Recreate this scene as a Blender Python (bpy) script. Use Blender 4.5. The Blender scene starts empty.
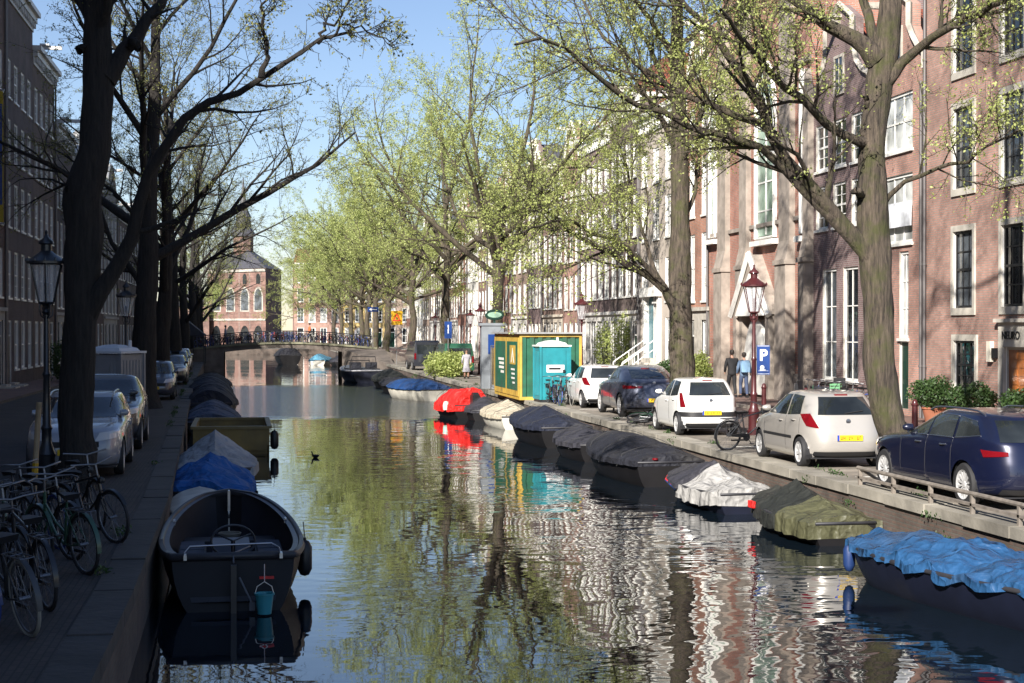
EXPO = 1.15
HAZE = 0.0007
import bpy, math, random
import numpy as np
from mathutils import Vector, Matrix, noise as mnoise

scene = bpy.context.scene
COL = scene.collection
rad = math.radians
F, PSI, CH = 1620.0, rad(8.98), 3.55          # focal length in pixels, yaw, eye height over the water
ST = 0.85                                      # street level over the water
SN, CS = math.sin(PSI), math.cos(PSI)
QR = 10.25                                     # sunlit quay edge
def Yd(X, d): return (d - X * SN) / CS         # world Y of a thing at lateral X and depth d
def at(px, py, Y):                             # point of the plane Y seen at a pixel
    r = (px - 512) / F; v = (330 - py) / F
    dx = CS * r + SN; dy = -SN * r + CS
    t = Y / dy
    return (dx * t, Y, CH + v * t)
def facY(px, X):
    r = (px - 512) / F
    return X * (-SN * r + CS) / (CS * r + SN)
QLP = [(-40, -1.3), (17, -1.25), (27, -1.4), (87, -3.2), (137, -4.3), (235, -5.4)]
def QL(Y): return float(np.interp(Y, [p[0] for p in QLP], [p[1] for p in QLP]))

# ------------------------------------------------------------------ materials
MATS = {}
def nt(name):
    m = bpy.data.materials.new(name); m.use_nodes = True
    t = m.node_tree; b = t.nodes['Principled BSDF']
    return m, t, b
def lk(t, a, b): t.links.new(a, b)
def mat(name, col, rough=.6, metal=0., var=.15, vs=3., bump=0., bs=30., coat=0., spec=.5, dirt=0., aniso=None):
    if name in MATS: return MATS[name]
    m, t, b = nt(name)
    N = t.nodes
    geo = N.new('ShaderNodeTexCoord')
    n1 = N.new('ShaderNodeTexNoise'); n1.inputs['Scale'].default_value = vs; n1.inputs['Detail'].default_value = 5
    if aniso:
        mp = N.new('ShaderNodeMapping'); mp.inputs['Scale'].default_value = aniso
        lk(t, geo.outputs['Object'], mp.inputs[0]); lk(t, mp.outputs[0], n1.inputs['Vector'])
    else: lk(t, geo.outputs['Object'], n1.inputs['Vector'])
    r = N.new('ShaderNodeMapRange'); r.inputs[1].default_value = .3; r.inputs[2].default_value = .7
    r.inputs[3].default_value = 1 - var; r.inputs[4].default_value = 1 + var
    lk(t, n1.outputs['Fac'], r.inputs[0])
    mx = N.new('ShaderNodeVectorMath'); mx.operation = 'SCALE'
    mx.inputs[0].default_value = col; lk(t, r.outputs[0], mx.inputs['Scale'])
    out = mx.outputs[0]
    if dirt > 0:
        n2 = N.new('ShaderNodeTexNoise'); n2.inputs['Scale'].default_value = vs * .37; n2.inputs['Detail'].default_value = 8
        lk(t, geo.outputs['Object'], n2.inputs['Vector'])
        r2 = N.new('ShaderNodeMapRange'); r2.inputs[1].default_value = .5; r2.inputs[2].default_value = .7; r2.inputs[4].default_value = dirt
        lk(t, n2.outputs['Fac'], r2.inputs[0])
        mm = N.new('ShaderNodeMix'); mm.data_type = 'RGBA'
        lk(t, r2.outputs[0], mm.inputs[0]); lk(t, out, mm.inputs[6]); mm.inputs[7].default_value = (.06, .055, .045, 1)
        out = mm.outputs[2]
    lk(t, out, b.inputs['Base Color'])
    b.inputs['Roughness'].default_value = rough; b.inputs['Metallic'].default_value = metal
    b.inputs['Coat Weight'].default_value = coat; b.inputs['Coat Roughness'].default_value = .06
    b.inputs['Specular IOR Level'].default_value = spec
    if bump > 0:
        n3 = N.new('ShaderNodeTexNoise'); n3.inputs['Scale'].default_value = bs; n3.inputs['Detail'].default_value = 4
        lk(t, geo.outputs['Object'], n3.inputs['Vector'])
        bp = N.new('ShaderNodeBump'); bp.inputs['Strength'].default_value = 1; bp.inputs['Distance'].default_value = bump
        lk(t, n3.outputs['Fac'], bp.inputs['Height']); lk(t, bp.outputs[0], b.inputs['Normal'])
    MATS[name] = m
    return m

def brick(name, c1, c2, mortar, plane='YZ', bw=.22, bh=.066, big=.38, bump=.006, ms=.012):
    """bricks laid in world space so that every wall carries them at real size"""
    if name in MATS: return MATS[name]
    m, t, b = nt(name); N = t.nodes
    g = N.new('ShaderNodeNewGeometry'); sp = N.new('ShaderNodeSeparateXYZ'); cb = N.new('ShaderNodeCombineXYZ')
    lk(t, g.outputs['Position'], sp.inputs[0])
    if plane == 'YZ':
        ad = N.new('ShaderNodeMath'); ad.operation = 'ADD'
        lk(t, sp.outputs[0], ad.inputs[0]); lk(t, sp.outputs[1], ad.inputs[1])
        lk(t, ad.outputs[0], cb.inputs[0]); lk(t, sp.outputs[2], cb.inputs[1])
    else:
        lk(t, sp.outputs[1], cb.inputs[0]); lk(t, sp.outputs[0], cb.inputs[1])
    br = N.new('ShaderNodeTexBrick'); lk(t, cb.outputs[0], br.inputs['Vector'])
    br.inputs['Scale'].default_value = 1; br.inputs['Brick Width'].default_value = bw; br.inputs['Row Height'].default_value = bh
    br.inputs['Mortar Size'].default_value = ms; br.inputs['Color1'].default_value = (*c1, 1); br.inputs['Color2'].default_value = (*c2, 1)
    br.inputs['Mortar'].default_value = (*mortar, 1)
    n = N.new('ShaderNodeTexNoise'); n.inputs['Scale'].default_value = .9; n.inputs['Detail'].default_value = 9; n.inputs['Roughness'].default_value = .65
    lk(t, g.outputs['Position'], n.inputs['Vector'])
    r = N.new('ShaderNodeMapRange'); r.inputs[1].default_value = .3; r.inputs[2].default_value = .7; r.inputs[3].default_value = 1 - big; r.inputs[4].default_value = 1 + big
    lk(t, n.outputs['Fac'], r.inputs[0])
    s = N.new('ShaderNodeVectorMath'); s.operation = 'SCALE'; lk(t, br.outputs['Color'], s.inputs[0]); lk(t, r.outputs[0], s.inputs['Scale'])
    lk(t, s.outputs[0], b.inputs['Base Color']); b.inputs['Roughness'].default_value = .85
    bp = N.new('ShaderNodeBump'); bp.inputs['Distance'].default_value = bump; bp.invert = True
    lk(t, br.outputs['Fac'], bp.inputs['Height']); lk(t, bp.outputs[0], b.inputs['Normal'])
    MATS[name] = m
    return m

def leafmat(name, c1, c2, trans=.45):
    if name in MATS: return MATS[name]
    m, t, b = nt(name); N = t.nodes
    g = N.new('ShaderNodeNewGeometry'); cr = N.new('ShaderNodeMix'); cr.data_type = 'RGBA'
    cr.inputs[6].default_value = (*c1, 1); cr.inputs[7].default_value = (*c2, 1)
    lk(t, g.outputs['Random Per Island'], cr.inputs[0])
    lk(t, cr.outputs[2], b.inputs['Base Color']); b.inputs['Roughness'].default_value = .55
    tr = N.new('ShaderNodeBsdfTranslucent'); lk(t, cr.outputs[2], tr.inputs['Color'])
    mx = N.new('ShaderNodeMixShader'); mx.inputs[0].default_value = trans
    lk(t, b.outputs[0], mx.inputs[1]); lk(t, tr.outputs[0], mx.inputs[2])
    lk(t, mx.outputs[0], N['Material Output'].inputs[0])
    MATS[name] = m
    return m

def barkmat(name, c1, c2, moss=None, mossamt=0.):
    if name in MATS: return MATS[name]
    m, t, b = nt(name); N = t.nodes
    tc = N.new('ShaderNodeTexCoord'); mp = N.new('ShaderNodeMapping'); mp.inputs['Scale'].default_value = (11, 11, 1.3)
    lk(t, tc.outputs['Object'], mp.inputs[0])
    n = N.new('ShaderNodeTexNoise'); n.inputs['Scale'].default_value = 1.6; n.inputs['Detail'].default_value = 8; n.inputs['Roughness'].default_value = .7
    lk(t, mp.outputs[0], n.inputs['Vector'])
    cr = N.new('ShaderNodeValToRGB'); cr.color_ramp.elements[0].position = .35; cr.color_ramp.elements[0].color = (*c1, 1)
    cr.color_ramp.elements[1].position = .65; cr.color_ramp.elements[1].color = (*c2, 1)
    lk(t, n.outputs['Fac'], cr.inputs[0]); out = cr.outputs[0]
    if moss:
        n2 = N.new('ShaderNodeTexNoise'); n2.inputs['Scale'].default_value = 2.6; n2.inputs['Detail'].default_value = 10; n2.inputs['Roughness'].default_value = .7
        lk(t, tc.outputs['Object'], n2.inputs['Vector'])
        r2 = N.new('ShaderNodeMapRange'); r2.inputs[1].default_value = .47; r2.inputs[2].default_value = .66; r2.inputs[4].default_value = mossamt
        lk(t, n2.outputs['Fac'], r2.inputs[0])
        mm = N.new('ShaderNodeMix'); mm.data_type = 'RGBA'; lk(t, r2.outputs[0], mm.inputs[0]); lk(t, out, mm.inputs[6]); mm.inputs[7].default_value = (*moss, 1)
        out = mm.outputs[2]
    lk(t, out, b.inputs['Base Color']); b.inputs['Roughness'].default_value = .9
    bp = N.new('ShaderNodeBump'); bp.inputs['Distance'].default_value = .06; lk(t, n.outputs['Fac'], bp.inputs['Height']); lk(t, bp.outputs[0], b.inputs['Normal'])
    MATS[name] = m
    return m

def glassmat(name, col, rough=.04, spec=.8, wav=.0015):
    if name in MATS: return MATS[name]
    m, t, b = nt(name); N = t.nodes
    b.inputs['Base Color'].default_value = (*col, 1); b.inputs['Roughness'].default_value = rough; b.inputs['Specular IOR Level'].default_value = spec
    if wav:
        tc = N.new('ShaderNodeNewGeometry'); n = N.new('ShaderNodeTexNoise'); n.inputs['Scale'].default_value = 2.2
        lk(t, tc.outputs['Position'], n.inputs['Vector'])
        bp = N.new('ShaderNodeBump'); bp.inputs['Distance'].default_value = wav * 8; lk(t, n.outputs['Fac'], bp.inputs['Height']); lk(t, bp.outputs[0], b.inputs['Normal'])
        n2 = N.new('ShaderNodeTexNoise'); n2.inputs['Scale'].default_value = 1.1; n2.inputs['Detail'].default_value = 3
        lk(t, tc.outputs['Position'], n2.inputs['Vector'])
        r = N.new('ShaderNodeMapRange'); r.inputs[1].default_value = .35; r.inputs[2].default_value = .65; r.inputs[3].default_value = .5; r.inputs[4].default_value = 1.7
        lk(t, n2.outputs['Fac'], r.inputs[0])
        s = N.new('ShaderNodeVectorMath'); s.operation = 'SCALE'; s.inputs[0].default_value = col; lk(t, r.outputs[0], s.inputs['Scale'])
        lk(t, s.outputs[0], b.inputs['Base Color'])
    MATS[name] = m
    return m

# ------------------------------------------------------------------ mesh building
def link(o, parent=None):
    COL.objects.link(o)
    if parent is not None: o.parent = parent
    return o
def tag(o, label=None, cat=None, group=None, kind=None):
    if label: o['label'] = label
    if cat: o['category'] = cat
    if group: o['group'] = group
    if kind: o['kind'] = kind
    return o
def empty(name, loc=(0, 0, 0), rz=0., label=None, cat=None, group=None):
    o = bpy.data.objects.new(name, None); o.empty_display_size = .2
    o.location = loc; o.rotation_euler = (0, 0, rz); link(o)
    return tag(o, label, cat, group)
def mesh_obj(name, me, parent=None, loc=(0, 0, 0), rot=(0, 0, 0)):
    o = bpy.data.objects.new(name, me); o.location = loc; o.rotation_euler = rot
    return link(o, parent)

class MB:
    def __init__(s): s.v = []; s.f = []; s.m = []
    def add(s, vs, fs, m=0, M=None):
        b = len(s.v)
        if M is not None: vs = [tuple(M @ Vector(p)) for p in vs]
        s.v += [tuple(p) for p in vs]; s.f += [[i + b for i in f] for f in fs]
        s.m += [m] * len(fs) if isinstance(m, int) else list(m)
        return s
    def box(s, x0, x1, y0, y1, z0, z1, m=0, M=None):
        vs = [(x, y, z) for x in (x0, x1) for y in (y0, y1) for z in (z0, z1)]
        return s.add(vs, [(0, 1, 3, 2), (4, 6, 7, 5), (0, 4, 5, 1), (2, 3, 7, 6), (0, 2, 6, 4), (1, 5, 7, 3)], m, M)
    def cbox(s, c, d, m=0, M=None):
        return s.box(c[0] - d[0] / 2, c[0] + d[0] / 2, c[1] - d[1] / 2, c[1] + d[1] / 2, c[2] - d[2] / 2, c[2] + d[2] / 2, m, M)
    def tube(s, pts, r, n=8, m=0, closed=False, M=None):
        P = [Vector(p) for p in pts]; K = len(P)
        R = list(r) if hasattr(r, '__len__') else [r] * K
        vs = []; up = None
        for i in range(K):
            a = P[(i - 1) % K] if (i > 0 or closed) else P[0]; b = P[(i + 1) % K] if (i < K - 1 or closed) else P[-1]
            T = (b - a).normalized()
            if up is None:
                ref = Vector((0, 0, 1)) if abs(T.z) < .9 else Vector((1, 0, 0)); up = T.cross(ref).normalized()
            up = (up - T * up.dot(T)).normalized(); w = T.cross(up)
            for k in range(n):
                a2 = 2 * math.pi * k / n; vs.append(P[i] + (up * math.cos(a2) + w * math.sin(a2)) * R[i])
        fs = []
        for i in range(K if closed else K - 1):
            j = (i + 1) % K
            for k in range(n): fs.append((i * n + k, i * n + (k + 1) % n, j * n + (k + 1) % n, j * n + k))
        if not closed: fs += [tuple(range(n))[::-1], tuple(range((K - 1) * n, K * n))]
        return s.add(vs, fs, m, M)
    def lathe(s, prof, n=16, c=(0, 0, 0), m=0, M=None, ph=0., cap=True):
        vs = []; fs = []; K = len(prof)
        for r, z in prof:
            for k in range(n):
                a = 2 * math.pi * k / n + ph; vs.append((c[0] + r * math.cos(a), c[1] + r * math.sin(a), c[2] + z))
        for i in range(K - 1):
            for k in range(n): fs.append((i * n + k, i * n + (k + 1) % n, (i + 1) * n + (k + 1) % n, (i + 1) * n + k))
        if cap and prof[0][0] > 1e-4: fs.append(tuple(range(n))[::-1])
        if cap and prof[-1][0] > 1e-4: fs.append(tuple(range((K - 1) * n, K * n)))
        return s.add(vs, fs, m, M)
    def prism(s, outline, a0, a1, axis='y', m=0, M=None):
        """outline in the (x,z) plane extruded along y (axis 'y') or in (y,z) along x or (x,y) along z"""
        n = len(outline)
        def P(p, a): return (p[0], a, p[1]) if axis == 'y' else ((a, p[0], p[1]) if axis == 'x' else (p[0], p[1], a))
        vs = [P(p, a0) for p in outline] + [P(p, a1) for p in outline]
        fs = [tuple(range(n)), tuple(range(n, 2 * n))[::-1]] + [(i, i + n, (i + 1) % n + n, (i + 1) % n) for i in range(n)]
        return s.add(vs, fs, m, M)
    def mesh(s, name, mats, smooth=None):
        me = bpy.data.meshes.new(name); me.from_pydata(s.v, [], s.f)
        for a in (mats if isinstance(mats, (list, tuple)) else [mats]): me.materials.append(a)
        if s.m and max(s.m) > 0: me.polygons.foreach_set('material_index', s.m)
        if smooth:
            me.polygons.foreach_set('use_smooth', [True] * len(me.polygons)); me.set_sharp_from_angle(angle=rad(smooth))
        me.update(); return me
    def build(s, name, mats, parent=None, smooth=None, loc=(0, 0, 0), rot=(0, 0, 0)):
        return mesh_obj(name, s.mesh(name, mats, smooth), parent, loc, rot)

def fast_mesh(name, V, Fq, mats, mi=None, smooth=True):
    """V (n,3) array, Fq (m,k) array of k-gons"""
    me = bpy.data.meshes.new(name)
    nv, nf, k = len(V), len(Fq), Fq.shape[1]
    me.vertices.add(nv); me.vertices.foreach_set('co', V.astype(np.float32).ravel())
    me.loops.add(nf * k); me.loops.foreach_set('vertex_index', Fq.astype(np.int32).ravel())
    me.polygons.add(nf); me.polygons.foreach_set('loop_start', (np.arange(nf) * k).astype(np.int32))
    if smooth: me.polygons.foreach_set('use_smooth', np.ones(nf, dtype=bool))
    for a in (mats if isinstance(mats, (list, tuple)) else [mats]): me.materials.append(a)
    me.update(calc_edges=True); me.validate()
    return me

def copy_tree(o, parent=None):
    c = o.copy(); COL.objects.link(c)
    if parent is not None: c.parent = parent
    for ch in list(o.children): copy_tree(ch, c)
    return c

WHITE = mat('white_paint', (.76, .75, .71), .45, var=.06, vs=2, dirt=.15)
CREAM = mat('cream_paint', (.68, .64, .54), .5, var=.08, vs=2, dirt=.2)
STONE = mat('pale_stone', (.42, .39, .34), .8, var=.18, vs=4, bump=.004, dirt=.5)
GSTONE = mat('grey_stone', (.31, .265, .225), .85, var=.25, vs=2.5, bump=.006, bs=12, dirt=.4)
BLACK = mat('black_paint', (.012, .012, .014), .4, var=.2)
RUBBER = mat('rubber', (.018, .018, .02), .75, var=.25)
STEEL = mat('steel', (.45, .45, .46), .35, metal=.9, var=.15, vs=12)
DARKWOOD = mat('dark_wood', (.07, .045, .03), .6, var=.3, vs=6, aniso=(1, 1, 6))
ORANGEWOOD = mat('varnished_wood', (.32, .11, .03), .35, var=.25, vs=5, aniso=(6, 6, .8), coat=.3)
GREENPAINT = mat('dark_green_paint', (.01, .035, .025), .3, var=.1)
TEAL = mat('teal_paint', (.04, .16, .20), .35, var=.1)
G_DARK = glassmat('window_glass_dark', (.012, .014, .016))
G_MID = glassmat('window_glass_grey', (.07, .08, .09))
G_PALE = glassmat('window_glass_curtain', (.42, .43, .42), .15)
TILE = brick('roof_tile_red', (.22, .055, .03), (.15, .04, .025), (.05, .02, .015), bw=.24, bh=.3, big=.3, bump=.03, ms=.02)
SLATE = mat('slate_roof', (.06, .06, .07), .6, var=.3, vs=8)
# ------------------------------------------------------------------ world, sun, camera
AZ, EL = rad(33), rad(31.3)
to_sun = Vector((-math.sin(AZ) * math.cos(EL), -math.cos(AZ) * math.cos(EL), math.sin(EL)))
w = bpy.data.worlds.new('World'); scene.world = w; w.use_nodes = True
bg = w.node_tree.nodes['Background']; sk = w.node_tree.nodes.new('ShaderNodeTexSky')
sk.sky_type = 'NISHITA'; sk.sun_disc = False; sk.sun_elevation = EL; sk.sun_rotation = math.pi + AZ
sk.air_density = 1.0; sk.dust_density = .15; sk.ozone_density = 3.0
tn = w.node_tree.nodes.new('ShaderNodeVectorMath'); tn.operation = 'MULTIPLY'; tn.inputs[1].default_value = (1.06, 1.0, 1.06); w.node_tree.links.new(sk.outputs[0], tn.inputs[0]); w.node_tree.links.new(tn.outputs[0], bg.inputs[0]); bg.inputs[1].default_value = .056
sl = bpy.data.lights.new('sun', 'SUN'); sl.energy = 5.0; sl.angle = rad(.53); sl.color = (1, .94, .86)
so = bpy.data.objects.new('sun', sl); link(so); so.rotation_euler = to_sun.to_track_quat('Z', 'Y').to_euler()
cam = bpy.data.cameras.new('camera'); co = bpy.data.objects.new('camera', cam); link(co)
cam.sensor_width = 36; cam.lens = 36 * F / 1024; cam.clip_end = 3000; cam.clip_start = .1
co.location = (0, 0, CH); co.rotation_euler = (rad(90) - math.atan(11.5 / F), 0, -PSI)
scene.camera = co
vs_ = scene.view_settings; vs_.view_transform = 'Standard'; vs_.look = 'None'; vs_.exposure = EXPO; vs_.gamma = 1
scene.cycles.use_denoising = True; scene.cycles.max_bounces = 8; scene.cycles.diffuse_bounces = 3; scene.cycles.glossy_bounces = 4
scene.cycles.transmission_bounces = 4; scene.cycles.transparent_max_bounces = 8; scene.cycles.sample_clamp_indirect = 6

# ------------------------------------------------------------------ water
def water_mat():
    m, t, b = nt('canal_water'); N = t.nodes
    b.inputs['Base Color'].default_value = (.005, .010, .016, 1); b.inputs['Roughness'].default_value = .015
    b.inputs['IOR'].default_value = 1.85
    g = N.new('ShaderNodeNewGeometry')
    def wave(scale, sx, sy, det, rgh=.5, dist=0.):
        mp = N.new('ShaderNodeMapping'); mp.inputs['Scale'].default_value = (sx, sy, 1); lk(t, g.outputs['Position'], mp.inputs[0])
        n = N.new('ShaderNodeTexNoise'); n.inputs['Scale'].default_value = scale; n.inputs['Detail'].default_value = det
        n.inputs['Roughness'].default_value = rgh; n.inputs['Distortion'].default_value = dist
        lk(t, mp.outputs[0], n.inputs['Vector']); return n.outputs['Fac']
    a = wave(1.5, .8, 1.0, 1.0, .4, .6); c = wave(4.2, .7, 1.0, 1.0); d = wave(.55, 1, 1, 2)
    sp = N.new('ShaderNodeSeparateXYZ'); lk(t, g.outputs['Position'], sp.inputs[0])
    # ruffled by wind between about 63 and 104 m
    def mr(src, a0, a1, b0, b1, smooth=True):
        r = N.new('ShaderNodeMapRange'); r.interpolation_type = 'SMOOTHSTEP' if smooth else 'LINEAR'
        r.inputs[1].default_value = a0; r.inputs[2].default_value = a1; r.inputs[3].default_value = b0; r.inputs[4].default_value = b1
        lk(t, src, r.inputs[0]); return r.outputs[0]
    def mth(op, x, y):
        n = N.new('ShaderNodeMath'); n.operation = op
        for i, q in enumerate((x, y)):
            if isinstance(q, (int, float)): n.inputs[i].default_value = q
            else: lk(t, q, n.inputs[i])
        return n.outputs[0]
    yy = mth('ADD', sp.outputs[1], mth('MULTIPLY', mth('SUBTRACT', d, .5), 9.))
    band = mth('MULTIPLY', mr(yy, 64, 68, 0, 1), mr(yy, 98, 106, 1, 0))
    f = wave(7., .8, 1.0, 3.0, .6)
    gust = mr(wave(.16, 1.3, .8, 3.), .40, .62, .25, 1.35)
    right = mr(sp.outputs[0], 1.5, 7.0, .55, 1.35)
    h = mth('ADD', mth('MULTIPLY', a, .0105), mth('MULTIPLY', c, .0028))
    h = mth('MULTIPLY', mth('MULTIPLY', h, gust), right)
    h = mth('ADD', h, mth('MULTIPLY', mth('MULTIPLY', f, band), .050))
    bp = N.new('ShaderNodeBump'); bp.inputs['Strength'].default_value = 1; bp.inputs['Distance'].default_value = 1.
    lk(t, h, bp.inputs['Height']); lk(t, bp.outputs[0], b.inputs['Normal'])
    lk(t, mth('ADD', mth('MULTIPLY', band, .05), .015), b.inputs['Roughness'])
    return m
WATER = water_mat()
mb = MB(); mb.add([(-7.5, -40, 0), (10.6, -40, 0), (10.6, 236.3, 0), (-7.5, 236.3, 0)], [(0, 1, 2, 3)])
tag(mb.build('water', WATER), kind='structure')

# ------------------------------------------------------------------ ground
KLINK = brick('street_clinker', (.16, .105, .085), (.12, .085, .075), (.07, .06, .05), 'XY', .2, .07, .3, .004, .008)
KLINK2 = brick('pavement_clinker', (.20, .11, .085), (.15, .095, .08), (.08, .065, .055), 'XY', .2, .1, .25, .004, .008)
QEDGE = mat('quay_paving', (.20, .175, .145), .85, var=.4, vs=2.2, bump=.006, bs=14, dirt=.5)
ASPH = mat('asphalt', (.03, .03, .03), .85, var=.25, vs=1.5, bump=.004, bs=60)
EARTH = mat('distant_ground', (.09, .085, .075), .9, var=.3, vs=.05)
def sheet(name, pts, z, m):
    b = MB(); b.add([(x, y, z) for x, y in pts], [tuple(range(len(pts)))]); o = b.build(name, m); o['kind'] = 'structure'; return o
gm = MB()
lp = [(QL(y) - .02, y) for y in (-40, 17, 27, 87, 137, 235)]
gm.add([(x, y, ST - .012) for x, y in [(-900, -40)] + lp + [(-900, 235)]], [tuple(range(8))])
gm.add([(x, y, ST - .012) for x, y in [(QR + .02, -40), (900, -40), (900, 235), (QR + .02, 235)]], [(0, 1, 2, 3)])
gm.add([(x, y, ST - .012) for x, y in [(-900, 235), (900, 235), (1500, 2500), (-1500, 2500)]], [(0, 1, 2, 3)])
o = gm.build('ground', EARTH); o['kind'] = 'structure'
sheet('road', [(12.75, -40), (16.7, -40), (16.7, 235), (12.75, 235)], ST, KLINK)
sheet('parking_strip', [(QR + .45, -40), (12.745, -40), (12.745, 235), (QR + .45, 235)], ST, QEDGE)
b = MB(); b.box(16.705, 16.85, -40, 235, ST - .01, ST + .10, 1); b.box(16.852, 19.5, -40, 235, ST - .01, ST + .096, 0)
o = b.build('pavement', [KLINK2, GSTONE]); o['kind'] = 'structure'
ys = [-40, 17, 27, 87, 137, 235]
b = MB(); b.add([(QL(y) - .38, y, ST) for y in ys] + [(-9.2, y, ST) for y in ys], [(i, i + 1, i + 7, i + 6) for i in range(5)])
o = b.build('road', brick('shade_dark_clinker', (.05, .04, .036), (.036, .031, .03), (.02, .02, .018), 'XY', .2, .07, .4, .004, .008)); o['kind'] = 'structure'  # much darker than the sunlit street: shade is put into the paving colour
b = MB(); b.box(-11.3, -9.202, -40, 235, ST - .01, ST + .10, 0); o = b.build('pavement', [KLINK2]); o['kind'] = 'structure'
PAINT = mat('road_paint', (.55, .54, .5), .7, var=.2, vs=9)
b = MB(); b.box(12.62, 12.74, 14, 120, ST - .002, ST + .004)
for y in (21.9, 28.4, 36.2, 42.3, 48.9, 54.2): b.box(10.9, 12.6, y - .06, y + .06, ST - .002, ST + .004)
o = b.build('parking_markings', PAINT); o['kind'] = 'structure'

# ------------------------------------------------------------------ quay walls (each with its coping)
QB = brick('quay_brick', (.13, .085, .065), (.09, .065, .055), (.10, .09, .075), 'YZ', .21, .065, .45, .01)
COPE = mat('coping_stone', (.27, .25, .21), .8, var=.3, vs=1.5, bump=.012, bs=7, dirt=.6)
DCOPE = mat('shade_dark_coping', (.045, .042, .04), .8, var=.3, vs=1.5, bump=.012, bs=7, dirt=.4)  # copy of the coping stone, darkened to carry the left bank's shade
r_ = empty('quay_wall', (QR, 0, 0), label='sunlit brick quay wall with pale stone coping along the parked cars', cat='quay wall')
b = MB(); b.box(0, .5, -40, 235, -.6, ST - .16); b.build('wall', QB, r_)
b = MB(); y = 8.0; rr = random.Random(4)
while y < 235:
    l = rr.uniform(1.1, 1.7); dz = rr.uniform(-.012, .008); dx = rr.uniform(-.02, .02)
    b.box(-.05 + dx, .45, y, y + l - .018, ST - .158, ST + .008 + dz); y += l
b.build('coping', COPE, r_)
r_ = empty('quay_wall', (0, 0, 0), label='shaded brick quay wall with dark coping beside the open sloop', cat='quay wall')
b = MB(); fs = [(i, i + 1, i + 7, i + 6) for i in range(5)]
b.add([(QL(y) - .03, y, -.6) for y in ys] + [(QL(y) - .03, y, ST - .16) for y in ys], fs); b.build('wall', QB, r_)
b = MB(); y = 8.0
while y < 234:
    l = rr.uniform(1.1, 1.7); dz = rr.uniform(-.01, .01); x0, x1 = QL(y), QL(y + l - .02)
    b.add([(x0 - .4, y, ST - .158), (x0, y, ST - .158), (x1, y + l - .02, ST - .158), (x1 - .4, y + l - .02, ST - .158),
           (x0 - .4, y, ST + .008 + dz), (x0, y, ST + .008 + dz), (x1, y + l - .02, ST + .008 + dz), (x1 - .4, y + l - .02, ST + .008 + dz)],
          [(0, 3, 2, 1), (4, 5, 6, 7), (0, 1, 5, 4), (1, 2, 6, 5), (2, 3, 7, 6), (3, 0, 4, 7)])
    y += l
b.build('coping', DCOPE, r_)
r_ = empty('quay_wall', (0, 235, 0), label='cross quay wall closing the far end of the canal below the church', cat='quay wall')
b = MB(); b.box(-7.5, QR, 0, 1.2, -.6, ST - .01); b.build('wall', QB, r_)
# ------------------------------------------------------------------ houses
WIN_CACHE = {}
def window_mesh(w, h, style):
    key = (round(w, 2), round(h, 2), style)
    if key in WIN_CACHE: return WIN_CACHE[key]
    fr, bars, nx, nz, sash = {'sash': (.09, .030, 2, 4, 1), 'dark': (.15, .035, 3, 4, 1), 'wide': (.09, .05, 3, 2, 0), 'plain': (.10, .05, 2, 2, 1),
                              'tall': (.09, .035, 2, 3, 0), 'shop': (.08, .05, 2, 3, 0)}[style]
    b = MB(); m2 = 1 if style == 'dark' else 0
    x0, x1, z0, z1 = 0, w, 0, h
    if style == 'dark':   # broad pale surround standing proud of the brick, black sashes inside
        b.box(-.14, x1 + .14, -.05, .02, -.20, -.001, 0); b.box(-.14, x1 + .14, -.05, .02, h + .001, h + .17, 0)
        b.box(-.14, -.001, -.05, .02, 0, h, 0); b.box(w + .001, w + .14, -.05, .02, 0, h, 0); fr = .07
    else:
        b.box(-.06, w + .06, -.07, .02, -.09, -.001, 0)
    y0, y1 = .045, .10
    for (a, c, d, e) in ((x0, x0 + fr, z0, z1), (x1 - fr, x1, z0, z1), (x0 + fr, x1 - fr, z0, z0 + fr), (x0 + fr, x1 - fr, z1 - fr, z1)): b.box(a, c, y0, y1, d, e, m2)
    if sash: b.box(fr, w - fr, .055, .092, h * .5 - .035, h * .5 + .035, m2)
    for i in range(1, nx):
        x = fr + (w - 2 * fr) * i / nx; b.box(x - bars / 2, x + bars / 2, .064, .087, fr, h - fr, m2)
    for i in range(1, nz):
        z = fr + (h - 2 * fr) * i / nz
        if sash and abs(z - h / 2) < .06: continue
        b.box(fr, w - fr, .066, .085, z - bars / 2, z + bars / 2, m2)
    me = b.mesh('window', [WHITE if style != 'dark' else STONE2, BLACK])
    p = MB(); p.add([(fr * .8, .09, fr * .8), (w - fr * .8, .09, fr * .8), (w - fr * .8, .09, h - fr * .8), (fr * .8, .09, h - fr * .8)], [(0, 1, 2, 3)])
    pm = {}
    for k, g in (('d', G_DARK), ('m', G_MID), ('p', G_PALE)): pm[k] = p.mesh('pane', g)
    WIN_CACHE[key] = (me, pm)
    return WIN_CACHE[key]
STONE2 = mat('window_stone', (.50, .47, .41), .75, var=.12, vs=3, dirt=.35)

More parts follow.
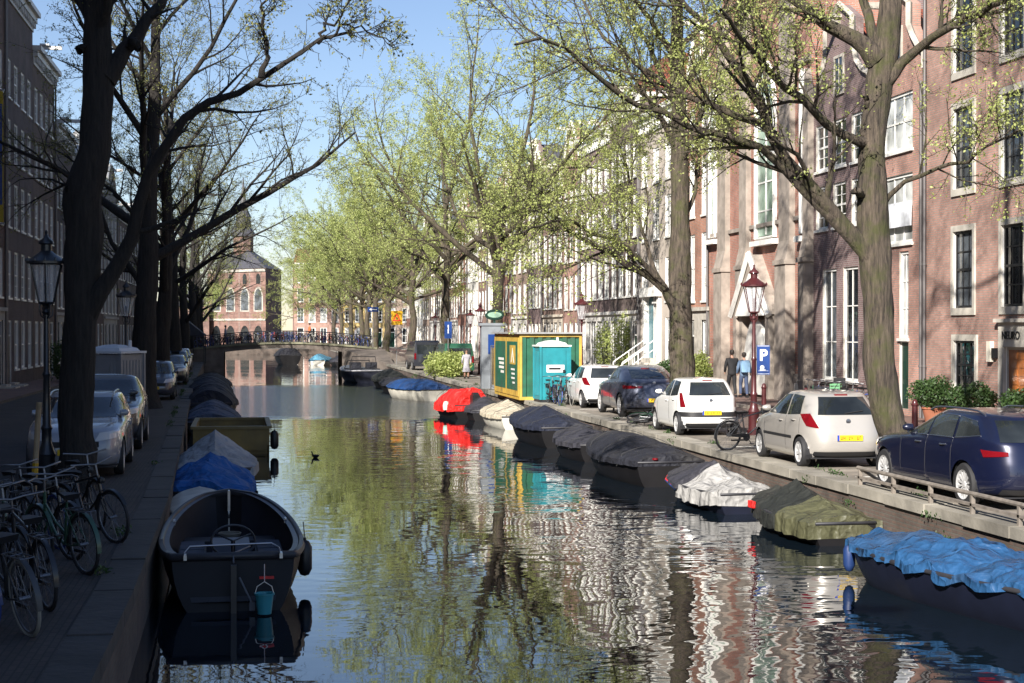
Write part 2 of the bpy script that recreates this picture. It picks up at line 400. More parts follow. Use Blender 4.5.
def front_wall(b, W, H, openings, z0=0., depth=.12, m=0, mr=0):
    xs = sorted({0., W} | {o[0] for o in openings} | {o[1] for o in openings})
    zs = sorted({z0, H} | {o[2] for o in openings} | {o[3] for o in openings})
    for i in range(len(xs) - 1):
        for j in range(len(zs) - 1):
            cx, cz = (xs[i] + xs[i + 1]) / 2, (zs[j] + zs[j + 1]) / 2
            if any(o[0] < cx < o[1] and o[2] < cz < o[3] for o in openings): continue
            b.add([(xs[i], 0, zs[j]), (xs[i + 1], 0, zs[j]), (xs[i + 1], 0, zs[j + 1]), (xs[i], 0, zs[j + 1])], [(0, 1, 2, 3)], m)
    for (a, c, d, e) in openings:
        b.add([(a, 0, d), (c, 0, d), (c, 0, e), (a, 0, e), (a, depth, d), (c, depth, d), (c, depth, e), (a, depth, e)],
              [(0, 4, 5, 1), (1, 5, 6, 2), (2, 6, 7, 3), (3, 7, 4, 0)], mr)

def gable_outline(kind, W, H, gh):
    if kind == 'step':
        n = 5; pts = [(0, H)]
        for i in range(n): pts += [(W * .5 * i / n + .02, H + gh * (i + .6) / n), (W * .5 * (i + 1) / n - .02, H + gh * (i + .6) / n)]
        pts = [(0, H)] + pts[1:]
        left = pts
        return left + [(W - x, z) for x, z in reversed(left)]
    if kind == 'neck':
        left = [(0, H), (0, H + .5), (W * .10, H + .7), (W * .20, H + 1.1), (W * .27, H + gh * .55), (W * .27, H + gh * .8), (W * .36, H + gh * .88)]
        return left + [(W * .5, H + gh)] + [(W - x, z) for x, z in reversed(left)]
    if kind == 'bell':
        left = [(0, H), (0, H + .35), (W * .12, H + .5), (W * .2, H + gh * .4), (W * .28, H + gh * .7), (W * .38, H + gh * .9)]
        return left + [(W * .5, H + gh)] + [(W - x, z) for x, z in reversed(left)]
    return [(0, H), (W * .5, H + gh), (W, H)]

def house(side, X, y0, y1, H, m_wall, label, rows, cols=3, gw=1.05, style='sash', gable='cornice', gh=2.6, ground='door',
          plinth=None, depth=9., trim=None, roofm=None, door=None, pal='ddmp', seed=0, edge=.45, winx=None, hoist=True):
    """rows: list of (sill, height) above the street for each floor with windows; ground floor handled apart"""
    R = random.Random(seed * 7 + 3); W = y1 - y0; trim = trim or WHITE; roofm = roofm or TILE
    root = empty('brick_house', (X, y1 if side > 0 else y0, ST + (.1 if True else 0)), -math.pi / 2 if side > 0 else math.pi / 2, label, 'house',
                 'tall houses along the sunlit side' if side > 0 else 'tall houses along the shaded side')
    ops = []; wins = []
    if winx is None:
        gap = (W - 2 * edge - cols * gw) / max(1, cols - 1) if cols > 1 else 0
        winx = [edge + i * (gw + gap) for i in range(cols)] if cols > 1 else [(W - gw) / 2]
    for (z, h) in rows:
        for x in winx:
            ops.append((x, x + gw, z, z + h)); wins.append((x, z, gw, h, style))
    if ground == 'door':
        k = R.randrange(len(winx)) if len(winx) < 4 else R.choice([0, len(winx) - 1])
        for i, x in enumerate(winx):
            if i == k: ops.append((x, x + gw, .15, 3.05)); dr = (x, .15, gw, 2.9)
            else: ops.append((x, x + gw, .75, 3.05)); wins.append((x, .75, gw, 2.3, 'plain' if style != 'dark' else 'dark'))
    elif ground == 'shop':
        ops.append((W - 1.5, W - .45, .15, 3.1)); dr = (W - 1.5, .15, 1.05, 2.95)
        n = max(1, int((W - 2.3) / 1.25)); ww = (W - 2.3) / n
        for i in range(n): ops.append((.4 + i * ww, .4 + i * ww + ww - .15, .55, 3.1)); wins.append((.4 + i * ww, .55, ww - .15, 2.55, 'shop'))
    else: dr = None
    if ground == 'custom': dr = None
    if callable(ground): extra = ground(root, ops, wins, W); dr = None
    b = MB(); front_wall(b, W, H, ops, mr=1)
    b.add([(0, 0, 0), (0, depth, 0), (0, depth, H), (0, 0, H)], [(0, 3, 2, 1)]); b.add([(W, 0, 0), (W, depth, 0), (W, depth, H), (W, 0, H)], [(0, 1, 2, 3)])
    b.add([(0, depth, 0), (W, depth, 0), (W, depth, H), (0, depth, H)], [(0, 3, 2, 1)])
    if gable != 'cornice':
        ol = gable_outline(gable, W, H, gh); b.prism(ol, -.001, .35, m=0)
    b.build('wall', [m_wall, trim], root)
    # roof
    r = MB(); top = H
    if gable == 'cornice':
        rh = min(2.4, W * .42)
        r.add([(0, .3, H + .1), (W, .3, H + .1), (W, depth, H + .1), (0, depth, H + .1), (.5, 1.8, H + rh), (W - .5, 1.8, H + rh), (W - .5, depth - 1.5, H + rh), (.5, depth - 1.5, H + rh)],
              [(0, 1, 5, 4), (1, 2, 6, 5), (2, 3, 7, 6), (3, 0, 4, 7), (4, 5, 6, 7)])
    else:
        rg = H + gh * .82
        r.add([(0, .36, H - .2), (W, .36, H - .2), (W, depth, H - .2), (0, depth, H - .2), (W / 2, .36, rg), (W / 2, depth, rg)], [(0, 4, 5, 3), (1, 2, 5, 4), (2, 3, 5), (0, 1, 4)])
    rf = r.build('roof', roofm, root)
    if R.random() < .8:
        c = MB(); cx = R.choice([.25, W - .85]); rr2 = H + (gh if gable != 'cornice' else 2.2)
        c.box(cx, cx + .6, 3, 3.9, H + .2, rr2 + .7, 0); c.lathe([(.11, 0), (.13, .35)], 8, (cx + .17, 3.45, rr2 + .7), 1); c.lathe([(.11, 0), (.13, .35)], 8, (cx + .43, 3.45, rr2 + .7), 1)
        c.build('chimney', [m_wall, TILE], rf)
    t = MB()
    if gable == 'cornice':
        t.box(-.02, W + .02, -.42, .1, H - .02, H + .22); t.box(.01, W - .01, -.25, -.002, H - .32, H - .021)
        t.box(.03, W - .03, -.07, -.003, H - .75, H - .322)
        for i in range(int(W / .55)): t.box(.2 + i * .55, .32 + i * .55, -.22, -.071, H - .62, H - .33)
        t.build('cornice', trim, root)
    else:
        ol = gable_outline(gable, W, H, gh); pts = [(x, -.03, z + .03) for x, z in ol]
        for i in range(len(pts) - 1):
            if (Vector(pts[i + 1]) - Vector(pts[i])).length > .05: t.tube([pts[i], pts[i + 1]], .11, 4)
        if gh > 2.2:
            t.box(W / 2 - .45, W / 2 + .45, -.06, -.003, H + .25, H + .33); t.box(W / 2 - .45, W / 2 - .36, -.06, -.003, H + .331, H + 1.5)
            t.box(W / 2 + .36, W / 2 + .45, -.06, -.003, H + .331, H + 1.5); t.box(W / 2 - .45, W / 2 + .45, -.06, -.003, H + 1.501, H + 1.6)
            a = MB(); a.box(W / 2 - .355, W / 2 + .355, -.03, -.004, H + .335, H + 1.498, 0); a.box(W / 2 - .02, W / 2 + .02, -.045, -.031, H + .34, H + 1.49, 1)
            a.build('attic_window', [G_DARK, trim], root)
        t.build('gable_coping', trim, root)
    if hoist:
        hz = H + (gh * .8 if gable != 'cornice' else .75)
        h_ = MB(); h_.box(W / 2 - .07, W / 2 + .07, -.95, .5, hz, hz + .2); h_.box(W / 2 - .2, W / 2 + .2, -.3, .2, hz + .2, hz + .3)
        h_.build('hoist_beam', trim, root)
    # bands, plinth, downpipe
    if plinth:
        p = MB(); pops = [o for o in ops if o[2] < 3.2]; pp = MB()
        front_wall(pp, W, 3.45, pops, depth=.12); pp.v = [(x, y - .03 if y < .01 else y, z) for x, y, z in pp.v]
        pp.box(-.0, W, -.14, -.031, 3.45, 3.62); pp.box(.0, W, -.07, -.032, 0, .0001)
        pp.build('ground_floor_front', plinth, root)
    d = MB(); dx = .12 if seed % 2 else W - .12
    d.tube([(dx, -.09, .0), (dx, -.09, H - .35)], .05, 8)
    for z in (1.5, 4.5, 7.5, 10.5):
        if z < H - 1: d.lathe([(.065, 0), (.065, .06)], 8, (dx, -.09, z))
    d.build('downpipe', mat('zinc', (.13, .12, .12), .5, metal=.3, var=.1), root, smooth=40)
    # door
    if dr:
        x, z, w_, h_ = dr; dm = door or R.choice([GREENPAINT, BLACK, GREENPAINT, DARKWOOD])
        q = MB(); q.box(x, x + .09, .03, .11, z, z + h_, 1); q.box(x + w_ - .09, x + w_, .03, .11, z, z + h_, 1); q.box(x + .09, x + w_ - .09, .03, .11, z + h_ - .09, z + h_, 1)
        q.box(x + .09, x + w_ - .09, .04, .11, z + 2.15, z + 2.23, 1); q.box(x + .09, x + w_ - .09, .085, .1, z + 2.23, z + h_ - .09, 2)
        q.box(x + .09, x + w_ - .09, .06, .1, z, z + 2.15, 0)
        for (a, c_) in ((.25, .85), (1.0, 1.9)): q.box(x + .2, x + w_ - .2, .045, .0595, z + a, z + c_, 0)
        dd = q.build('door', [dm, trim, G_DARK], root)
        k = MB(); k.lathe([(.0, -.03), (.03, -.02), (.03, .02), (.0, .03)], 8, (x + w_ - .17, .03, z + 1.05)); k.build('handle', STEEL, dd)
        s_ = MB(); s_.box(x - .15, x + w_ + .15, -.75, -.36, 0, .075); s_.box(x - .15, x + w_ + .15, -.36, .1, 0, .15); s_.build('doorstep', STONE, root)
    for (x, z, w_, h_, stl) in wins:
        me, pm = window_mesh(w_, h_, stl)
        wo = mesh_obj('window', me, root, (x, 0, z)); mesh_obj('pane', pm[R.choice(pal)], wo)
    return root

BR = lambda n, c, k=.8, mo=(.26, .23, .2): brick(n, c, tuple(q * k for q in c), mo)
B_RED = BR('brick_red', (.40, .15, .10)); B_BROWN = BR('brick_brown', (.27, .14, .105)); B_PURP = BR('brick_purple', (.21, .125, .12), .75, (.24, .21, .2))
B_PINK = BR('brick_pink', (.46, .23, .18)); B_DARK = BR('brick_dark', (.13, .085, .075), .8, (.12, .11, .1)); B_ORNG = BR('brick_orange', (.42, .17, .10))
B_LITE = BR('brick_light', (.36, .24, .18)); B_CORN = BR('brick_corner', (.42, .225, .18), .78)
PLAST = mat('grey_plaster', (.45, .395, .34), .8, var=.1, vs=1, dirt=.3); PLASTW = mat('white_plaster', (.66, .64, .6), .7, var=.06, vs=1, dirt=.25)
PLASTC = mat('cream_plaster', (.55, .49, .40), .8, var=.08, vs=1, dirt=.3)
FX = 19.5
def zf(py, Y, X=FX): return CH + (330 - py) * (X * SN + Y * CS) / F - ST - .1     # height above the pavement of a pixel row on the facade

# --- corner-side house with pale window surrounds (nearest one in view)
def g1(root, ops, wins, W):
    # local x = y1 - Y
    x = 45.3 - 43.35; ops.append((x + .1, x + 1.45, .95, 2.3)); wins.append((x + .1, .95, 1.35, 1.35, 'dark'))
    dx = 45.3 - facY(1006, FX)
    ops.append((dx, dx + 1.25, .12, 2.15))
    q = MB(); q.box(dx, dx + .07, .03, .11, .12, 2.15, 1); q.box(dx + 1.18, dx + 1.25, .03, .11, .12, 2.15, 1); q.box(dx + .07, dx + 1.18, .03, .11, 2.08, 2.15, 1)
    q.box(dx + .07, dx + .618, .05, .1, .12, 2.079, 0); q.box(dx + .632, dx + 1.18, .05, .1, .12, 2.079, 0)
    for i in range(8):
        for s_ in (.14, .70): q.box(dx + s_, dx + s_ + .42, .035, .0495, .3 + i * .22, .3 + i * .22 + .17, 0)
    d = q.build('door', [ORANGEWOOD, STONE2], root)
    s_ = MB(); s_.box(dx - .30, dx - .001, -.08, .02, 0, 2.8); s_.box(dx + 1.251, dx + 1.55, -.08, .02, 0, 2.8); s_.box(dx - .0, dx + 1.25, -.08, .02, 2.16, 2.8)
    s_.box(dx - .4, dx + 1.65, -.18, .02, 2.801, 2.9); s_.build('door_surround', STONE2, root)
    c = bpy.data.curves.new('lettering', 'FONT'); c.body = 'NEURO'; c.size = .30; c.extrude = .01; c.align_x = 'CENTER'
    to = bpy.data.objects.new('lettering_src', c); me = bpy.data.meshes.new_from_object(to); me.name = 'lettering'; bpy.data.objects.remove(to)
    me.materials.clear(); me.materials.append(BLACK)
    mesh_obj('lettering', me, root, (dx + .45, -.095, 2.36), (math.pi / 2, 0, 0))
    i_ = MB(); i_.box(dx - .92, dx - .70, -.12, -.002, 1.75, 2.3, 0); i_.box(dx - .66, dx - .46, -.10, -.002, 1.85, 2.12, 1); i_.build('doorbell_panel', [CREAM, BLACK], root)
rz = [(zf(315, 42.4) + .2, 2.15), (zf(196, 42.4) + .25, 2.25), (zf(76, 42.4) + .2, 2.3), (zf(-38, 42.4), 2.0)]
house(1, FX, 34.2, 45.3, 16.2, B_CORN, 'brown brick house with broad pale window surrounds and orange wooden door', rz, gw=1.25, style='dark', gable='cornice', ground=g1,
      winx=[45.3 - 43.3, 45.3 - 40.3, 45.3 - 37.3], pal='dddm', seed=1)
# --- narrow red house with white casements
def g2(root, ops, wins, W):
    ops += [(2.35, 3.05, .2, 5.0), (.75, 1.35, 2.2, 4.9)]; wins += [(2.35, 2.35, .7, 2.65, 'tall'), (.75, 2.2, .6, 2.7, 'tall')]
    ops[-2] = (2.35, 3.05, .2, 5.0)
    q = MB(); q.box(2.35, 3.05, .04, .11, 2.22, 2.34, 1); q.box(2.35, 2.42, .04, .11, .2, 2.219, 1); q.box(2.98, 3.05, .04, .11, .2, 2.219, 1); q.box(2.421, 2.979, .06, .1, .2, 2.219, 0)
    for z in (.4, 1.1): q.box(2.5, 2.65, .045, .0595, z, z + .55); q.box(2.75, 2.9, .045, .0595, z, z + .55)
    q.build('door', [GREENPAINT, WHITE], root)
    bl = MB(); bl.box(.96, 3.34, -.08, -.03, 5.75, 6.5); bl.build('balcony_panel', glassmat('frosted_panel', (.6, .62, .66), .3), root)
house(1, FX, 45.32, 49.6, 10.3, B_PINK, 'narrow pink brick house with white triple casement and grey neck gable', [(zf(243, 47.) - .0, 2.1), (zf(152, 47.5), 1.75)], cols=1, gw=2.4,
      style='wide', gable='neck', gh=2.7, ground=g2, winx=[.95], pal='ppp', seed=2, trim=STONE)
# --- purple brick neck gable house
def g3(root, ops, wins, W):
    for x in (1.15, 3.15): ops.append((x, x + 1.35, .9, 4.7)); wins.append((x, .9, 1.35, 3.8, 'tall'))
house(1, FX, 49.65, 55.2, 10.3, B_PURP, 'dark purple brick house with ornate white neck gable and tall ground floor windows', [(6.1, 1.5), (8.15, 1.6)], cols=3, gw=1.2,
      style='sash', gable='neck', gh=3.3, ground=g3, pal='dm', seed=3, trim=STONE)

# --- neo-gothic church front between the houses
def arch_pts(x0, x1, z0, z1, n=8):
    c = (x0 + x1) / 2; w_ = x1 - x0; sp = z1 - w_ * .85
    pts = [(x0, z0), (x0, sp)]
    for i in range(1, n): a = i / n; pts.append((x0 + (c - x0) * (1 - math.cos(a * math.pi / 2)) ** .9, sp + (z1 - sp) * math.sin(a * math.pi / 2)))
    pts.append((c, z1)); pts += [(2 * c - x, z) for x, z in reversed(pts[:-1])]
    return pts
GREENGL = glassmat('leaded_green_glass', (.22, .30, .24), .25)
def gothic(y0, y1, H):
    W = y1 - y0
    root = empty('gothic_church', (FX, y1, ST + .1), -math.pi / 2, 'tall red brick church front with grey buttresses and white pointed portal', 'church')
    b = MB(); b.box(0, W, 0, 12, 0, H); b.prism([(0, H), (W / 2, H + 6.5), (W, H)], 0.3, .9); b.build('wall', B_RED, root)
    r = MB(); r.add([(0, .91, H + .01), (W, .91, H + .01), (W, 12, H + .01), (0, 12, H + .01), (W / 2, .91, H + 6), (W / 2, 12, H + 6)], [(0, 4, 5, 3), (1, 2, 5, 4), (2, 3, 5), (0, 1, 4)]); r.build('roof', SLATE, root)
    X = lambda px: y1 - facY(px, FX)
    for (a, c, hh) in ((X(722), X(730), 15), (X(744), X(751), 15), (X(784), X(795), 15.5), (X(808), X(813.5), 11)):
        q = MB(); q.box(a, c, -.38, -.002, 0, 5.2); q.add([(a, -.38, 5.2), (c, -.38, 5.2), (c, -.22, 5.9), (a, -.22, 5.9), (a, -.002, 5.2), (c, -.002, 5.2), (c, -.002, 5.9), (a, -.002, 5.9)],
            [(0, 1, 2, 3), (0, 3, 7, 4), (1, 5, 6, 2)]); q.box(a, c, -.22, -.003, 5.9, hh)
        q.box(a - .06, c + .06, -.44, -.004, 5.02, 5.18); q.prism([(a, hh), ((a + c) / 2, hh + .9), (c, hh)], -.22, -.004)
        q.build('buttress', GSTONE, root)
    for (p0, p1, za, zb) in ((757, 777, zf(240, 60.5), zf(62, 60.5)), (802, 806, 6., 12), (711, 718, zf(240, 68), zf(90, 68))):
        a, c = X(p0), X(p1); g = MB(); g.prism(arch_pts(a + .16, c - .16, za + .16, zb - .2), -.03, -.004); g.build('lancet_glass', GREENGL, root)
        f = MB(); ol = arch_pts(a + .08, c - .08, za + .08, zb - .08); f.tube([(x, -.06, z) for x, z in ol], .10, 6, closed=True)
        f.box(a - .15, c + .15, -.28, -.005, za - .22, za - .02); cx = (a + c) / 2
        f.box(cx - .04, cx + .04, -.06, -.031, za + .2, zb - .9)
        for i in range(1, int((zb - za) / 1.1)): f.box(a + .2, c - .2, -.055, -.032, za + i * 1.1, za + i * 1.1 + .06)
        f.build('lancet_frame', WHITE, root)
    a, c = X(745), X(781); cx = (a + c) / 2; top = zf(256, 62)
    p = MB(); p.box(a, a + .4, -.5, -.002, 0, 3.2, 1); p.box(c - .4, c, -.5, -.002, 0, 3.2, 1)
    p.prism([(a - .1, 3.2), (cx, top), (c + .1, 3.2)], -.5, -.003, m=1)
    p.prism([(a + .5, 3.15), (cx, top - .75), (c - .5, 3.15)], -.58, -.501, m=0)
    p.tube([(a - .15, -.55, 3.15), (cx, -.55, top + .05)], .13, 4, 0); p.tube([(c + .15, -.55, 3.15), (cx, -.55, top + .05)], .13, 4, 0)
    p.build('portal', [WHITE, GSTONE], root)
    d = MB(); d.prism(arch_pts(a + .55, c - .55, .1, 3.1), -.3, -.01, m=0); d.box(cx - .03, cx + .03, -.33, -.301, .1, 2.9, 1); d.build('door', [WHITE, GSTONE], root)
    for bx in ((0, X(781) - .05, -.08, -.002, 0, 1.0), (X(745) + .05, W, -.08, -.002, 0, 1.0), (0, W, -.10, -.0015, 6.6, 6.75), (0, W, -.10, -.0015, 12.2, 12.38)):
        s_ = MB(); s_.box(min(bx[:2]), max(bx[:2]), *bx[2:]); s_.build('stone_band', GSTONE, root)
    return root
gothic(55.22, 68.2, 15.8)
# --- further houses on the sunlit side
fl = [(4.0, 2.1), (7.1, 2.0), (9.9, 1.7)]
def porch(root, ops, wins, W):
    # white surround, teal doors at the head of a stoop with white rails (x grows towards the viewer)
    x = 1.5; ops.append((x, x + 2.5, 1.2, 4.25))
    q = MB(); q.box(x, x + .9, .09, .13, 1.2, 4.2, 0); q.box(x + .92, x + 1.55, .09, .13, 1.2, 4.2, 1); q.box(x + 1.57, x + 2.5, .09, .13, 1.2, 4.2, 0); q.build('door', [TEAL, WHITE], root)
    s_ = MB(); s_.box(x - .35, x - .001, -.15, .02, 0, 4.25); s_.box(x + 2.501, x + 2.85, -.15, .02, 0, 4.25); s_.box(x - .5, x + 3., -.3, .02, 4.251, 4.7); s_.build('door_surround', WHITE, root)
    t = MB()
    for i in range(6): t.box(x + .3, x + 2.2, -1.8 + i * .28, .05, i * .2 + .001, i * .2 + .2)
    t.build('stoop', STONE, root)
    for xx in (x + .25, x + 2.25):
        rl = MB()
        rl.tube([(xx, -1.8, 1.0), (xx, -.2, 2.1)], .03, 6)
        rl.tube([(xx, -1.8, .0), (xx, -1.8, 1.0)], .03, 6); rl.tube([(xx, -1.0, .6), (xx, -1.0, 1.55)], .02, 6); rl.tube([(xx, -1.8, .55), (xx, -.2, 1.65)], .02, 6); rl.build('handrail', WHITE, root)
    for xx in (5.2, 7.3): ops.append((xx, xx + 1.1, 1.0, 3.2)); wins.append((xx, 1.0, 1.1, 2.2, 'sash'))
house(1, FX, 68.25, 72.0, 13.6, B_ORNG, 'orange red brick house with two narrow window columns beside the church', [(3.9, 3.0), (7.7, 2.6), (10.9, 1.7)], cols=2, gw=.85, gable='step', gh=3.2, plinth=STONE, pal='pdm', seed=4)
house(1, FX, 72.05, 81.2, 13.2, PLAST, 'grey plastered house with teal doors up a white railed stoop', fl, cols=4, gw=1.1, ground=porch, pal='pmp', seed=5)
house(1, FX, 81.25, 88.3, 14.6, B_DARK, 'dark brick house with white ground floor pilasters and closely set windows', [(4.4, 2.3), (7.5, 2.2), (10.6, 1.9)], cols=4, gw=1.15, plinth=PLASTW, gable='cornice', pal='ddmp', seed=6, edge=.35)
house(1, FX, 88.35, 96.8, 13.8, B_PURP, 'purple brown house with white shopfront and creeper beside the red lamp', [(4.4, 2.3), (7.5, 2.1), (10.4, 1.9)], cols=5, gw=1.1, plinth=PLASTW, ground='shop', gable='cornice', pal='dmp', seed=7, edge=.35)
rows_ = lambda a: [(3.9 + a, 2.1), (6.9 + a, 2.0), (9.7 + a, 1.7)]
spec = [(96.85, 102.3, 13.0, B_PINK, 'bell', 'pink brick house with bell gable behind the green container', WHITE, 3, None),
        (102.35, 109.8, 12.6, B_BROWN, 'cornice', 'brown brick house with paired white windows and stone door frame', WHITE, 4, PLASTC),
        (109.85, 116.2, 13.6, B_PURP, 'step', 'purple brick house with step gable above the green container', CREAM, 4, None),
        (116.25, 123., 12.4, B_LITE, 'cornice', 'pale brick house with white cornice behind the oval green sign', WHITE, 3, PLASTW),
        (123.05, 129.2, 13.4, B_RED, 'neck', 'bright red brick house with neck gable behind the grey kiosk', WHITE, 3, None),
        (129.25, 136.5, 12.2, PLASTC, 'cornice', 'cream plastered house with flat cornice beyond the red house', WHITE, 4, None),
        (136.55, 142.5, 13.2, B_BROWN, 'bell', 'brown brick house with bell gable at the right end of the bridge', WHITE, 3, None),
        (142.55, 150., 12.6, PLASTW, 'cornice', 'white plastered house just beyond the right end of the bridge', CREAM, 4, None),
        (150.05, 157., 13.6, B_RED, 'step', 'red brick step gabled house beyond the bridge', WHITE, 3, None),
        (157.05, 165., 12.4, B_PINK, 'cornice', 'pink brick house with long white cornice beyond the bridge', WHITE, 4, PLASTW),
        (165.05, 173., 13., PLASTC, 'bell', 'cream house with bell gable well beyond the bridge', WHITE, 4, None),
        (173.05, 182., 12.8, B_BROWN, 'cornice', 'wide brown brick house far beyond the bridge', WHITE, 4, PLASTW),
        (182.05, 191., 13.2, B_LITE, 'neck', 'pale brick neck gabled house far beyond the bridge', WHITE, 4, None),
        (191.05, 201., 12.4, PLASTW, 'cornice', 'long white house near the far end of the row', CREAM, 5, None),
        (201.05, 212., 13.2, B_RED, 'cornice', 'last red brick house at the far end of the sunlit row', WHITE, 5, None)]
for i, (a, c, H, m_, g, lab, tr, n, pl) in enumerate(spec):
    house(1, FX, a, c, H, m_, lab, rows_((i % 3) * .15), cols=n, gw=1.05 + .05 * (i % 2), gable=g, trim=tr, plinth=pl, ground='shop' if i % 4 == 1 else 'door', pal='dmpp', seed=20 + i, roofm=TILE if i % 2 else SLATE)
# --- shaded side
LX = -11.3
L_DARK = BR('shade_brick_dark', (.06, .04, .036), .8, (.07, .06, .055)); L_PURP = BR('shade_brick_purple', (.085, .05, .05), .8, (.09, .08, .075)); L_BROWN = BR('shade_brick_brown', (.10, .055, .042), .8, (.1, .085, .075)); L_CORN = BR('shade_brick_red', (.12, .055, .042), .8, (.1, .085, .075))  # bricks of this row darkened, so its shade sits in the colour
L_PLW = mat('shade_darkened_plaster', (.30, .29, .28), .75, var=.1, vs=1, dirt=.4); L_PL = mat('dark_grey_plaster', (.16, .155, .15), .8, var=.1, vs=1, dirt=.4); L_TRIM = mat('shade_darkened_white', (.46, .46, .45), .5, var=.08, vs=2, dirt=.3)  # plaster and white trim copies with the row's shade painted in
specL = [(-14, -4, 18.9, L_DARK, 'cornice', 'dark brick house in shade behind the viewpoint', 4), (-3.95, 7, 19.4, L_PURP, 'cornice', 'purple brick house in shade beside the viewpoint', 4),
         (7.05, 17, 18.6, L_BROWN, 'cornice', 'brown brick house in shade level with the nearest bicycles', 4), (17.05, 27, 19., L_PURP, 'cornice', 'dark house in shade level with the open sloop', 4),
         (27.05, 37, 18.6, L_DARK, 'cornice', 'dark house in shade level with the silver estate car', 4), (37.05, 47, 18.6, L_BROWN, 'cornice', 'brown house in shade level with the grey toilet cabin', 4),
         (47.05, 57, 18.4, L_PURP, 'cornice', 'purple house in shade beyond the toilet cabin', 4), (57.05, 66, 18.2, L_DARK, 'cornice', 'dark house in shade before the yellow banner', 4),
         (66.05, 76.5, 18.4, L_CORN, 'cornice', 'tall house with white cornice and stone base at the left picture edge', 4),
         (76.55, 86, 18.6, L_PURP, 'cornice', 'tall purple brown house with white window sills left of the near lamp', 4),
         (86.05, 95, 17.0, L_BROWN, 'cornice', 'brown brick house behind the near street lamp', 4),
         (95.05, 104, 14.2, L_PURP, 'cornice', 'lower purple brick house just left of the thick near trunk', 4),
         (104.05, 114, 13.0, L_PLW, 'neck', 'pale plastered house glimpsed right of the thick near trunk', 4),
         (114.05, 125, 13.6, L_BROWN, 'cornice', 'brown house in shade behind the second street lamp', 4),
         (125.05, 137, 13.0, L_PL, 'bell', 'grey house in shade between the tree trunks', 4),
         (137.05, 150, 12.6, L_PURP, 'cornice', 'purple house in shade level with the bridge', 5),
         (150.05, 165, 12.0, L_DARK, 'step', 'dark step gabled house in shade beyond the bridge', 5),
         (165.05, 182, 11.5, L_BROWN, 'cornice', 'wide brown house in shade far beyond the bridge', 5)]
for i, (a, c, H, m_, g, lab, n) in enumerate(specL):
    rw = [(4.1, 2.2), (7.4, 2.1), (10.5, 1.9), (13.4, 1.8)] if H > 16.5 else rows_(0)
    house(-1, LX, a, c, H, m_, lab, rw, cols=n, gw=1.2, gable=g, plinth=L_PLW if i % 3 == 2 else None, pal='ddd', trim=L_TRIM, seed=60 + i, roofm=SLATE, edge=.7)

# --- far church closing the view
def far_church():
    root = empty('church', (0, 262, ST), 0, 'distant red brick church with hipped slate roof and dark spire closing the canal', 'church')
    H = 12.4; base = [(-7.6, 3.), (1.5, -5.), (4.1, 4.5), (-1, 14), (-8, 12)]
    b = MB(); b.prism(base, 0, H, axis='z'); b.box(-15, -7.4, 1, 12, 0, 6.5)
    b.build('wall', brick('church_brick', (.21, .115, .09), (.16, .085, .07), (.2, .17, .15), bw=.4, bh=.12), root)
    r = MB(); ap = (-2.2, 4, H + 4.2); n = len(base); cx = [(x * 1.04, y * 1.04, H) for x, y in base]
    r.add(cx + [ap], [(i, (i + 1) % n, n) for i in range(n)]); r.add([(-15.2, .8, 6.5), (-8.3, .8, 6.5), (-8.3, 12, 6.5), (-15.2, 12, 6.5), (-15.2, 6, 9), (-8.3, 6, 9)], [(0, 1, 5, 4), (2, 3, 4, 5), (0, 4, 3)])
    r.build('roof', SLATE, root)
    t = MB(); t.lathe([(1.6, H + .5), (1.6, H + 5.4)], 8, (-2.0, 3.2, 0), 0); t.lathe([(1.95, H + 5.4), (1.95, H + 5.8), (1.3, H + 6.8), (1.15, H + 8.4), (1.3, H + 8.5), (.6, H + 10), (.04, H + 15)], 8, (-2.0, 3.2, 0), 1)
    t.build('tower', [MATS['church_brick'], SLATE], root, smooth=20)
    p0 = Vector((-7.6, 3., 0)); p1 = Vector((1.5, -5., 0)); d = (p1 - p0).normalized(); L = (p1 - p0).length; ang = math.atan2(d.y, d.x)
    M = Matrix.Translation(p0) @ Matrix.Rotation(ang, 4, 'Z')
    for i, x in enumerate((1.8, 4.8, 7.8, 10.6)):
        q = MB(); q.prism(arch_pts(x - .75, x + .75, 5.8, 9.2), -.06, -.01, m=0, M=M); q.prism(arch_pts(x - .95, x + .95, 5.6, 9.5), -.03, -.005, m=1, M=M)
        q.build('window', [G_MID, STONE], root); q = MB(); q.prism(arch_pts(x - .9, x + .9, .1, 3.4), -.06, -.01, m=0, M=M); q.build('archway', [G_DARK], root)
        q = MB(); q.prism(arch_pts(x - .4, x + .4, 10., 11.6), -.06, -.01, m=0, M=M); q.build('window', [G_DARK], root)
    for z0, z1, e in ((4.2, 4.5, .15), (11.9, 12.3, .2)): s_ = MB(); s_.box(0, L, -e, -.002, z0, z1, M=M); s_.build('stone_band', STONE, root)
far_church()
for x, wd, H, m_, lab in ((5.6, 7., 12.5, B_PINK, 'pink brick house facing down the canal right of the church'), (12.65, 6.5, 15.6, mat('yellow_plaster', (.50, .36, .15), .7, var=.1), 'taller yellow plastered house closing the view behind the far trees'), (19.2, 8, 12.8, B_LITE, 'pale brick house facing down the street at its far end')):
    hh = house(1, 0, 0, wd, H, m_, lab, rows_(0), cols=4, gable='cornice', seed=int(91 + x), pal='dmp', gw=1.0); hh.location = (x, 243, ST); hh.rotation_euler = (0, 0, 0); hh['group'] = 'houses closing the street beyond the canal'
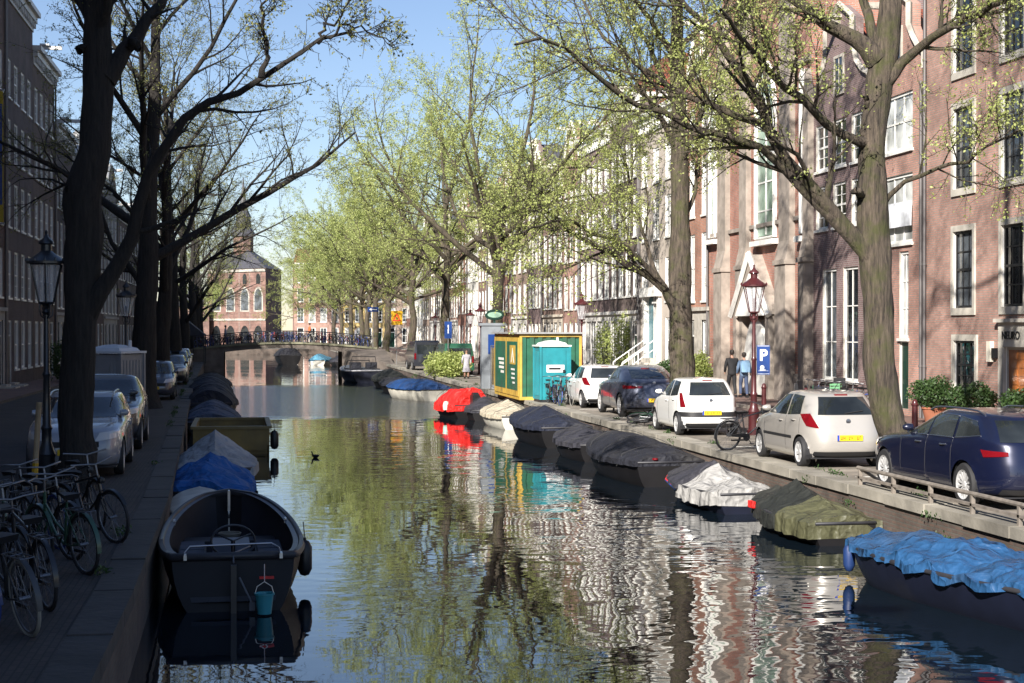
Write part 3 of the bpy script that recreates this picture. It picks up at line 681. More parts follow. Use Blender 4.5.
# ------------------------------------------------------------------ trees
BARK = barkmat('bark_elm', (.022, .017, .014), (.125, .098, .072), (.055, .062, .015), .8)
BARK2 = barkmat('bark_shaded', (.009, .008, .007), (.030, .025, .021))  # elm bark with the shaded bank's gloom painted into its colour
LEAF = leafmat('spring_leaf', (.33, .39, .10), (.55, .60, .22), .5)
LEAFG = leafmat('spring_leaf_green', (.31, .38, .10), (.55, .60, .24), .5)
LEAFS = leafmat('spring_leaf_shaded', (.12, .14, .04), (.27, .27, .09), .4)  # dimmer leaf copy: backlit shade is put into the colour
LEAFD = leafmat('evergreen_leaf', (.02, .05, .012), (.06, .11, .03), .25)

def tubes_mesh(groups, name, mats, sides_of):
    """groups: list of (pts Kx3, radii K); batches equal K and side counts"""
    by = {}
    for P, R in groups:
        by.setdefault((len(P), sides_of(R[0])), []).append((P, R))
    V = []; Fq = []; off = 0
    for (K, S), lst in by.items():
        P = np.array([p for p, _ in lst], dtype=float); R = np.array([r for _, r in lst], dtype=float); M = len(lst)
        T = np.gradient(P, axis=1); T /= np.linalg.norm(T, axis=2, keepdims=True) + 1e-9
        D = P[:, -1] - P[:, 0]; D /= np.linalg.norm(D, axis=1, keepdims=True) + 1e-9
        ref = np.where(np.abs(D[:, 2:3]) < .75, np.array([[0, 0, 1.]]), np.array([[1., 0, 0]]))[:, None, :]
        n1 = np.cross(T, np.broadcast_to(ref, T.shape)); n1 /= np.linalg.norm(n1, axis=2, keepdims=True) + 1e-9; n2 = np.cross(T, n1)
        a = np.arange(S) * 2 * math.pi / S
        zz = P[:, :, None, 2]; aa = a[None, None, :]; big_ = (R[:, :, None] > .06)
        lum = 1 + big_ * (.055 * np.sin(2.3 * zz + 2 * aa + 1) + .04 * np.sin(5.1 * zz - 3 * aa) + .035 * np.sin(9 * aa + 2.2 * np.sin(1.9 * zz)) + .03 * np.sin(8.7 * zz + 5 * aa + 2))
        ring = P[:, :, None, :] + (R[:, :, None] * lum)[..., None] * (np.cos(a)[None, None, :, None] * n1[:, :, None, :] + np.sin(a)[None, None, :, None] * n2[:, :, None, :])
        V.append(ring.reshape(-1, 3))
        idx = np.arange(M * K * S).reshape(M, K, S) + off
        a0 = idx[:, :-1, :]; a1 = np.roll(a0, -1, axis=2); b0 = idx[:, 1:, :]; b1 = np.roll(b0, -1, axis=2)
        Fq.append(np.stack([a0, a1, b1, b0], axis=-1).reshape(-1, 4)); off += M * K * S
    return fast_mesh(name, np.concatenate(V), np.concatenate(Fq), mats)

def leaves_mesh(P, size, rng, name, m, droop=.3):
    n = len(P); d = rng.normal(size=(n, 3)); d[:, 2] -= droop; d /= np.linalg.norm(d, axis=1, keepdims=True)
    w = np.cross(d, rng.normal(size=(n, 3))); w /= np.linalg.norm(w, axis=1, keepdims=True) + 1e-9
    L = size * rng.uniform(.6, 1.35, (n, 1)); W = L * rng.uniform(.45, .7, (n, 1))
    V = np.stack([P, P + d * L * .5 + w * W * .5, P + d * L, P + d * L * .45 - w * W * .5], axis=1).reshape(-1, 3)
    return fast_mesh(name, V, np.arange(n * 4).reshape(n, 4), m, smooth=False)

def rot_about(v, axis, a):
    axis = axis / (np.linalg.norm(axis) + 1e-9)
    return v * math.cos(a) + np.cross(axis, v) * math.sin(a) + axis * np.dot(axis, v) * (1 - math.cos(a))

def grow(rng, p, d, L, r0, r1, K, wander, up):
    P = [p]; d = d / np.linalg.norm(d); R = [r0]
    for i in range(1, K):
        d = d + rng.normal(size=3) * wander; d[2] += up; d /= np.linalg.norm(d)
        p = p + d * L / (K - 1); P.append(p); R.append(r0 + (r1 - r0) * i / (K - 1))
    return np.array(P), R

def smooth_path(pts, n):
    P = np.array(pts, float); t = np.concatenate([[0], np.cumsum(np.linalg.norm(np.diff(P, axis=0), axis=1))]); t /= t[-1]
    q = np.linspace(0, 1, n); m = np.gradient(P, t, axis=0); out = []
    for x in q:
        i = min(np.searchsorted(t, x, 'right') - 1, len(P) - 2); h = t[i + 1] - t[i]; s = (x - t[i]) / h
        out.append((2 * s**3 - 3 * s**2 + 1) * P[i] + (s**3 - 2 * s**2 + s) * h * m[i] + (-2 * s**3 + 3 * s**2) * P[i + 1] + (s**3 - s**2) * h * m[i + 1])
    return np.array(out)

def tree_data(name, seed, H, r, vase=False, fork=.32, nl=8, spread=1., n2=8, n3=6, n4=4, leaves=9, lsize=.075, trunk=None, limbs=None, lm=None, bark=None, lean=(0, 0), extra=True, flare=1.7, limb_r=.5, twig=1.):
    rng = np.random.default_rng(seed); bark = bark or BARK; lm = lm or LEAF
    if trunk is None:
        pts = [(0, 0, -.05)]; x = y = 0.
        for i in range(1, 7):
            x += rng.normal() * .09 + lean[0] / 6; y += rng.normal() * .09 + lean[1] / 6; pts.append((x, y, H * (.42 if vase else .8) * i / 6))
        T = smooth_path(pts, 22); RT = [r * (1 - (.45 if vase else .78) * (i / 21) ** 1.1) for i in range(22)]
    else:
        T = smooth_path([p[:3] for p in trunk], 70); rr = np.interp(np.linspace(0, 1, 70), np.linspace(0, 1, len(trunk)), [p[3] for p in trunk]); RT = list(rr)
    # root flare
    z0 = T[0][2]
    base = T[0]; ex = [(base + (T[-1] - T[0]) / np.linalg.norm(T[-1] - T[0]) * f, RT[0] * (1 + (flare - 1) * (1 - f / .9) ** 2.4)) for f in (0, .12, .28, .48, .7)]
    keep = [i for i in range(len(T)) if T[i][2] > base[2] + .85]; T2 = np.array([e[0] for e in ex] + [T[i] for i in keep]); R2 = [e[1] for e in ex] + [RT[i] for i in keep]
    big = [(T2, R2)]; mid = []; small = []; LP = []
    L1 = []
    if limbs:
        for lb in limbs:
            P = smooth_path([p[:3] for p in lb[0]], 14); P[1:-1] += rng.normal(size=(12, 3)) * .03
            L1.append((P, [(lb[1] + (lb[2] - lb[1]) * (i / 13) ** .8) * (1 + .28 * math.exp(-i / .8)) for i in range(14)]))
    if extra:
        for i in range(nl):
            f = fork + (1 - fork) * (i / max(1, nl - 1)) * .97; k = f * (len(T) - 1); i0 = min(int(k), len(T) - 2); p = T[i0] + (T[i0 + 1] - T[i0]) * (k - i0)
            az = i * 2.4 + rng.uniform(-.5, .5); el = rad(rng.uniform(28, 48) + 22 * (f - fork))
            d = np.array([math.cos(az) * math.cos(el), math.sin(az) * math.cos(el), math.sin(el)])
            if vase:
                el = rad(rng.uniform(22, 44) + (30 if f > .93 else 0)); d = np.array([math.cos(az) * math.cos(el), math.sin(az) * math.cos(el), math.sin(el)])
                L = H * rng.uniform(.50, .66) * spread * (1 if f > .85 else .8); r0 = r * rng.uniform(.34, .5); L1.append(grow(rng, p, d, L, r0, r0 * .14, 11, .11, .055)); continue
            L = H * rng.uniform(.34, .46) * spread * (1.12 - .55 * (f - fork)); r0 = max(.04, min(RT[i0] * .62, r * limb_r * (1.15 - f)))
            L1.append(grow(rng, p, d, L, r0, r0 * .16, 9, .10, .03))
    for P, R in L1:
        big.append((P, R)); Lp = np.linalg.norm(np.diff(P, axis=0), axis=1).sum(); K = len(P)
        if np.linalg.norm(P[-1] - P[0]) < .9: continue
        for j in range(n2):
            f = .22 + .78 * (j + rng.uniform(0, .6)) / n2; f = min(f, .995); k = f * (K - 1); i0 = int(k); p = P[i0] + (P[min(i0 + 1, K - 1)] - P[i0]) * (k - i0)
            T1 = P[min(i0 + 1, K - 1)] - P[max(i0 - 1, 0)]; T1 /= np.linalg.norm(T1)
            d = rot_about(T1, np.cross(T1, rng.normal(size=3)), rad(rng.uniform(28, 62))); d[2] += .12
            L = Lp * rng.uniform(.28, .46) * (1.15 - .5 * f) * twig; r0 = max(.012, R[i0] * .5)
            P2, R2_ = grow(rng, p, d, L, r0, .006, 6, .13, .02); mid.append((P2, R2_))
            for q in range(n3):
                f2 = .18 + .82 * (q + rng.uniform(0, .7)) / n3; f2 = min(f2, .99); k2 = f2 * 5; j0 = int(k2); p2 = P2[j0] + (P2[min(j0 + 1, 5)] - P2[j0]) * (k2 - j0)
                t2 = P2[min(j0 + 1, 5)] - P2[max(j0 - 1, 0)]; t2 /= np.linalg.norm(t2)
                d2 = rot_about(t2, np.cross(t2, rng.normal(size=3)), rad(rng.uniform(25, 65)))
                L3 = L * rng.uniform(.3, .5); P3, R3 = grow(rng, p2, d2, L3, max(.006, R2_[j0] * .5), .003, 4, .14, .0); small.append((P3, R3))
                for s in range(n4):
                    f3 = (s + rng.uniform(.2, 1)) / n4 * .99; k3 = f3 * 3; m0 = int(k3); p3 = P3[m0] + (P3[min(m0 + 1, 3)] - P3[m0]) * (k3 - m0)
                    d3 = rot_about(d2 / np.linalg.norm(d2), np.cross(d2, rng.normal(size=3)), rad(rng.uniform(20, 70))); L4 = rng.uniform(.18, .5) * twig
                    P4, R4 = grow(rng, p3, d3, L4, .0055, .0025, 3, .12, -.02); small.append((P4, R4))
                    if leaves:
                        c = rng.poisson(leaves); ff = rng.uniform(0, 1.05, (c, 1)) ** .6; LP.append(P4[0] + (P4[-1] - P4[0]) * ff + rng.normal(size=(c, 3)) * (.04 if leaves < 16 else .07))
    me_t = tubes_mesh(big, name + '_trunk', bark, lambda r_: 24 if r_ > .3 else (16 if r_ > .15 else 8))
    me_b = tubes_mesh(mid + small, name + '_branches', BARK2 if bark is BARK2 else bark, lambda r_: 5 if r_ > .02 else 3)
    LP = np.concatenate(LP) if LP else np.zeros((0, 3))
    me_c = leaves_mesh(LP, lsize, rng, name + '_crown', lm) if len(LP) else None
    return me_t, me_b, me_c
def tree(data, loc, rz, sc, label, group):
    root = empty('street_tree', loc, rz, label, 'tree', group); root.scale = (sc, sc, sc)
    mesh_obj('trunk', data[0], root); mesh_obj('branches', data[1], root)
    if data[2]: mesh_obj('crown', data[2], root)
    return root
def rel(px, py, Y, o): p = at(px, py, Y); return (p[0] - o[0], p[1] - o[1], p[2] - o[2])
GR, GL = 'street trees along the sunlit quay', 'street trees along the shaded quay'
# big mossy elm between the silver hatchback and the navy estate car
Y1 = Yd(11.5, 29.0); o1 = (11.55, Y1, ST)
tr = [(0, 0, -.05, .30)] + [rel(a, b_, Y1, o1) + (r_,) for a, b_, r_ in ((881, 380, .265), (878, 300, .265), (874, 245, .285), (872, 190, .245), (873, 130, .23), (880, 80, .21), (888, 30, .18), (893, -40, .16), (899, -130, .15), (905, -220, .12), (900, -330, .08), (896, -450, .03))]
def limb(o, pts, r0, r1, Y0, dY): n = len(pts); return ([rel(a, b_, Y0 + dY * (i / (n - 1)) ** 1.9, o) for i, (a, b_) in enumerate(pts)], r0, r1)
lb = [limb(o1, [(880, 278), (868, 254), (846, 229), (812, 190), (779, 146), (759, 99), (736, 66), (714, 33), (681, 0), (650, -40)], .165, .03, Y1, -1.5),
      limb(o1, [(856, 243), (836, 222), (798, 183), (772, 150), (717, 135), (670, 117), (637, 106), (615, 91), (582, 62), (548, 40), (515, 45)], .10, .02, Y1 - .05, -3.2),
      limb(o1, [(779, 140), (765, 128), (706, 102), (677, 88), (651, 73), (629, 58), (604, 37), (582, 0), (560, -30)], .075, .015, Y1 - .5, 1.6),
      limb(o1, [(874, 143), (860, 141), (831, 128), (798, 99), (768, 70), (743, 44), (720, 10)], .10, .03, Y1, -3.),
      limb(o1, [(876, 60), (860, 48), (831, 26), (794, 0), (760, -30), (720, -60)], .16, .05, Y1, .6),
      limb(o1, [(876, 215), (900, 190), (930, 172), (965, 160), (1000, 140), (1040, 120)], .05, .012, Y1, -4.),
      limb(o1, [(880, 90), (905, 60), (940, 30), (985, 10), (1030, -20)], .11, .03, Y1, -3.5),
      limb(o1, [(872, 200), (862, 196), (857, 190)], .085, .06, Y1, -.3), limb(o1, [(876, 118), (868, 108), (866, 98)], .08, .05, Y1, -.2),
      limb(o1, [(884, 70), (870, 20), (850, -40), (830, -100)], .11, .04, Y1, 3.), limb(o1, [(893, -20), (920, -60), (960, -110)], .1, .03, Y1, 3.)]
D1 = tree_data('elm_near', 5, 17, .36, trunk=tr, limbs=lb, extra=True, fork=.7, nl=4, n2=14, n3=8, n4=4, leaves=6.5, lsize=.052, flare=2.1, twig=.8, lm=LEAF)
tree(D1, o1, 0, 1, 'thick mossy elm rising between the silver hatchback and the navy estate car', GR)
# second elm behind the white hatchback
Y2 = Yd(11.9, 45.5); o2 = (11.9, Y2, ST)
tr = [(0, 0, -.05, .37)] + [rel(a, b_, Y2, o2) + (r_,) for a, b_, r_ in ((681, 340, .33), (680, 280, .32), (680, 200, .27), (679, 130, .23), (677, 60, .20), (677, 0, .16), (674, -60, .12), (672, -130, .05))]
lb = [limb(o2, [(681, 322), (672, 300), (653, 279), (630, 266), (609, 253), (587, 242), (566, 229), (548, 212), (530, 205)], .15, .025, Y2, -3.),
      limb(o2, [(665, 288), (645, 263), (627, 247), (593, 232), (566, 221), (540, 226), (515, 235)], .085, .02, Y2 - .3, -5.),
      limb(o2, [(660, 282), (656, 274), (645, 240), (632, 200), (625, 160), (610, 120)], .07, .02, Y2, 2.),
      limb(o2, [(682, 218), (690, 205), (696, 180), (700, 150), (712, 110)], .07, .02, Y2, 1.5), limb(o2, [(682, 90), (710, 50), (740, 20), (770, -20)], .1, .02, Y2, 2.),
      limb(o2, [(677, 150), (655, 110), (625, 80), (590, 60), (560, 50)], .1, .02, Y2, -2.), limb(o2, [(677, 110), (660, 70), (640, 30), (610, -10), (580, -30)], .1, .02, Y2, 1.),
      limb(o2, [(676, 60), (650, 20), (620, -20), (590, -60)], .09, .02, Y2, -4.), limb(o2, [(679, 170), (700, 120), (725, 90)], .07, .02, Y2, -4.), limb(o2, [(674, 20), (690, -30), (700, -90)], .08, .02, Y2, -2.)]
D2 = tree_data('elm_second', 8, 17, .35, trunk=tr, limbs=lb, extra=True, fork=.68, nl=5, n2=13, n3=8, n4=5, leaves=13, lsize=.058, lm=LEAF)
tree(D2, o2, 0, 1, 'tall elm whose trunk rises behind the white hatchback with black bumper', GR)
# mid-distance elms: three shapes, each copied with a turn and a scale of its own
DA = tree_data('elm_a', 21, 17, .32, vase=True, fork=.66, nl=11, n2=9, n3=7, n4=4, leaves=19, lsize=.085, lm=LEAFG)
DB = tree_data('elm_b', 34, 17.5, .31, vase=True, fork=.70, nl=11, n2=9, n3=7, n4=4, leaves=18, lsize=.085, lm=LEAF, lean=(-.5, 0))
DC = tree_data('elm_c', 55, 16, .28, vase=True, fork=.62, nl=10, n2=9, n3=7, n4=4, leaves=20, lsize=.10, lm=LEAFG, lean=(.4, .3))
def rx(X, d): return (X, Yd(X, d), ST)
for dat, X, d, rz, sc, lab in ((DA, 11.6, 77, 0.6, 1.06, 'leafy elm behind the green container with a pale straight trunk'), (DB, 11.5, 100, 2.2, 1.08, 'leafy elm with forked limbs beside the green bush and the woman in white'),
                               (DC, 11.7, 121, 4.0, 1.1, 'slender elm between the bridge end and the forked elm'), (DA, 11.5, 145, 3.1, 1.05, 'elm with thick trunk at the right end of the bridge'),
                               (DB, 11.6, 158, 5.2, 1.05, 'elm just beyond the right end of the bridge, second after the thick trunk'), (DC, 11.4, 171, .3, 1.12, 'elm beyond the bridge, third after the thick trunk'),
                               (DA, 11.6, 184, 4.4, 1.05, 'elm well beyond the bridge, fourth after the thick trunk'), (DB, 11.5, 200, 1.3, 1.05, 'elm far beyond the bridge, fifth after the thick trunk'),
                               (DC, 11.5, 217, 2.8, 1.1, 'elm far beyond the bridge, last but one of the sunlit row'), (DA, 11.2, 232, 1.9, 1.1, 'last elm of the sunlit row before the church'), (DB, 6.9, 243, .7, .72, 'elm on the cross street just right of the church'), (DC, 9.6, 245, 2.7, .85, 'elm on the cross street in front of the pink end house')):
    tree(dat, rx(X, d), rz, sc, lab, GR)
# shaded side: the near trunk with its limb over the canal
Y3 = Yd(-3.0, 27.4); o3 = (at(76, 460, Y3)[0], Y3, ST)
tr = [(0, 0, -.05, .31)] + [rel(a, b_, Y3, o3) + (r_,) for a, b_, r_ in ((76, 400, .275), (80, 330, .28), (82, 280, .28), (84, 235, .30), (84, 190, .31), (93, 160, .26), (98, 100, .235), (98, 40, .225), (97, -20, .2), (100, -90, .15), (104, -170, .08), (108, -240, .03))]
lb = [limb(o3, [(84, 322), (93, 300), (112, 275), (124, 250), (132, 228), (143, 188), (155, 162), (167, 143), (190, 113), (217, 101), (256, 82), (290, 58), (318, 43), (352, 32)], .155, .022, Y3, -1.2),
      limb(o3, [(106, 78), (112, 68), (128, 48), (147, 20), (165, -4), (185, -40)], .155, .06, Y3, .8), limb(o3, [(92, 30), (80, 0), (60, -40), (30, -80)], .1, .04, Y3, 1.),
      limb(o3, [(97, 40), (112, -10), (120, -60)], .1, .04, Y3, -2.), limb(o3, [(92, 52), (84, 48), (80, 52)], .09, .06, Y3, -.2), limb(o3, [(82, 190), (75, 187), (71, 191)], .13, .09, Y3, -.15), limb(o3, [(131, 44), (137, 46), (140, 50)], .08, .06, Y3, 0.), limb(o3, [(318, 43), (330, 25), (345, 12), (352, -8)], .035, .01, Y3 - 1.2, -.3), limb(o3, [(262, 78), (268, 50), (262, 20), (270, -10)], .05, .015, Y3 - 1., -.4), limb(o3, [(318, 43), (345, 26), (372, 34), (395, 46)], .03, .008, Y3 - 1.2, -.5)]
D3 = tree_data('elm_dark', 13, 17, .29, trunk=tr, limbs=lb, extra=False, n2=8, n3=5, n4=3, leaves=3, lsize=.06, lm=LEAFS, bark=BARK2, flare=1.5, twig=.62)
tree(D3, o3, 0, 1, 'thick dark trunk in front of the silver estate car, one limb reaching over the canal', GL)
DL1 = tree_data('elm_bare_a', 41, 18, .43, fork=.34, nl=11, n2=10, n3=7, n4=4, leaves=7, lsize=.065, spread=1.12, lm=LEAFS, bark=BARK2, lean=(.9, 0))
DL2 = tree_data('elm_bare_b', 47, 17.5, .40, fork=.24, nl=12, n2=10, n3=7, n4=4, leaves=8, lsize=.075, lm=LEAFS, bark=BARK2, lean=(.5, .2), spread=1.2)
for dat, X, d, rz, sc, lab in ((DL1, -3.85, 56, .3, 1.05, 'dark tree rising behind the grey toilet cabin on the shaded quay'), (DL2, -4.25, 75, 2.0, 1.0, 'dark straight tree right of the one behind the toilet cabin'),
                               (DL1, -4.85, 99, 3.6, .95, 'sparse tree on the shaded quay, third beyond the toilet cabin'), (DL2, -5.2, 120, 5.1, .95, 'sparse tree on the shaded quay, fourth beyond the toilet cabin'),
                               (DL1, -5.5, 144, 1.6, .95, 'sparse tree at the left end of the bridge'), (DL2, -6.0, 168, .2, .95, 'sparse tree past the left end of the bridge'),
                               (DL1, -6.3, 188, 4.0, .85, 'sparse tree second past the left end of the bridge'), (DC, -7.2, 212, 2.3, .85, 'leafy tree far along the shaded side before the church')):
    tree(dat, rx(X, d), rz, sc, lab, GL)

# ------------------------------------------------------------------ shrubs
def shrub(name, loc, rx_, rz_, n, size, label, cat, pot=None, seed=1, lm=None, group=None, stretch=1.):
    rng = np.random.default_rng(seed); root = empty(name, loc, 0, label, cat, group)
    z0 = 0.
    if pot:
        p = MB(); p.lathe([(pot * .7, 0), (pot, pot * 1.3), (pot * 1.08, pot * 1.3), (pot * 1.08, pot * 1.45), (pot * .95, pot * 1.45), (pot * .9, pot * 1.3), (0, pot * 1.3)], 20)
        p.build('pot', mat('terracotta', (.30, .11, .06), .8, var=.2), root, smooth=30); z0 = pot * 1.3
    u = rng.normal(size=(n, 3)); u /= np.linalg.norm(u, axis=1, keepdims=True); rr_ = rng.uniform(.25, 1, (n, 1)) ** .5
    lob = 1 + .25 * np.sin(u[:, :1] * 5 + seed) * np.cos(u[:, 1:2] * 4 + seed)
    P = u * rr_ * lob * np.array([[rx_ * stretch, rx_, rz_]]) + np.array([[0, 0, z0 + rz_ * .95]])
    st = []
    for i in range(26):
        q = P[rng.integers(n)]; st.append((np.array([[0, 0, z0 - .02], q * .5 + np.array([0, 0, z0 * .5]), q]), [.02, .012, .004]))
    mesh_obj('stems', tubes_mesh(st, 'stems', BARK2, lambda r_: 4), root); mesh_obj('foliage', leaves_mesh(P, size, rng, 'foliage', lm or LEAFD, 0), root)
    return root
def pv(px, X): return (X, facY(px, X), ST + .1)
shrub('potted_shrub', pv(934, 18.6), .62, .45, 3500, .085, 'rounded evergreen shrub in terracotta pot nearest the red bollard', 'potted plant', .32, 3, group='potted shrubs by the corner house')
shrub('potted_shrub', pv(973, 18.5), .68, .42, 3500, .085, 'dark evergreen shrub in low terracotta pot under the ground floor window', 'potted plant', .30, 4, group='potted shrubs by the corner house')
shrub('potted_shrub', pv(1022, 18.4), .5, .4, 2600, .085, 'evergreen shrub in pot beside the orange wooden door', 'potted plant', .3, 5, group='potted shrubs by the corner house')
shrub('shrub', pv(699, 18.7), .55, .85, 3000, .12, 'green shrub against the stoop right of the second elm trunk', 'shrub', None, 6, LEAFG)
shrub('shrub', pv(665, 18.9), .45, .6, 2400, .12, 'small dark shrub left of the second elm trunk by the stoop', 'shrub', None, 7)
shrub('shrub', (10.9, Yd(10.9, 93), ST), 1.0, .75, 4500, .15, 'bright green bush on the quay beside the forked elm and the van', 'shrub', None, 8, LEAFG, stretch=1.4)
shrub('shrub', (10.9, Yd(10.9, 76), ST), .35, .55, 1500, .12, 'small weedy bush at the foot of the grey kiosk', 'shrub', None, 9, LEAFG)
for i, (px, X, h, lab) in enumerate(((604, 19.1, 2.6, 'climbing plant on the white shopfront left of the teal doors'), (622, 19.1, 3.0, 'taller climbing plant on the pilasters right of the red lamp'))):
    shrub('climbing_plant', pv(px, X), .55, h * .62, 1500, .13, lab, 'climbing plant', None, 20 + i, LEAFG)
shrub('shrub', (-9.6, Yd(-9.6, 82), ST + .1), .8, 1.1, 2500, .12, 'dark shrub at the foot of the shaded facade left of the near lamp', 'shrub', None, 31)

# weeds and moss tufts growing from the quay edges
rng = np.random.default_rng(77); P = []
for k in range(70):
    side = rng.random() < .72; yy = rng.uniform(16, 110); c = rng.integers(25, 90); x = QR + .47 + rng.normal() * .03 if side else QL(yy) - .42
    if rng.random() < .35 and side: x = QR - .03; zz = ST - rng.uniform(.05, .5)
    else: zz = ST
    P.append(np.array([x, yy, zz + .02]) + rng.normal(size=(c, 3)) * np.array([.05, .16, .03]))
o = mesh_obj('weeds', leaves_mesh(np.concatenate(P), .05, rng, 'weeds', LEAFD, -.8)); o['kind'] = 'stuff'; o['label'] = 'weeds growing from the joints along the quay edge'; o['category'] = 'weeds'
# ------------------------------------------------------------------ cars
CARGLASS = glassmat('car_glass', (.02, .024, .026), .02, 1.0, .0006)
TAIL = mat('tail_light_red', (.15, .004, .008), .12, var=.05, coat=1); LAMPW = mat('clear_lamp', (.6, .6, .6), .1, var=.05, coat=1)
TRIM = mat('black_plastic', (.02, .02, .022), .5, var=.1); PLATE = mat('plate_yellow', (.75, .48, .02), .4, var=.03); PBLUE = mat('plate_blue', (.02, .06, .4), .4, var=.03)
ALLOY = mat('alloy', (.52, .52, .52), .3, metal=.25, var=.1); CHROME = mat('chrome', (.45, .45, .47), .3, metal=1, var=.03)
NEXP = 4.6
_u = []
def _unit():
    t = np.linspace(0, math.pi / 2, 400); x = np.cos(t) ** (2 / NEXP) * 2.3; y = np.sin(t) ** (2 / NEXP)
    s = np.concatenate([[0], np.cumsum(np.hypot(np.diff(x), np.diff(y)))]); q = np.linspace(0, s[-1], 37)
    return np.interp(q, s, x) / 2.3, np.interp(q, s, y)
UX, UY = _unit()
RING = [(a, b_) for a, b_ in zip(UX, UY)]                              # front centre to left side middle
RING = RING + [(-a, b_) for a, b_ in reversed(RING[:-1])]; RING = RING + [(a, -b_) for a, b_ in reversed(RING[1:-1])]
def ringn(N): return [(math.copysign(abs(u) ** (NEXP / N), u), math.copysign(abs(v) ** (NEXP / N), v)) for u, v in RING]
def nx(p, z):
    zb_ = p['side'][0][0][1]; k = min(1, max(0, (z - zb_) / (p['H'] - zb_))); return NEXP - (1.5 if p['L'] < 4.2 else 1.1) * k

PROF = {
 'hatch': dict(L=3.94, W=1.71, H=1.49, z=[.18, .24, .35, .50, .68, .78, .86, .92, .97, 1.02, 1.12, 1.22, 1.32, 1.40, 1.445, 1.475, 1.49],
               r=[.30, .10, .02, .0, .02, .05, .07, .09, .11, .13, .20, .28, .38, .47, .62, .95, 1.5], f=[3.7, 3.86, 3.93, 3.94, 3.88, 3.80, 3.62, 3.38, 3.08, 2.92, 2.74, 2.56, 2.37, 2.2, 2.05, 1.85, 1.6],
               w=[.74, .81, .84, .85, .855, .85, .845, .835, .82, .80, .765, .73, .695, .655, .62, .50, .15], wh=(.62, 3.14), wr=.30,
               side=[[(1.40, 1.0), (2.72, .99), (2.18, 1.37), (1.42, 1.41)], [(.66, 1.04), (1.33, 1.0), (1.35, 1.41), (.80, 1.39)]], rear=(.57, 1.04, .46, 1.38), front=(.66, 1.0, .52, 1.38), plate=.60, tail=(.62, 1.02, .80, 1.02)),
 'wagon': dict(L=4.9, W=1.86, H=1.46, z=[.18, .24, .35, .50, .68, .80, .88, .94, .985, 1.04, 1.14, 1.24, 1.32, 1.385, 1.425, 1.45, 1.46],
               r=[.30, .10, .02, .0, .02, .05, .07, .09, .11, .15, .24, .34, .44, .54, .68, 1.0, 1.7], f=[4.6, 4.82, 4.88, 4.9, 4.86, 4.78, 4.55, 4.15, 3.62, 3.36, 3.1, 2.86, 2.66, 2.48, 2.35, 2.2, 2.0],
               w=[.80, .88, .92, .93, .93, .925, .915, .90, .88, .86, .82, .78, .745, .71, .67, .56, .2], wh=(.98, 3.95), wr=.335,
               side=[[(2.30, 1.02), (3.22, 1.0), (2.62, 1.33), (2.28, 1.365)], [(1.40, 1.03), (2.22, 1.02), (2.20, 1.37), (1.45, 1.365)], [(.62, 1.10), (1.32, 1.035), (1.37, 1.36), (.86, 1.31)]],
               rear=(.66, 1.02, .58, 1.33), front=(.72, 1.02, .58, 1.36), plate=.74, tail=(.60, 1.02, .80, .90)),
 'suv': dict(L=4.73, W=1.9, H=1.60, z=[.24, .30, .42, .58, .76, .90, .98, 1.04, 1.09, 1.14, 1.22, 1.32, 1.41, 1.49, 1.54, 1.58, 1.60],
               r=[.35, .12, .03, .0, .03, .06, .08, .11, .16, .28, .50, .78, 1.05, 1.32, 1.55, 1.8, 2.1], f=[4.4, 4.62, 4.7, 4.73, 4.7, 4.62, 4.4, 4.0, 3.5, 3.3, 3.1, 2.9, 2.72, 2.55, 2.42, 2.3, 2.2],
               w=[.82, .90, .94, .95, .95, .945, .935, .92, .90, .88, .85, .80, .755, .72, .68, .56, .2], wh=(.92, 3.8), wr=.365,
               side=[[(2.25, 1.14), (3.25, 1.12), (2.62, 1.46), (2.23, 1.50)], [(1.30, 1.20), (2.17, 1.14), (2.15, 1.50), (1.50, 1.45)]], rear=(.62, 1.20, .55, 1.46), front=(.74, 1.14, .58, 1.47), plate=.55, tail=(.38, 1.15, .90, 1.0)),
}
def ip(p, k, z): return float(np.interp(z, p['z'], p[k]))
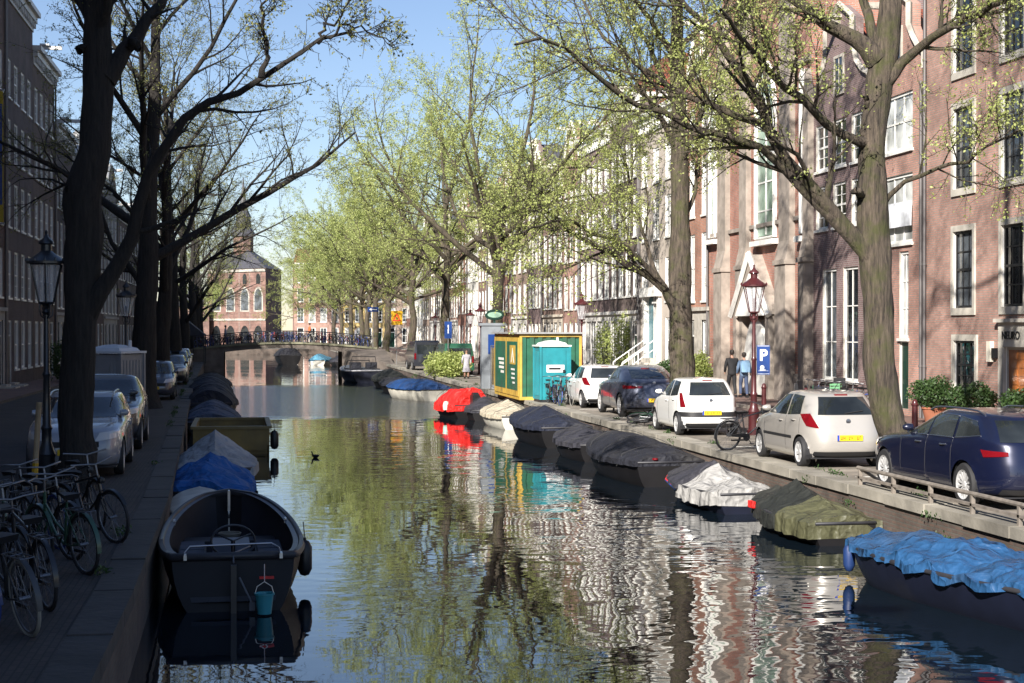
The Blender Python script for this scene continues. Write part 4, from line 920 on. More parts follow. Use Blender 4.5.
def car(kind, loc, rz, paint, label, sc=(1, 1, 1), tail=TAIL, extras=(), wheelm=ALLOY, group='cars parked along the canal', bumper=None, roofm=None):
    p = dict(PROF[kind]); root = empty('parked_car', loc, rz, label, 'car', group); Lz = p['z']
    b = MB(); zs = np.interp(np.linspace(0, len(Lz) - 1, 46), range(len(Lz)), Lz); n = len(RING); vs = []
    def ext(z): return ip(p, 'r', z), ip(p, 'f', z), ip(p, 'w', z)
    for z in zs:
        r_, f_, w_ = ext(z); cy, a = (r_ + f_) / 2, (f_ - r_) / 2
        for (u, v) in ringn(nx(p, z)): vs.append([v * w_, cy + u * a, z + (.0 if z < 1.4 else .0)])
    inside = set(); Ra = p['wr'] + .045
    for i, q in enumerate(vs):
        if abs(q[0]) < .55: continue
        for yc in p['wh']:
            dy, dz = q[1] - yc, q[2] - p['wr']; d = math.hypot(dy, dz)
            if d < Ra: inside.add(i); q2 = (yc + dy / max(d, 1e-3) * Ra, p['wr'] + dz / max(d, 1e-3) * Ra) if d > Ra * .55 else None
            else: continue
            if q2: q[1], q[2] = q2
    fs = []
    for i in range(len(zs) - 1):
        for k in range(n):
            f = (i * n + k, i * n + (k + 1) % n, (i + 1) * n + (k + 1) % n, (i + 1) * n + k)
            if all(j in inside for j in f): continue
            fs.append(f[::-1])
    top = (len(zs) - 1) * n; fs.append(tuple(range(top, top + n))[::-1])
    b.add(vs, fs, 0)
    body = b.build('body', paint, root, smooth=38)
    u_ = MB(); u_.box(-p['W'] / 2 + .12, p['W'] / 2 - .12, .14, p['L'] - .14, p['z'][0] + .01, p['z'][0] + .03)
    for yc in p['wh']:
        for s in (-1, 1):
            pts = []; K = 14
            for k in range(K + 1):
                a = math.pi * k / K * 1.24 - math.pi * .12; pts.append((yc + math.cos(a) * (Ra + .004), p['wr'] + math.sin(a) * (Ra + .004)))
            x0, x1 = s * (p['W'] / 2 - .05), s * (p['W'] / 2 - .40)
            v_ = [(x0, y, z) for y, z in pts] + [(x1, y, z) for y, z in pts]
            u_.add(v_, [(k, k + 1, k + K + 2, k + K + 1) for k in range(K)] + [tuple(range(K + 1, 2 * K + 2))])
    u_.build('underbody', TRIM, root)
    # surface patches
    def S(kind_, u, z):
        r_, f_, w_ = ext(z); cy, a = (r_ + f_) / 2, (f_ - r_) / 2
        if kind_ in 'LR':
            xi = min(.9999, abs((u - cy) / a)); N_ = nx(p, z); x = w_ * (1 - xi ** N_) ** (1 / N_); return Vector((-x if kind_ == 'L' else x, u, z))
        xi = min(.9999, abs(u / w_)); N_ = nx(p, z); y = a * (1 - xi ** N_) ** (1 / N_); return Vector((u, cy - y if kind_ == 'B' else cy + y, z))
    def arc(z, s, end, side):            # s metres along the outline from the rear (or front) centre
        r_, f_, w_ = ext(z); cy, a = (r_ + f_) / 2, (f_ - r_) / 2
        rg = ringn(nx(p, z)); X = np.array([v * w_ for u, v in rg[:73]]); Y = np.array([u * a for u, v in rg[:73]])
        if end == 'B': X, Y = X[::-1], Y[::-1]
        c = np.concatenate([[0], np.cumsum(np.hypot(np.diff(X), np.diff(Y)))])
        return Vector((side * np.interp(s, c, X), cy + np.interp(s, c, Y), z))
    C0 = Vector((0, p['L'] / 2, .7))
    def patch(fn, cs, m_, name, off=.006, parent=None, nu=10, nv=6, mb=None):
        (a, b_, c, d) = cs; g = []
        for j in range(nv + 1):
            for i in range(nu + 1):
                s, t = i / nu, j / nv
                u = (a[0] * (1 - s) + b_[0] * s) * (1 - t) + (d[0] * (1 - s) + c[0] * s) * t; z = (a[1] * (1 - s) + b_[1] * s) * (1 - t) + (d[1] * (1 - s) + c[1] * s) * t
                q = fn(u, z); e = .01; tu = fn(u + e, z) - fn(u - e, z); tz = fn(u, z + e) - fn(u, z - e); nn = tu.cross(tz)
                if nn.length < 1e-9: nn = q - C0
                nn.normalize()
                if nn.dot(q - C0) < 0: nn = -nn
                g.append(q + nn * off)
        o_ = mb or MB(); o_.add(g, [(j * (nu + 1) + i, j * (nu + 1) + i + 1, (j + 1) * (nu + 1) + i + 1, (j + 1) * (nu + 1) + i) for j in range(nv) for i in range(nu)])
        return o_.build(name, m_, parent or root, smooth=60) if mb is None else mb
    for kd in 'LR':
        for poly in p['side']:
            sw = patch(lambda u, z: S(kd, u, z), poly, CARGLASS, 'side_window')
            if 'chrome' in extras:
                t = MB(); cyc = poly + [poly[0]]
                for q0, q1 in zip(cyc[:-1], cyc[1:]):
                    if abs(q0[0] - q1[0]) < .45: continue
                    if abs(q0[0] - q1[0]) < .45: continue
                    t.tube([S(kd, q0[0] + (q1[0] - q0[0]) * k / 4, q0[1] + (q1[1] - q0[1]) * k / 4) * 1.0 + Vector((-.008 if kd == 'L' else .008, 0, 0)) for k in range(5)], .008, 4)
                t.build('window_trim', CHROME, sw)
        # door seams, handles, sill strip
        seams = [q[0][0] - .03 for q in p['side'][:2]] + [p['side'][0][1][0] + .0]
        for ys_ in seams:
            if min(abs(ys_ - w_) for w_ in p['wh']) < Ra - .02: zlo = p['wr'] + Ra + .02
            else: zlo = .30
            t = MB(); t.tube([S(kd, ys_, z) for z in np.linspace(zlo, p['side'][0][0][1] - .02, 7)], .005, 4); t.build('door_seam', TRIM, root)
        for q in p['side'][:2]:
            hy = q[0][0] + .16; hz = q[0][1] - .12; t = MB(); hp = [S(kd, hy + k * .05, hz) + Vector(((-.03 if kd == 'L' else .03) if 0 < k < 4 else 0, 0, 0)) for k in range(5)]
            t.tube(hp, .013, 6); t.build('door_handle', CHROME if 'chrome' in extras else paint, root)
        t = MB(); my = p['side'][0][1][0] - .12; mz = p['side'][0][1][1] + .07; s = -1 if kd == 'L' else 1; q = S(kd, my, mz)
        t.lathe([(.0, -.10), (.055, -.08), (.085, 0), (.08, .07), (.0, .085)], 10, (0, 0, 0), 0, Matrix.Translation(q + Vector((s * .15, -.02, .02))) @ Matrix.Rotation(math.pi / 2, 4, 'Y') @ Matrix.Diagonal((.75, .8, 1, 1)))
        t.box(min(q.x, q.x + s * .1), max(q.x, q.x + s * .1), my - .02, my + .02, mz - .03, mz, 0); t.build('door_mirror', paint if 'darkmirror' not in extras else TRIM, root, smooth=50)
        if 'strip' in extras: patch(lambda u, z: S(kd, u, z), [(1.0, .55), (2.75, .55), (2.75, .60), (1.0, .60)], TRIM, 'rub_strip', .012)
        # lights that wrap the corners
        sd = -1 if kd == 'L' else 1; a0, a1, z0, z1 = p['tail']
        if 'tail' in extras or True:
            if kind == 'hatch' and 'tall_lamps' in extras: patch(lambda u, z: arc(z, u, 'B', sd), [(.70, .74), (.92, .74), (.94, 1.10), (.80, 1.10)], tail, 'tail_light', .012)
            elif kind == 'hatch': patch(lambda u, z: arc(z, u, 'B', sd), [(a0 - .04, z0 - .02), (a1 - .14, z0 + .02), (a1 + .06, z1 + .02), (a0 + .12, z1 + .04)], tail, 'tail_light', .012)
            else: patch(lambda u, z: arc(z, u, 'B', sd), [(a0, z0 + .02), (a1, z0 - .01), (a1 + .05, z1), (a0, z1 - .02)], tail, 'tail_light', .012)
        patch(lambda u, z: arc(z, u, 'F', sd), [(.42, z0 - .14), (1.05, z0 - .08), (1.15, z0 + .05), (.50, z0 - .0)], LAMPW, 'headlight', .012)
    wr_, z0, wt, z1 = p['rear']; rw = patch(lambda u, z: S('B', u, z), [(-wr_, z0), (wr_, z0), (wt, z1), (-wt, z1)], CARGLASS, 'rear_window', nu=16)
    wp = MB(); q = S('B', -.05, z0 + .03) + Vector((0, -.02, .0)); wp.tube([q, S('B', .33, z0 + .08) + Vector((0, -.025, 0))], .010, 5); wp.build('wiper', TRIM, rw)
    wr_, z0, wt, z1 = p['front']; patch(lambda u, z: S('F', u, z), [(-wr_, z0), (wr_, z0), (wt, z1), (-wt, z1)], CARGLASS, 'windscreen', nu=16)
    pz = p['plate']; q = S('B', 0, pz).y - .02
    pl = MB(); pl.box(-.26, .26, q - .008, q, pz - .055, pz + .055, 0); pl.box(-.26, -.215, q - .0095, q - .0081, pz - .055, pz + .055, 1)
    R = random.Random(sum(map(ord, label)))
    for k in range(8):
        if k in (2, 5): continue
        x = -.19 + k * .055; pl.box(x, x + .010, q - .0098, q - .0082, pz - .034, pz + .034, 2); a_ = R.choice([-.034, -.006, .024]); pl.box(x + .0102, x + .030, q - .0098, q - .0082, pz + a_, pz + a_ + .010, 2)
        if R.random() < .6: pl.box(x + .0302, x + .038, q - .0098, q - .0082, pz - R.choice([0, .034]), pz + .034, 2)
    pl.build('number_plate', [PLATE, PBLUE, BLACK], root)
    q = S('F', 0, .5).y + .015; pl = MB(); pl.box(-.26, .26, q, q + .008, .42, .53, 0); pl.box(-.5, .5, q - .0, q + .004, .56, .66, 1); pl.build('grille', [PLATE, TRIM], root)
    if 'lowbumper' in extras: patch(lambda u, z: arc(z, abs(u), 'B', 1 if u > 0 else -1), [(-1.05, .50), (1.05, .50), (1.05, .62), (-1.05, .62)], TRIM, 'rear_bumper', .016, nu=40)
    patch(lambda u, z: arc(z, abs(u), 'B', 1 if u > 0 else -1), [(-.75, .22), (.75, .22), (.70, .33), (-.70, .33)], TRIM, 'lower_valance', .008, nu=30)
    bl = MB(); zz = p['rear'][3] + .035; q = S('B', 0, zz); bl.box(-.13, .13, q.y - .03, q.y + .03, zz - .012, zz + .02); bl.build('brake_light', tail, root)
    bd = MB(); q = S('B', 0, p['rear'][1] - .12); bd.lathe([(0, 0), (.045, 0), (.05, .008), (0, .012)], 14, (0, 0, 0), 0, Matrix.Translation(q + Vector((0, -.004, 0))) @ Matrix.Rotation(math.pi / 2, 4, 'X')); bd.build('badge', CHROME, root)
    an = MB(); an.tube([(0, .95, p['H'] - .02), (0, .65, p['H'] + .16)], .006, 5); an.build('aerial', TRIM, root)
    if 'rails' in extras:
        for s in (-1, 1):
            t = MB(); t.tube([(s * .62, y, p['H'] - .055 + .07 * math.sin(math.pi * (y - .8) / 1.9) ** .3 if .8 < y < 2.7 else p['H'] - .06) for y in np.linspace(.8, 2.7, 9)], .016, 6); t.build('roof_rail', CHROME, root, smooth=60)
    # wheels
    for yc in p['wh']:
        for s in (-1, 1):
            M = Matrix.Translation((s * (p['W'] / 2 - .11), yc, p['wr'])) @ Matrix.Rotation(math.pi / 2 * s, 4, 'Y'); R_ = p['wr']
            t = MB(); t.lathe([(R_ * .66, -.10), (R_ * .9, -.10), (R_ * .985, -.075), (R_, 0), (R_ * .985, .06), (R_ * .92, .085), (R_ * .7, .09), (R_ * .66, .07)], 32, m=0, M=M, cap=False)
            wh = t.build('wheel', RUBBER, root, smooth=40)
            t = MB(); t.lathe([(R_ * .70, .06), (R_ * .68, .085), (R_ * .62, .07), (R_ * .60, .02)], 32, M=M, m=0, cap=False); t.lathe([(0, -.02), (R_ * .62, -.02)], 20, M=M, m=1); t.lathe([(.055, .02), (.05, .065), (0, .07)], 12, M=M, m=0)
            ns = 14 if 'finespokes' in extras else 7
            for k in range(ns):
                A = M @ Matrix.Rotation(2 * math.pi * k / ns, 4, 'Z'); ww = .012 if ns > 8 else .026; t.add([(.04, -ww, .055), (R_ * .63, -ww * 1.4, .07), (R_ * .63, ww * 1.4, .07), (.04, ww, .055), (.04, -ww, .02), (R_ * .63, -ww, .03), (R_ * .63, ww, .03), (.04, ww, .02)],
                    [(0, 1, 2, 3), (0, 4, 5, 1), (2, 6, 7, 3)], 0, A)
            t.build('rim', [wheelm, BLACK], wh)
    root.scale = sc
    return root
def paintm(name, col, metal=.0, rough=.3, coat=1.): return mat(name, col, rough, metal=metal, var=.04, vs=.8, coat=coat, dirt=.12)
NAVY = paintm('car_navy', (.007, .010, .034), .3); SILV = paintm('car_silver', (.46, .435, .40), .35, .35); CWHITE = paintm('car_white', (.74, .74, .72)); GREY = paintm('car_grey_blue', (.075, .085, .125), .4, .3)
PS = lambda X, d: (X, Yd(X, d), ST)
car('wagon', (11.62, Yd(11.6, 24.0) , ST), rad(1.5), NAVY, 'navy estate car with roof rails and multi spoke wheels by the low quay rail', extras=('chrome', 'rails', 'finespokes'))
car('hatch', (11.40, Yd(10.6, 31.35), ST), rad(0), SILV, 'beige silver hatchback parked left of the thick mossy elm', extras=('strip',))
car('hatch', (11.45, Yd(10.9, 41.1), ST), rad(0), CWHITE, 'small white hatchback with black bumper band and tall red lamps', sc=(.96, .885, .985), extras=('lowbumper', 'tall_lamps'))
car('suv', (12.05, Yd(11.5, 49.4), ST), rad(0), GREY, 'blue grey coupe style off-roader between two white hatchbacks', extras=())
car('hatch', (11.95, Yd(11.3, 55.6), ST), rad(0), CWHITE, 'white hatchback with dark rear window parked nearest the green container', extras=())
# shaded side, facing the viewer
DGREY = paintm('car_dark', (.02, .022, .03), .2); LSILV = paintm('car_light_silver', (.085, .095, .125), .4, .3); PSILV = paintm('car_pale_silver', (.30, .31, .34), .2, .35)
XR = lambda d: -2.45 - (d - 30) * .018
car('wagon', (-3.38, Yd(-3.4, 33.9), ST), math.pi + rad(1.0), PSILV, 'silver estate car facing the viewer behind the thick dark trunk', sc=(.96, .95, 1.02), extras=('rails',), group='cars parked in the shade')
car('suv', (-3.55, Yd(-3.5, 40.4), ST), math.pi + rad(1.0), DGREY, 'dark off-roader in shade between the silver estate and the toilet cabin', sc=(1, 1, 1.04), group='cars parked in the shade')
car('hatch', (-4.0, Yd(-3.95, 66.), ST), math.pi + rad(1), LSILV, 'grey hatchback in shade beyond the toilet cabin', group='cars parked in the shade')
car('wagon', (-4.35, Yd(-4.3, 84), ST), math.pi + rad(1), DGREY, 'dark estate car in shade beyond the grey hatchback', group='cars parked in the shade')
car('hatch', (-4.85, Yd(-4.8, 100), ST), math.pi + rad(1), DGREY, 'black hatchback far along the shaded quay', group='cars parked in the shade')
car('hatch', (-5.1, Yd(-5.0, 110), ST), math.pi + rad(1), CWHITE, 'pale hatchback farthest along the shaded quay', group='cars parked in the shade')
# van and light lorry on the sunlit side near the bridge
def van(loc, rz, cols, label, L=4.8, H=2.0, W=1.85):
    root = empty('parked_van', loc, rz, label, 'van')
    b = MB(); side = [(0.02, .3), (0, 1.0), (.12, H - .12), (.25, H), (L - 1.55, H), (L - 1.1, H - .18), (L - .62, 1.22), (L - .12, .98), (L, .75), (L - .02, .3)]
    v_ = []; nn = len(side)
    for x, k in ((-W / 2, 1.), (-W / 2 + .06, 1.), (W / 2 - .06, 1.), (W / 2, 1.)):
        e = .03 if abs(x) > W / 2 - .01 else 0
        v_ += [((x * (.88 if z > 1.4 else 1)), y + (e if y < L / 2 else -e), z - (e if z > 1 else 0)) for y, z in side]
    fs = [tuple(range(nn)), tuple(range(3 * nn, 4 * nn))[::-1]]
    for j in range(3): fs += [(j * nn + i, (j + 1) * nn + i, (j + 1) * nn + (i + 1) % nn, j * nn + (i + 1) % nn) for i in range(nn)]
    b.add(v_, fs); b.build('body', cols[0], root, smooth=30)
    g = MB(); g.prism([(L - .66, 1.24), (L - 1.08, H - .22), (L - 1.04, H - .2), (L - .60, 1.26)], -W * .4, W * .4, 'x'); g.build('windscreen', CARGLASS, root)
    g = MB(); g.box(-W * .38, W * .38, -.012, .09, 1.1, H - .28); g.build('rear_window', CARGLASS, root)
    for s in (-1, 1):
        x = s * (W / 2 * .885 + .018); g = MB(); g.prism([(L - 2.05, 1.42), (L - 1.0, 1.42), (L - 1.25, H - .25), (L - 2.05, H - .25)], x - .01, x + .01, 'x'); g.build('side_window', CARGLASS, root)
        g = MB(); g.box(s * (W / 2 - .10) - .06, s * (W / 2 - .10) + .06, -.015, .02, .75, 1.15); g.build('tail_light', TAIL, root)
        for y in (.85, L - .95):
            M = Matrix.Translation((s * (W / 2 - .08), y, .33)) @ Matrix.Rotation(math.pi / 2 * s, 4, 'Y'); t = MB(); t.lathe([(0, -.1), (.31, -.1), (.33, -.06), (.33, .06), (.30, .09), (.2, .095)], 20, M=M); wh = t.build('wheel', RUBBER, root, smooth=40)
            t = MB(); t.lathe([(.2, .096), (.17, .08), (0, .085)], 16, M=M); t.build('rim', ALLOY, wh)
    return root
van((11.9, Yd(11, 96), ST), rad(2), (paintm('van_green', (.02, .09, .05)),), 'dark green van with pale roof line behind the green bush', 4.6, 1.9)
van((11.3, Yd(11, 108), ST), rad(2), (DGREY,), 'black van parked between the green van and the bridge', 4.6, 2.0)
# ------------------------------------------------------------------ street lamps
MAROON = mat('lamp_maroon', (.065, .013, .015), .4, var=.15, coat=.3); LAMP_SHADED = mat('lamp_shaded', (.018, .02, .024), .4, var=.15, coat=.3)  # second lamp colour paints in shade, which makes the left lamps look black
LGLASS = glassmat('lantern_glass', (.30, .31, .30), .15, .6, 0)
def lampglass():
    m, t, b = nt('lantern_clear'); b.inputs['Roughness'].default_value = .08; b.inputs['Base Color'].default_value = (.8, .82, .85, 1)
    tr = t.nodes.new('ShaderNodeBsdfTransparent'); mx = t.nodes.new('ShaderNodeMixShader'); mx.inputs[0].default_value = .28
    lk(t, tr.outputs[0], mx.inputs[1]); lk(t, b.outputs[0], mx.inputs[2]); lk(t, mx.outputs[0], t.nodes['Material Output'].inputs[0]); return m
LCLEAR = lampglass()
def lamp_parts(pm, H=4.4):
    z0 = H - 1.28
    b = MB(); b.lathe([(.17, 0), (.17, .12), (.14, .16), (.14, .55), (.16, .6), (.12, .68), (.085, .8), (.08, 1.0), (.10, 1.04), (.07, 1.1), (.055, 1.9), (.075, 1.95), (.05, 2.0), (.042, z0 - .16), (.075, z0 - .12), (.045, z0 - .06), (.07, z0)], 16)
    for s in (-1, 1): b.tube([(0, 0, z0 - .25), (s * .10, 0, z0 - .18), (s * .13, 0, z0 - .05), (s * .1, 0, z0 + .05)], .012, 6); b.tube([(0, 0, z0 - .25), (0, s * .10, z0 - .18), (0, s * .13, z0 - .05), (0, s * .1, z0 + .05)], .012, 6)
    post = b.mesh('post', pm, 35)
    f = MB(); n = 6; zb, zt, rb, rt = z0 + .04, z0 + .70, .135, .285
    for k in range(n):
        a = 2 * math.pi * k / n; c, s = math.cos(a), math.sin(a); f.tube([(rb * c, rb * s, zb), (rt * c, rt * s, zt)], .013, 5)
    for r_, z in ((rb, zb), (rt, zt)): f.tube([(r_ * math.cos(2 * math.pi * k / n), r_ * math.sin(2 * math.pi * k / n), z) for k in range(n)], .018, 5, closed=True)
    f.lathe([(.07, z0), (.14, zb), (.02, zb + .01), (.02, zb + .14), (.045, zb + .16), (.045, zb + .34), (0, zb + .36)], 8)
    frame = f.mesh('lantern_frame', pm, 35)
    g = MB(); v_ = [(r_ * math.cos(2 * math.pi * k / n), r_ * math.sin(2 * math.pi * k / n), z) for r_, z in ((rb, zb), (rt - .004, zt)) for k in range(n)]
    g.add(v_, [(k, (k + 1) % n, (k + 1) % n + n, k + n) for k in range(n)]); glass = g.mesh('lantern_glass', LCLEAR)
    t = MB(); t.lathe([(rt + .05, zt), (rt + .05, zt + .04), (rt - .02, zt + .09), (.15, zt + .17), (.09, zt + .22), (.09, zt + .32), (.13, zt + .34), (.12, zt + .38), (.05, zt + .44), (.02, zt + .5), (.03, zt + .54), (0, zt + .58)], 12)
    for k in range(12): a = 2 * math.pi * k / 12; t.lathe([(0, 0), (.02, .01), (.022, .04), (0, .08)], 5, ((rt + .045) * math.cos(a), (rt + .045) * math.sin(a), zt + .03))
    cap = t.mesh('lantern_roof', pm, 35)
    return post, frame, glass, cap
LM, LB = lamp_parts(MAROON), lamp_parts(LAMP_SHADED)
def lamp(parts, X, d, label, group, Y=None):
    r_ = empty('street_lamp', (X, Y if Y else Yd(X, d), ST), random.Random(d).uniform(0, 1), label, 'street lamp', group)
    for nme, me in zip(('post', 'lantern_frame', 'lantern_glass', 'lantern_roof'), parts): mesh_obj(nme, me, r_)
    return r_
GLR, GLL = 'maroon street lamps on the sunlit side', 'dark street lamps on the shaded side'
for X, d, lab in ((12.66, 41.7, 'maroon street lamp carrying the blue parking sign'), (14.2, 71.5, 'maroon street lamp beside the green container'), (13.4, 98, 'maroon street lamp near the oval green sign'),
                  (16.2, 124, 'maroon street lamp far along before the bridge'), (16.4, 150, 'maroon street lamp beyond the bridge')): lamp(LM, X, d, lab, GLR)
lamp(LB, -3.50, 27.4, 'dark street lamp left of the thick near trunk', GLL); lamp(LB, -4.35, 55, 'dark street lamp behind the grey toilet cabin', GLL); lamp(LB, -5.2, 88, 'dark street lamp between far shaded trees', GLL)
# ------------------------------------------------------------------ signs
BLUE = mat('sign_blue', (.012, .045, .19), .35, var=.05); SWHITE = mat('sign_white', (.8, .8, .8), .4, var=.03); YEL = mat('sign_yellow', (.45, .26, .01), .4, var=.05); SRED = mat('sign_red', (.6, .02, .02), .4, var=.05)
def text_mesh(s, size, m_, ext=.004, bold=0):
    c = bpy.data.curves.new('lettering', 'FONT'); c.body = s; c.size = size; c.extrude = ext; c.align_x = 'CENTER'; c.offset = bold
    o = bpy.data.objects.new('lettering_src', c); me = bpy.data.meshes.new_from_object(o); me.name = 'lettering'; bpy.data.objects.remove(o); me.materials.clear(); me.materials.append(m_); return me
yl = Yd(12.66, 41.7)
r_ = empty('parking_sign', (12.86, yl - .16, ST + 1.55), rad(-14), 'blue parking sign with white letter fixed to the maroon lamp', 'sign')
b = MB(); b.box(-.165, .165, -.012, .012, 0, .76, 0); b.box(-.15, .15, -.016, -.0121, .02, .03, 1); b.box(-.15, .15, -.016, -.0121, .735, .745, 1); b.box(-.13, .13, -.016, -.0121, .10, .105, 1); b.build('sign_plate', [BLUE, SWHITE], r_)
mesh_obj('lettering', text_mesh('P', .40, SWHITE, bold=.012), r_, (0, -.018, .37), (math.pi / 2, 0, 0))
b = MB(); b.lathe([(0, 0), (.055, 0), (.055, .004), (0, .004)], 14, M=Matrix.Translation((-.03, -.0125, .19)) @ Matrix.Rotation(math.pi / 2, 4, 'X')); b.box(-.09, .06, -.0175, -.0126, .115, .135); b.build('symbol', SWHITE, r_)
def post_sign(X, d, z, draw, label, cat='sign', h=None):
    r_ = empty('road_sign', (X, Yd(X, d), ST), 0, label, cat); b = MB(); b.tube([(0, .03, 0), (0, .03, z + .5)], .03, 8); b.build('post', STEEL, r_, smooth=40)
    b = MB(); mats = draw(b, z); b.build('sign_plate', mats, r_); return r_
def roadwork(b, z): b.box(-.45, .45, -.02, .0, z - .6, z + .5, 0); b.prism([(-.34, z - .3), (0, z + .32), (.34, z - .3)], -.03, -.0201, m=1); b.prism([(-.2, z - .22), (0, z + .14), (.2, z - .22)], -.035, -.0301, m=2); b.lathe([(0, z - .2), (.05, z - .15), (.03, z - .02), (.04, z), (0, z + .04)], 8, (0, -.04, 0), 3); return [YEL, SRED, YEL, BLACK]
def arrow(b, z): b.box(-.5, .5, -.02, .0, z - .22, z + .22, 0); b.box(-.15, .38, -.026, -.0201, z - .03, z + .03, 1); b.prism([(-.38, z), (-.12, z + .13), (-.12, z - .13)], -.026, -.0201, m=1); return [BLUE, SWHITE]
def bluer(b, z): b.lathe([(0, 0), (.32, 0), (.32, .02), (0, .02)], 20, M=Matrix.Translation((0, 0, z)) @ Matrix.Rotation(math.pi / 2, 4, 'X'), m=0); b.box(-.04, .04, -.03, -.0201, z - .18, z + .18, 1); return [BLUE, SWHITE]
post_sign(10.9, 127, 3.7, roadwork, 'yellow roadworks sign with red triangle by the bridge end'); post_sign(10.7, 150, 4.6, arrow, 'blue direction sign with white arrow left of the yellow sign')
def bluer2(b, z): b.box(-.22, .22, -.02, 0, z - .7, z + .3, 0); b.box(-.03, .03, -.026, -.0201, z - .4, z + .1, 1); return [BLUE, SWHITE]
post_sign(11.25, 96, 2.9, bluer2, 'tall narrow blue sign beside the forked elm')
# ------------------------------------------------------------------ bollards
bm_ = MB(); bm_.lathe([(.11, 0), (.11, .05), (.085, .08), (.075, .7), (.095, .72), (.095, .75), (.07, .78), (.065, .84), (.03, .88), (0, .885)], 14); bmesh_b = bm_.mesh('bollard', MAROON, 35)
for X, px, lab in ((17.1, 915, 'maroon bollard in front of the potted shrubs'), (17.1, 858, 'maroon bollard left of the thick mossy elm'), (17.1, 764, 'maroon bollard right of the parking sign'), (17.1, 1008, 'maroon bollard behind the navy estate car'), (17.1, 806, 'maroon bollard among the bicycles by the facade'),
                   (17.1, 715, 'maroon bollard behind the small white hatchback'), (17.1, 622, 'maroon bollard behind the blue grey off-roader'), (17.1, 600, 'maroon bollard farthest left beside the white hatchback')):
    o = mesh_obj('bollard', bmesh_b, None, (X, facY(px, X), ST)); tag(o, lab, 'bollard', 'maroon bollards along the pavement')
# ------------------------------------------------------------------ low rail on the quay beside the estate car
RUST = mat('rusty_galvanised', (.24, .21, .18), .6, metal=.3, var=.3, vs=6)
ra = empty('quay_rail', (QR + .12, 0, ST), 0, 'low rusty rail on short posts along the quay below the navy car', 'railing')
Y0_, Y1_ = 19.2, Yd(10.1, 28.2); b = MB(); b.tube([(0, Y0_, .30), (0, Y1_, .30)], .035, 8); b.tube([(.02, Y1_, .3), (.25, Y1_ - .9, .02)], .03, 8); b.build('top_rail', RUST, ra, smooth=40)
b = MB(); b.box(-.03, .03, Y0_, Y1_, .12, .16); b.build('lower_rail', RUST, ra)
for k in range(6): b = MB(); yy = Y0_ + .2 + k * (Y1_ - Y0_ - .3) / 5; b.box(-.03, .03, yy - .03, yy + .03, -.01, .28); b.build('post', RUST, ra)
# ------------------------------------------------------------------ container, toilets, kiosk, fence, banner, post
CGREEN = mat('container_green', (.02, .11, .065), .5, var=.25, dirt=.45); CYEL = mat('container_yellow', (.50, .33, .06), .5, var=.2, dirt=.4); CTXT = mat('container_white', (.7, .7, .66), .5, var=.05)
yc = Yd(10.35, 62.4); cr = empty('site_container', (10.02, yc, ST), 0, 'green corrugated site container with yellow edged side panel', 'container')
W_, L_, H_ = 2.44, 6.6, 2.55
def corr(b, a0, a1, face, z0, z1, m_, step=.28, dep=.05):
    n = int(abs(a1 - a0) / step); s = (a1 - a0) / n
    for i in range(n):
        x = a0 + i * s; q = [(x, 0), (x + s * .5, 0), (x + s * .6, dep), (x + s * .9, dep), (x + s, 0)]
        for (u0, d0), (u1, d1) in zip(q[:-1], q[1:]): b.add([face(u0, d0, z0), face(u1, d1, z0), face(u1, d1, z1), face(u0, d0, z1)], [(0, 1, 2, 3)], m_)
b = MB(); corr(b, .1, W_ - .1, lambda u, d, z: (u, d + .03, z), .12, H_ - .12, 0); corr(b, .1, W_ - .1, lambda u, d, z: (u, L_ - .03 - d, z), .12, H_ - .12, 0); corr(b, .1, L_ - .1, lambda u, d, z: (W_ - .03 - d, u, z), .12, H_ - .12, 0); corr(b, .1, L_ - .1, lambda u, d, z: (.03 + d, u, z), .12, H_ - .12, 0)
b.box(.09, W_ - .09, .09, L_ - .09, .02, .1); b.build('shell', CGREEN, cr)
b = MB()
for x in (0, W_ - .1):
    for y in (0, L_ - .1): b.box(x, x + .1, y, y + .1, 0, H_)
for x in (0, W_ - .1): b.box(x, x + .1, .1, L_ - .1, H_ - .12, H_); b.box(x, x + .1, .1, L_ - .1, 0, .12)
for y in (0, L_ - .1): b.box(.1, W_ - .1, y, y + .1, H_ - .12, H_); b.box(.1, W_ - .1, y, y + .1, 0, .12)
b.build('corner_frame', CYEL, cr)
b = MB(); b.box(-.12, W_ + .12, -.12, L_ + .1, H_ + .002, H_ + .06); b.build('roof', mat('weathered_zinc', (.30, .30, .30), .7, var=.2), cr)
b = MB()
b.box(-.03, -.004, .12, L_ - .12, .13, H_ - .14, 0)
for (a, c, z0, z1) in ((.35, 3.0, .35, H_ - .3), (3.35, L_ - .4, .35, H_ - .3)): b.box(-.036, -.0301, a, c, z0, z1, 1)
b.box(-.042, -.0361, .8, 2.2, 1.35, 2.1, 0)
b.prism([(1.1, 1.42), (1.5, 2.0), (1.9, 1.42), (1.75, 1.42), (1.5, 1.8), (1.25, 1.42)], -.047, -.0421, 'x', 2)
for z, a in ((1.12, .9), (.95, .75), (.78, .8), (.6, .5)): b.box(-.042, -.0361, 1.0, 1.0 + a, z, z + .07, 2); b.box(-.042, -.0361, 3.8, 3.8 + a * 1.6, z + .35, z + .45, 2)
b.build('side_panel', [CYEL, CGREEN, CTXT], cr)
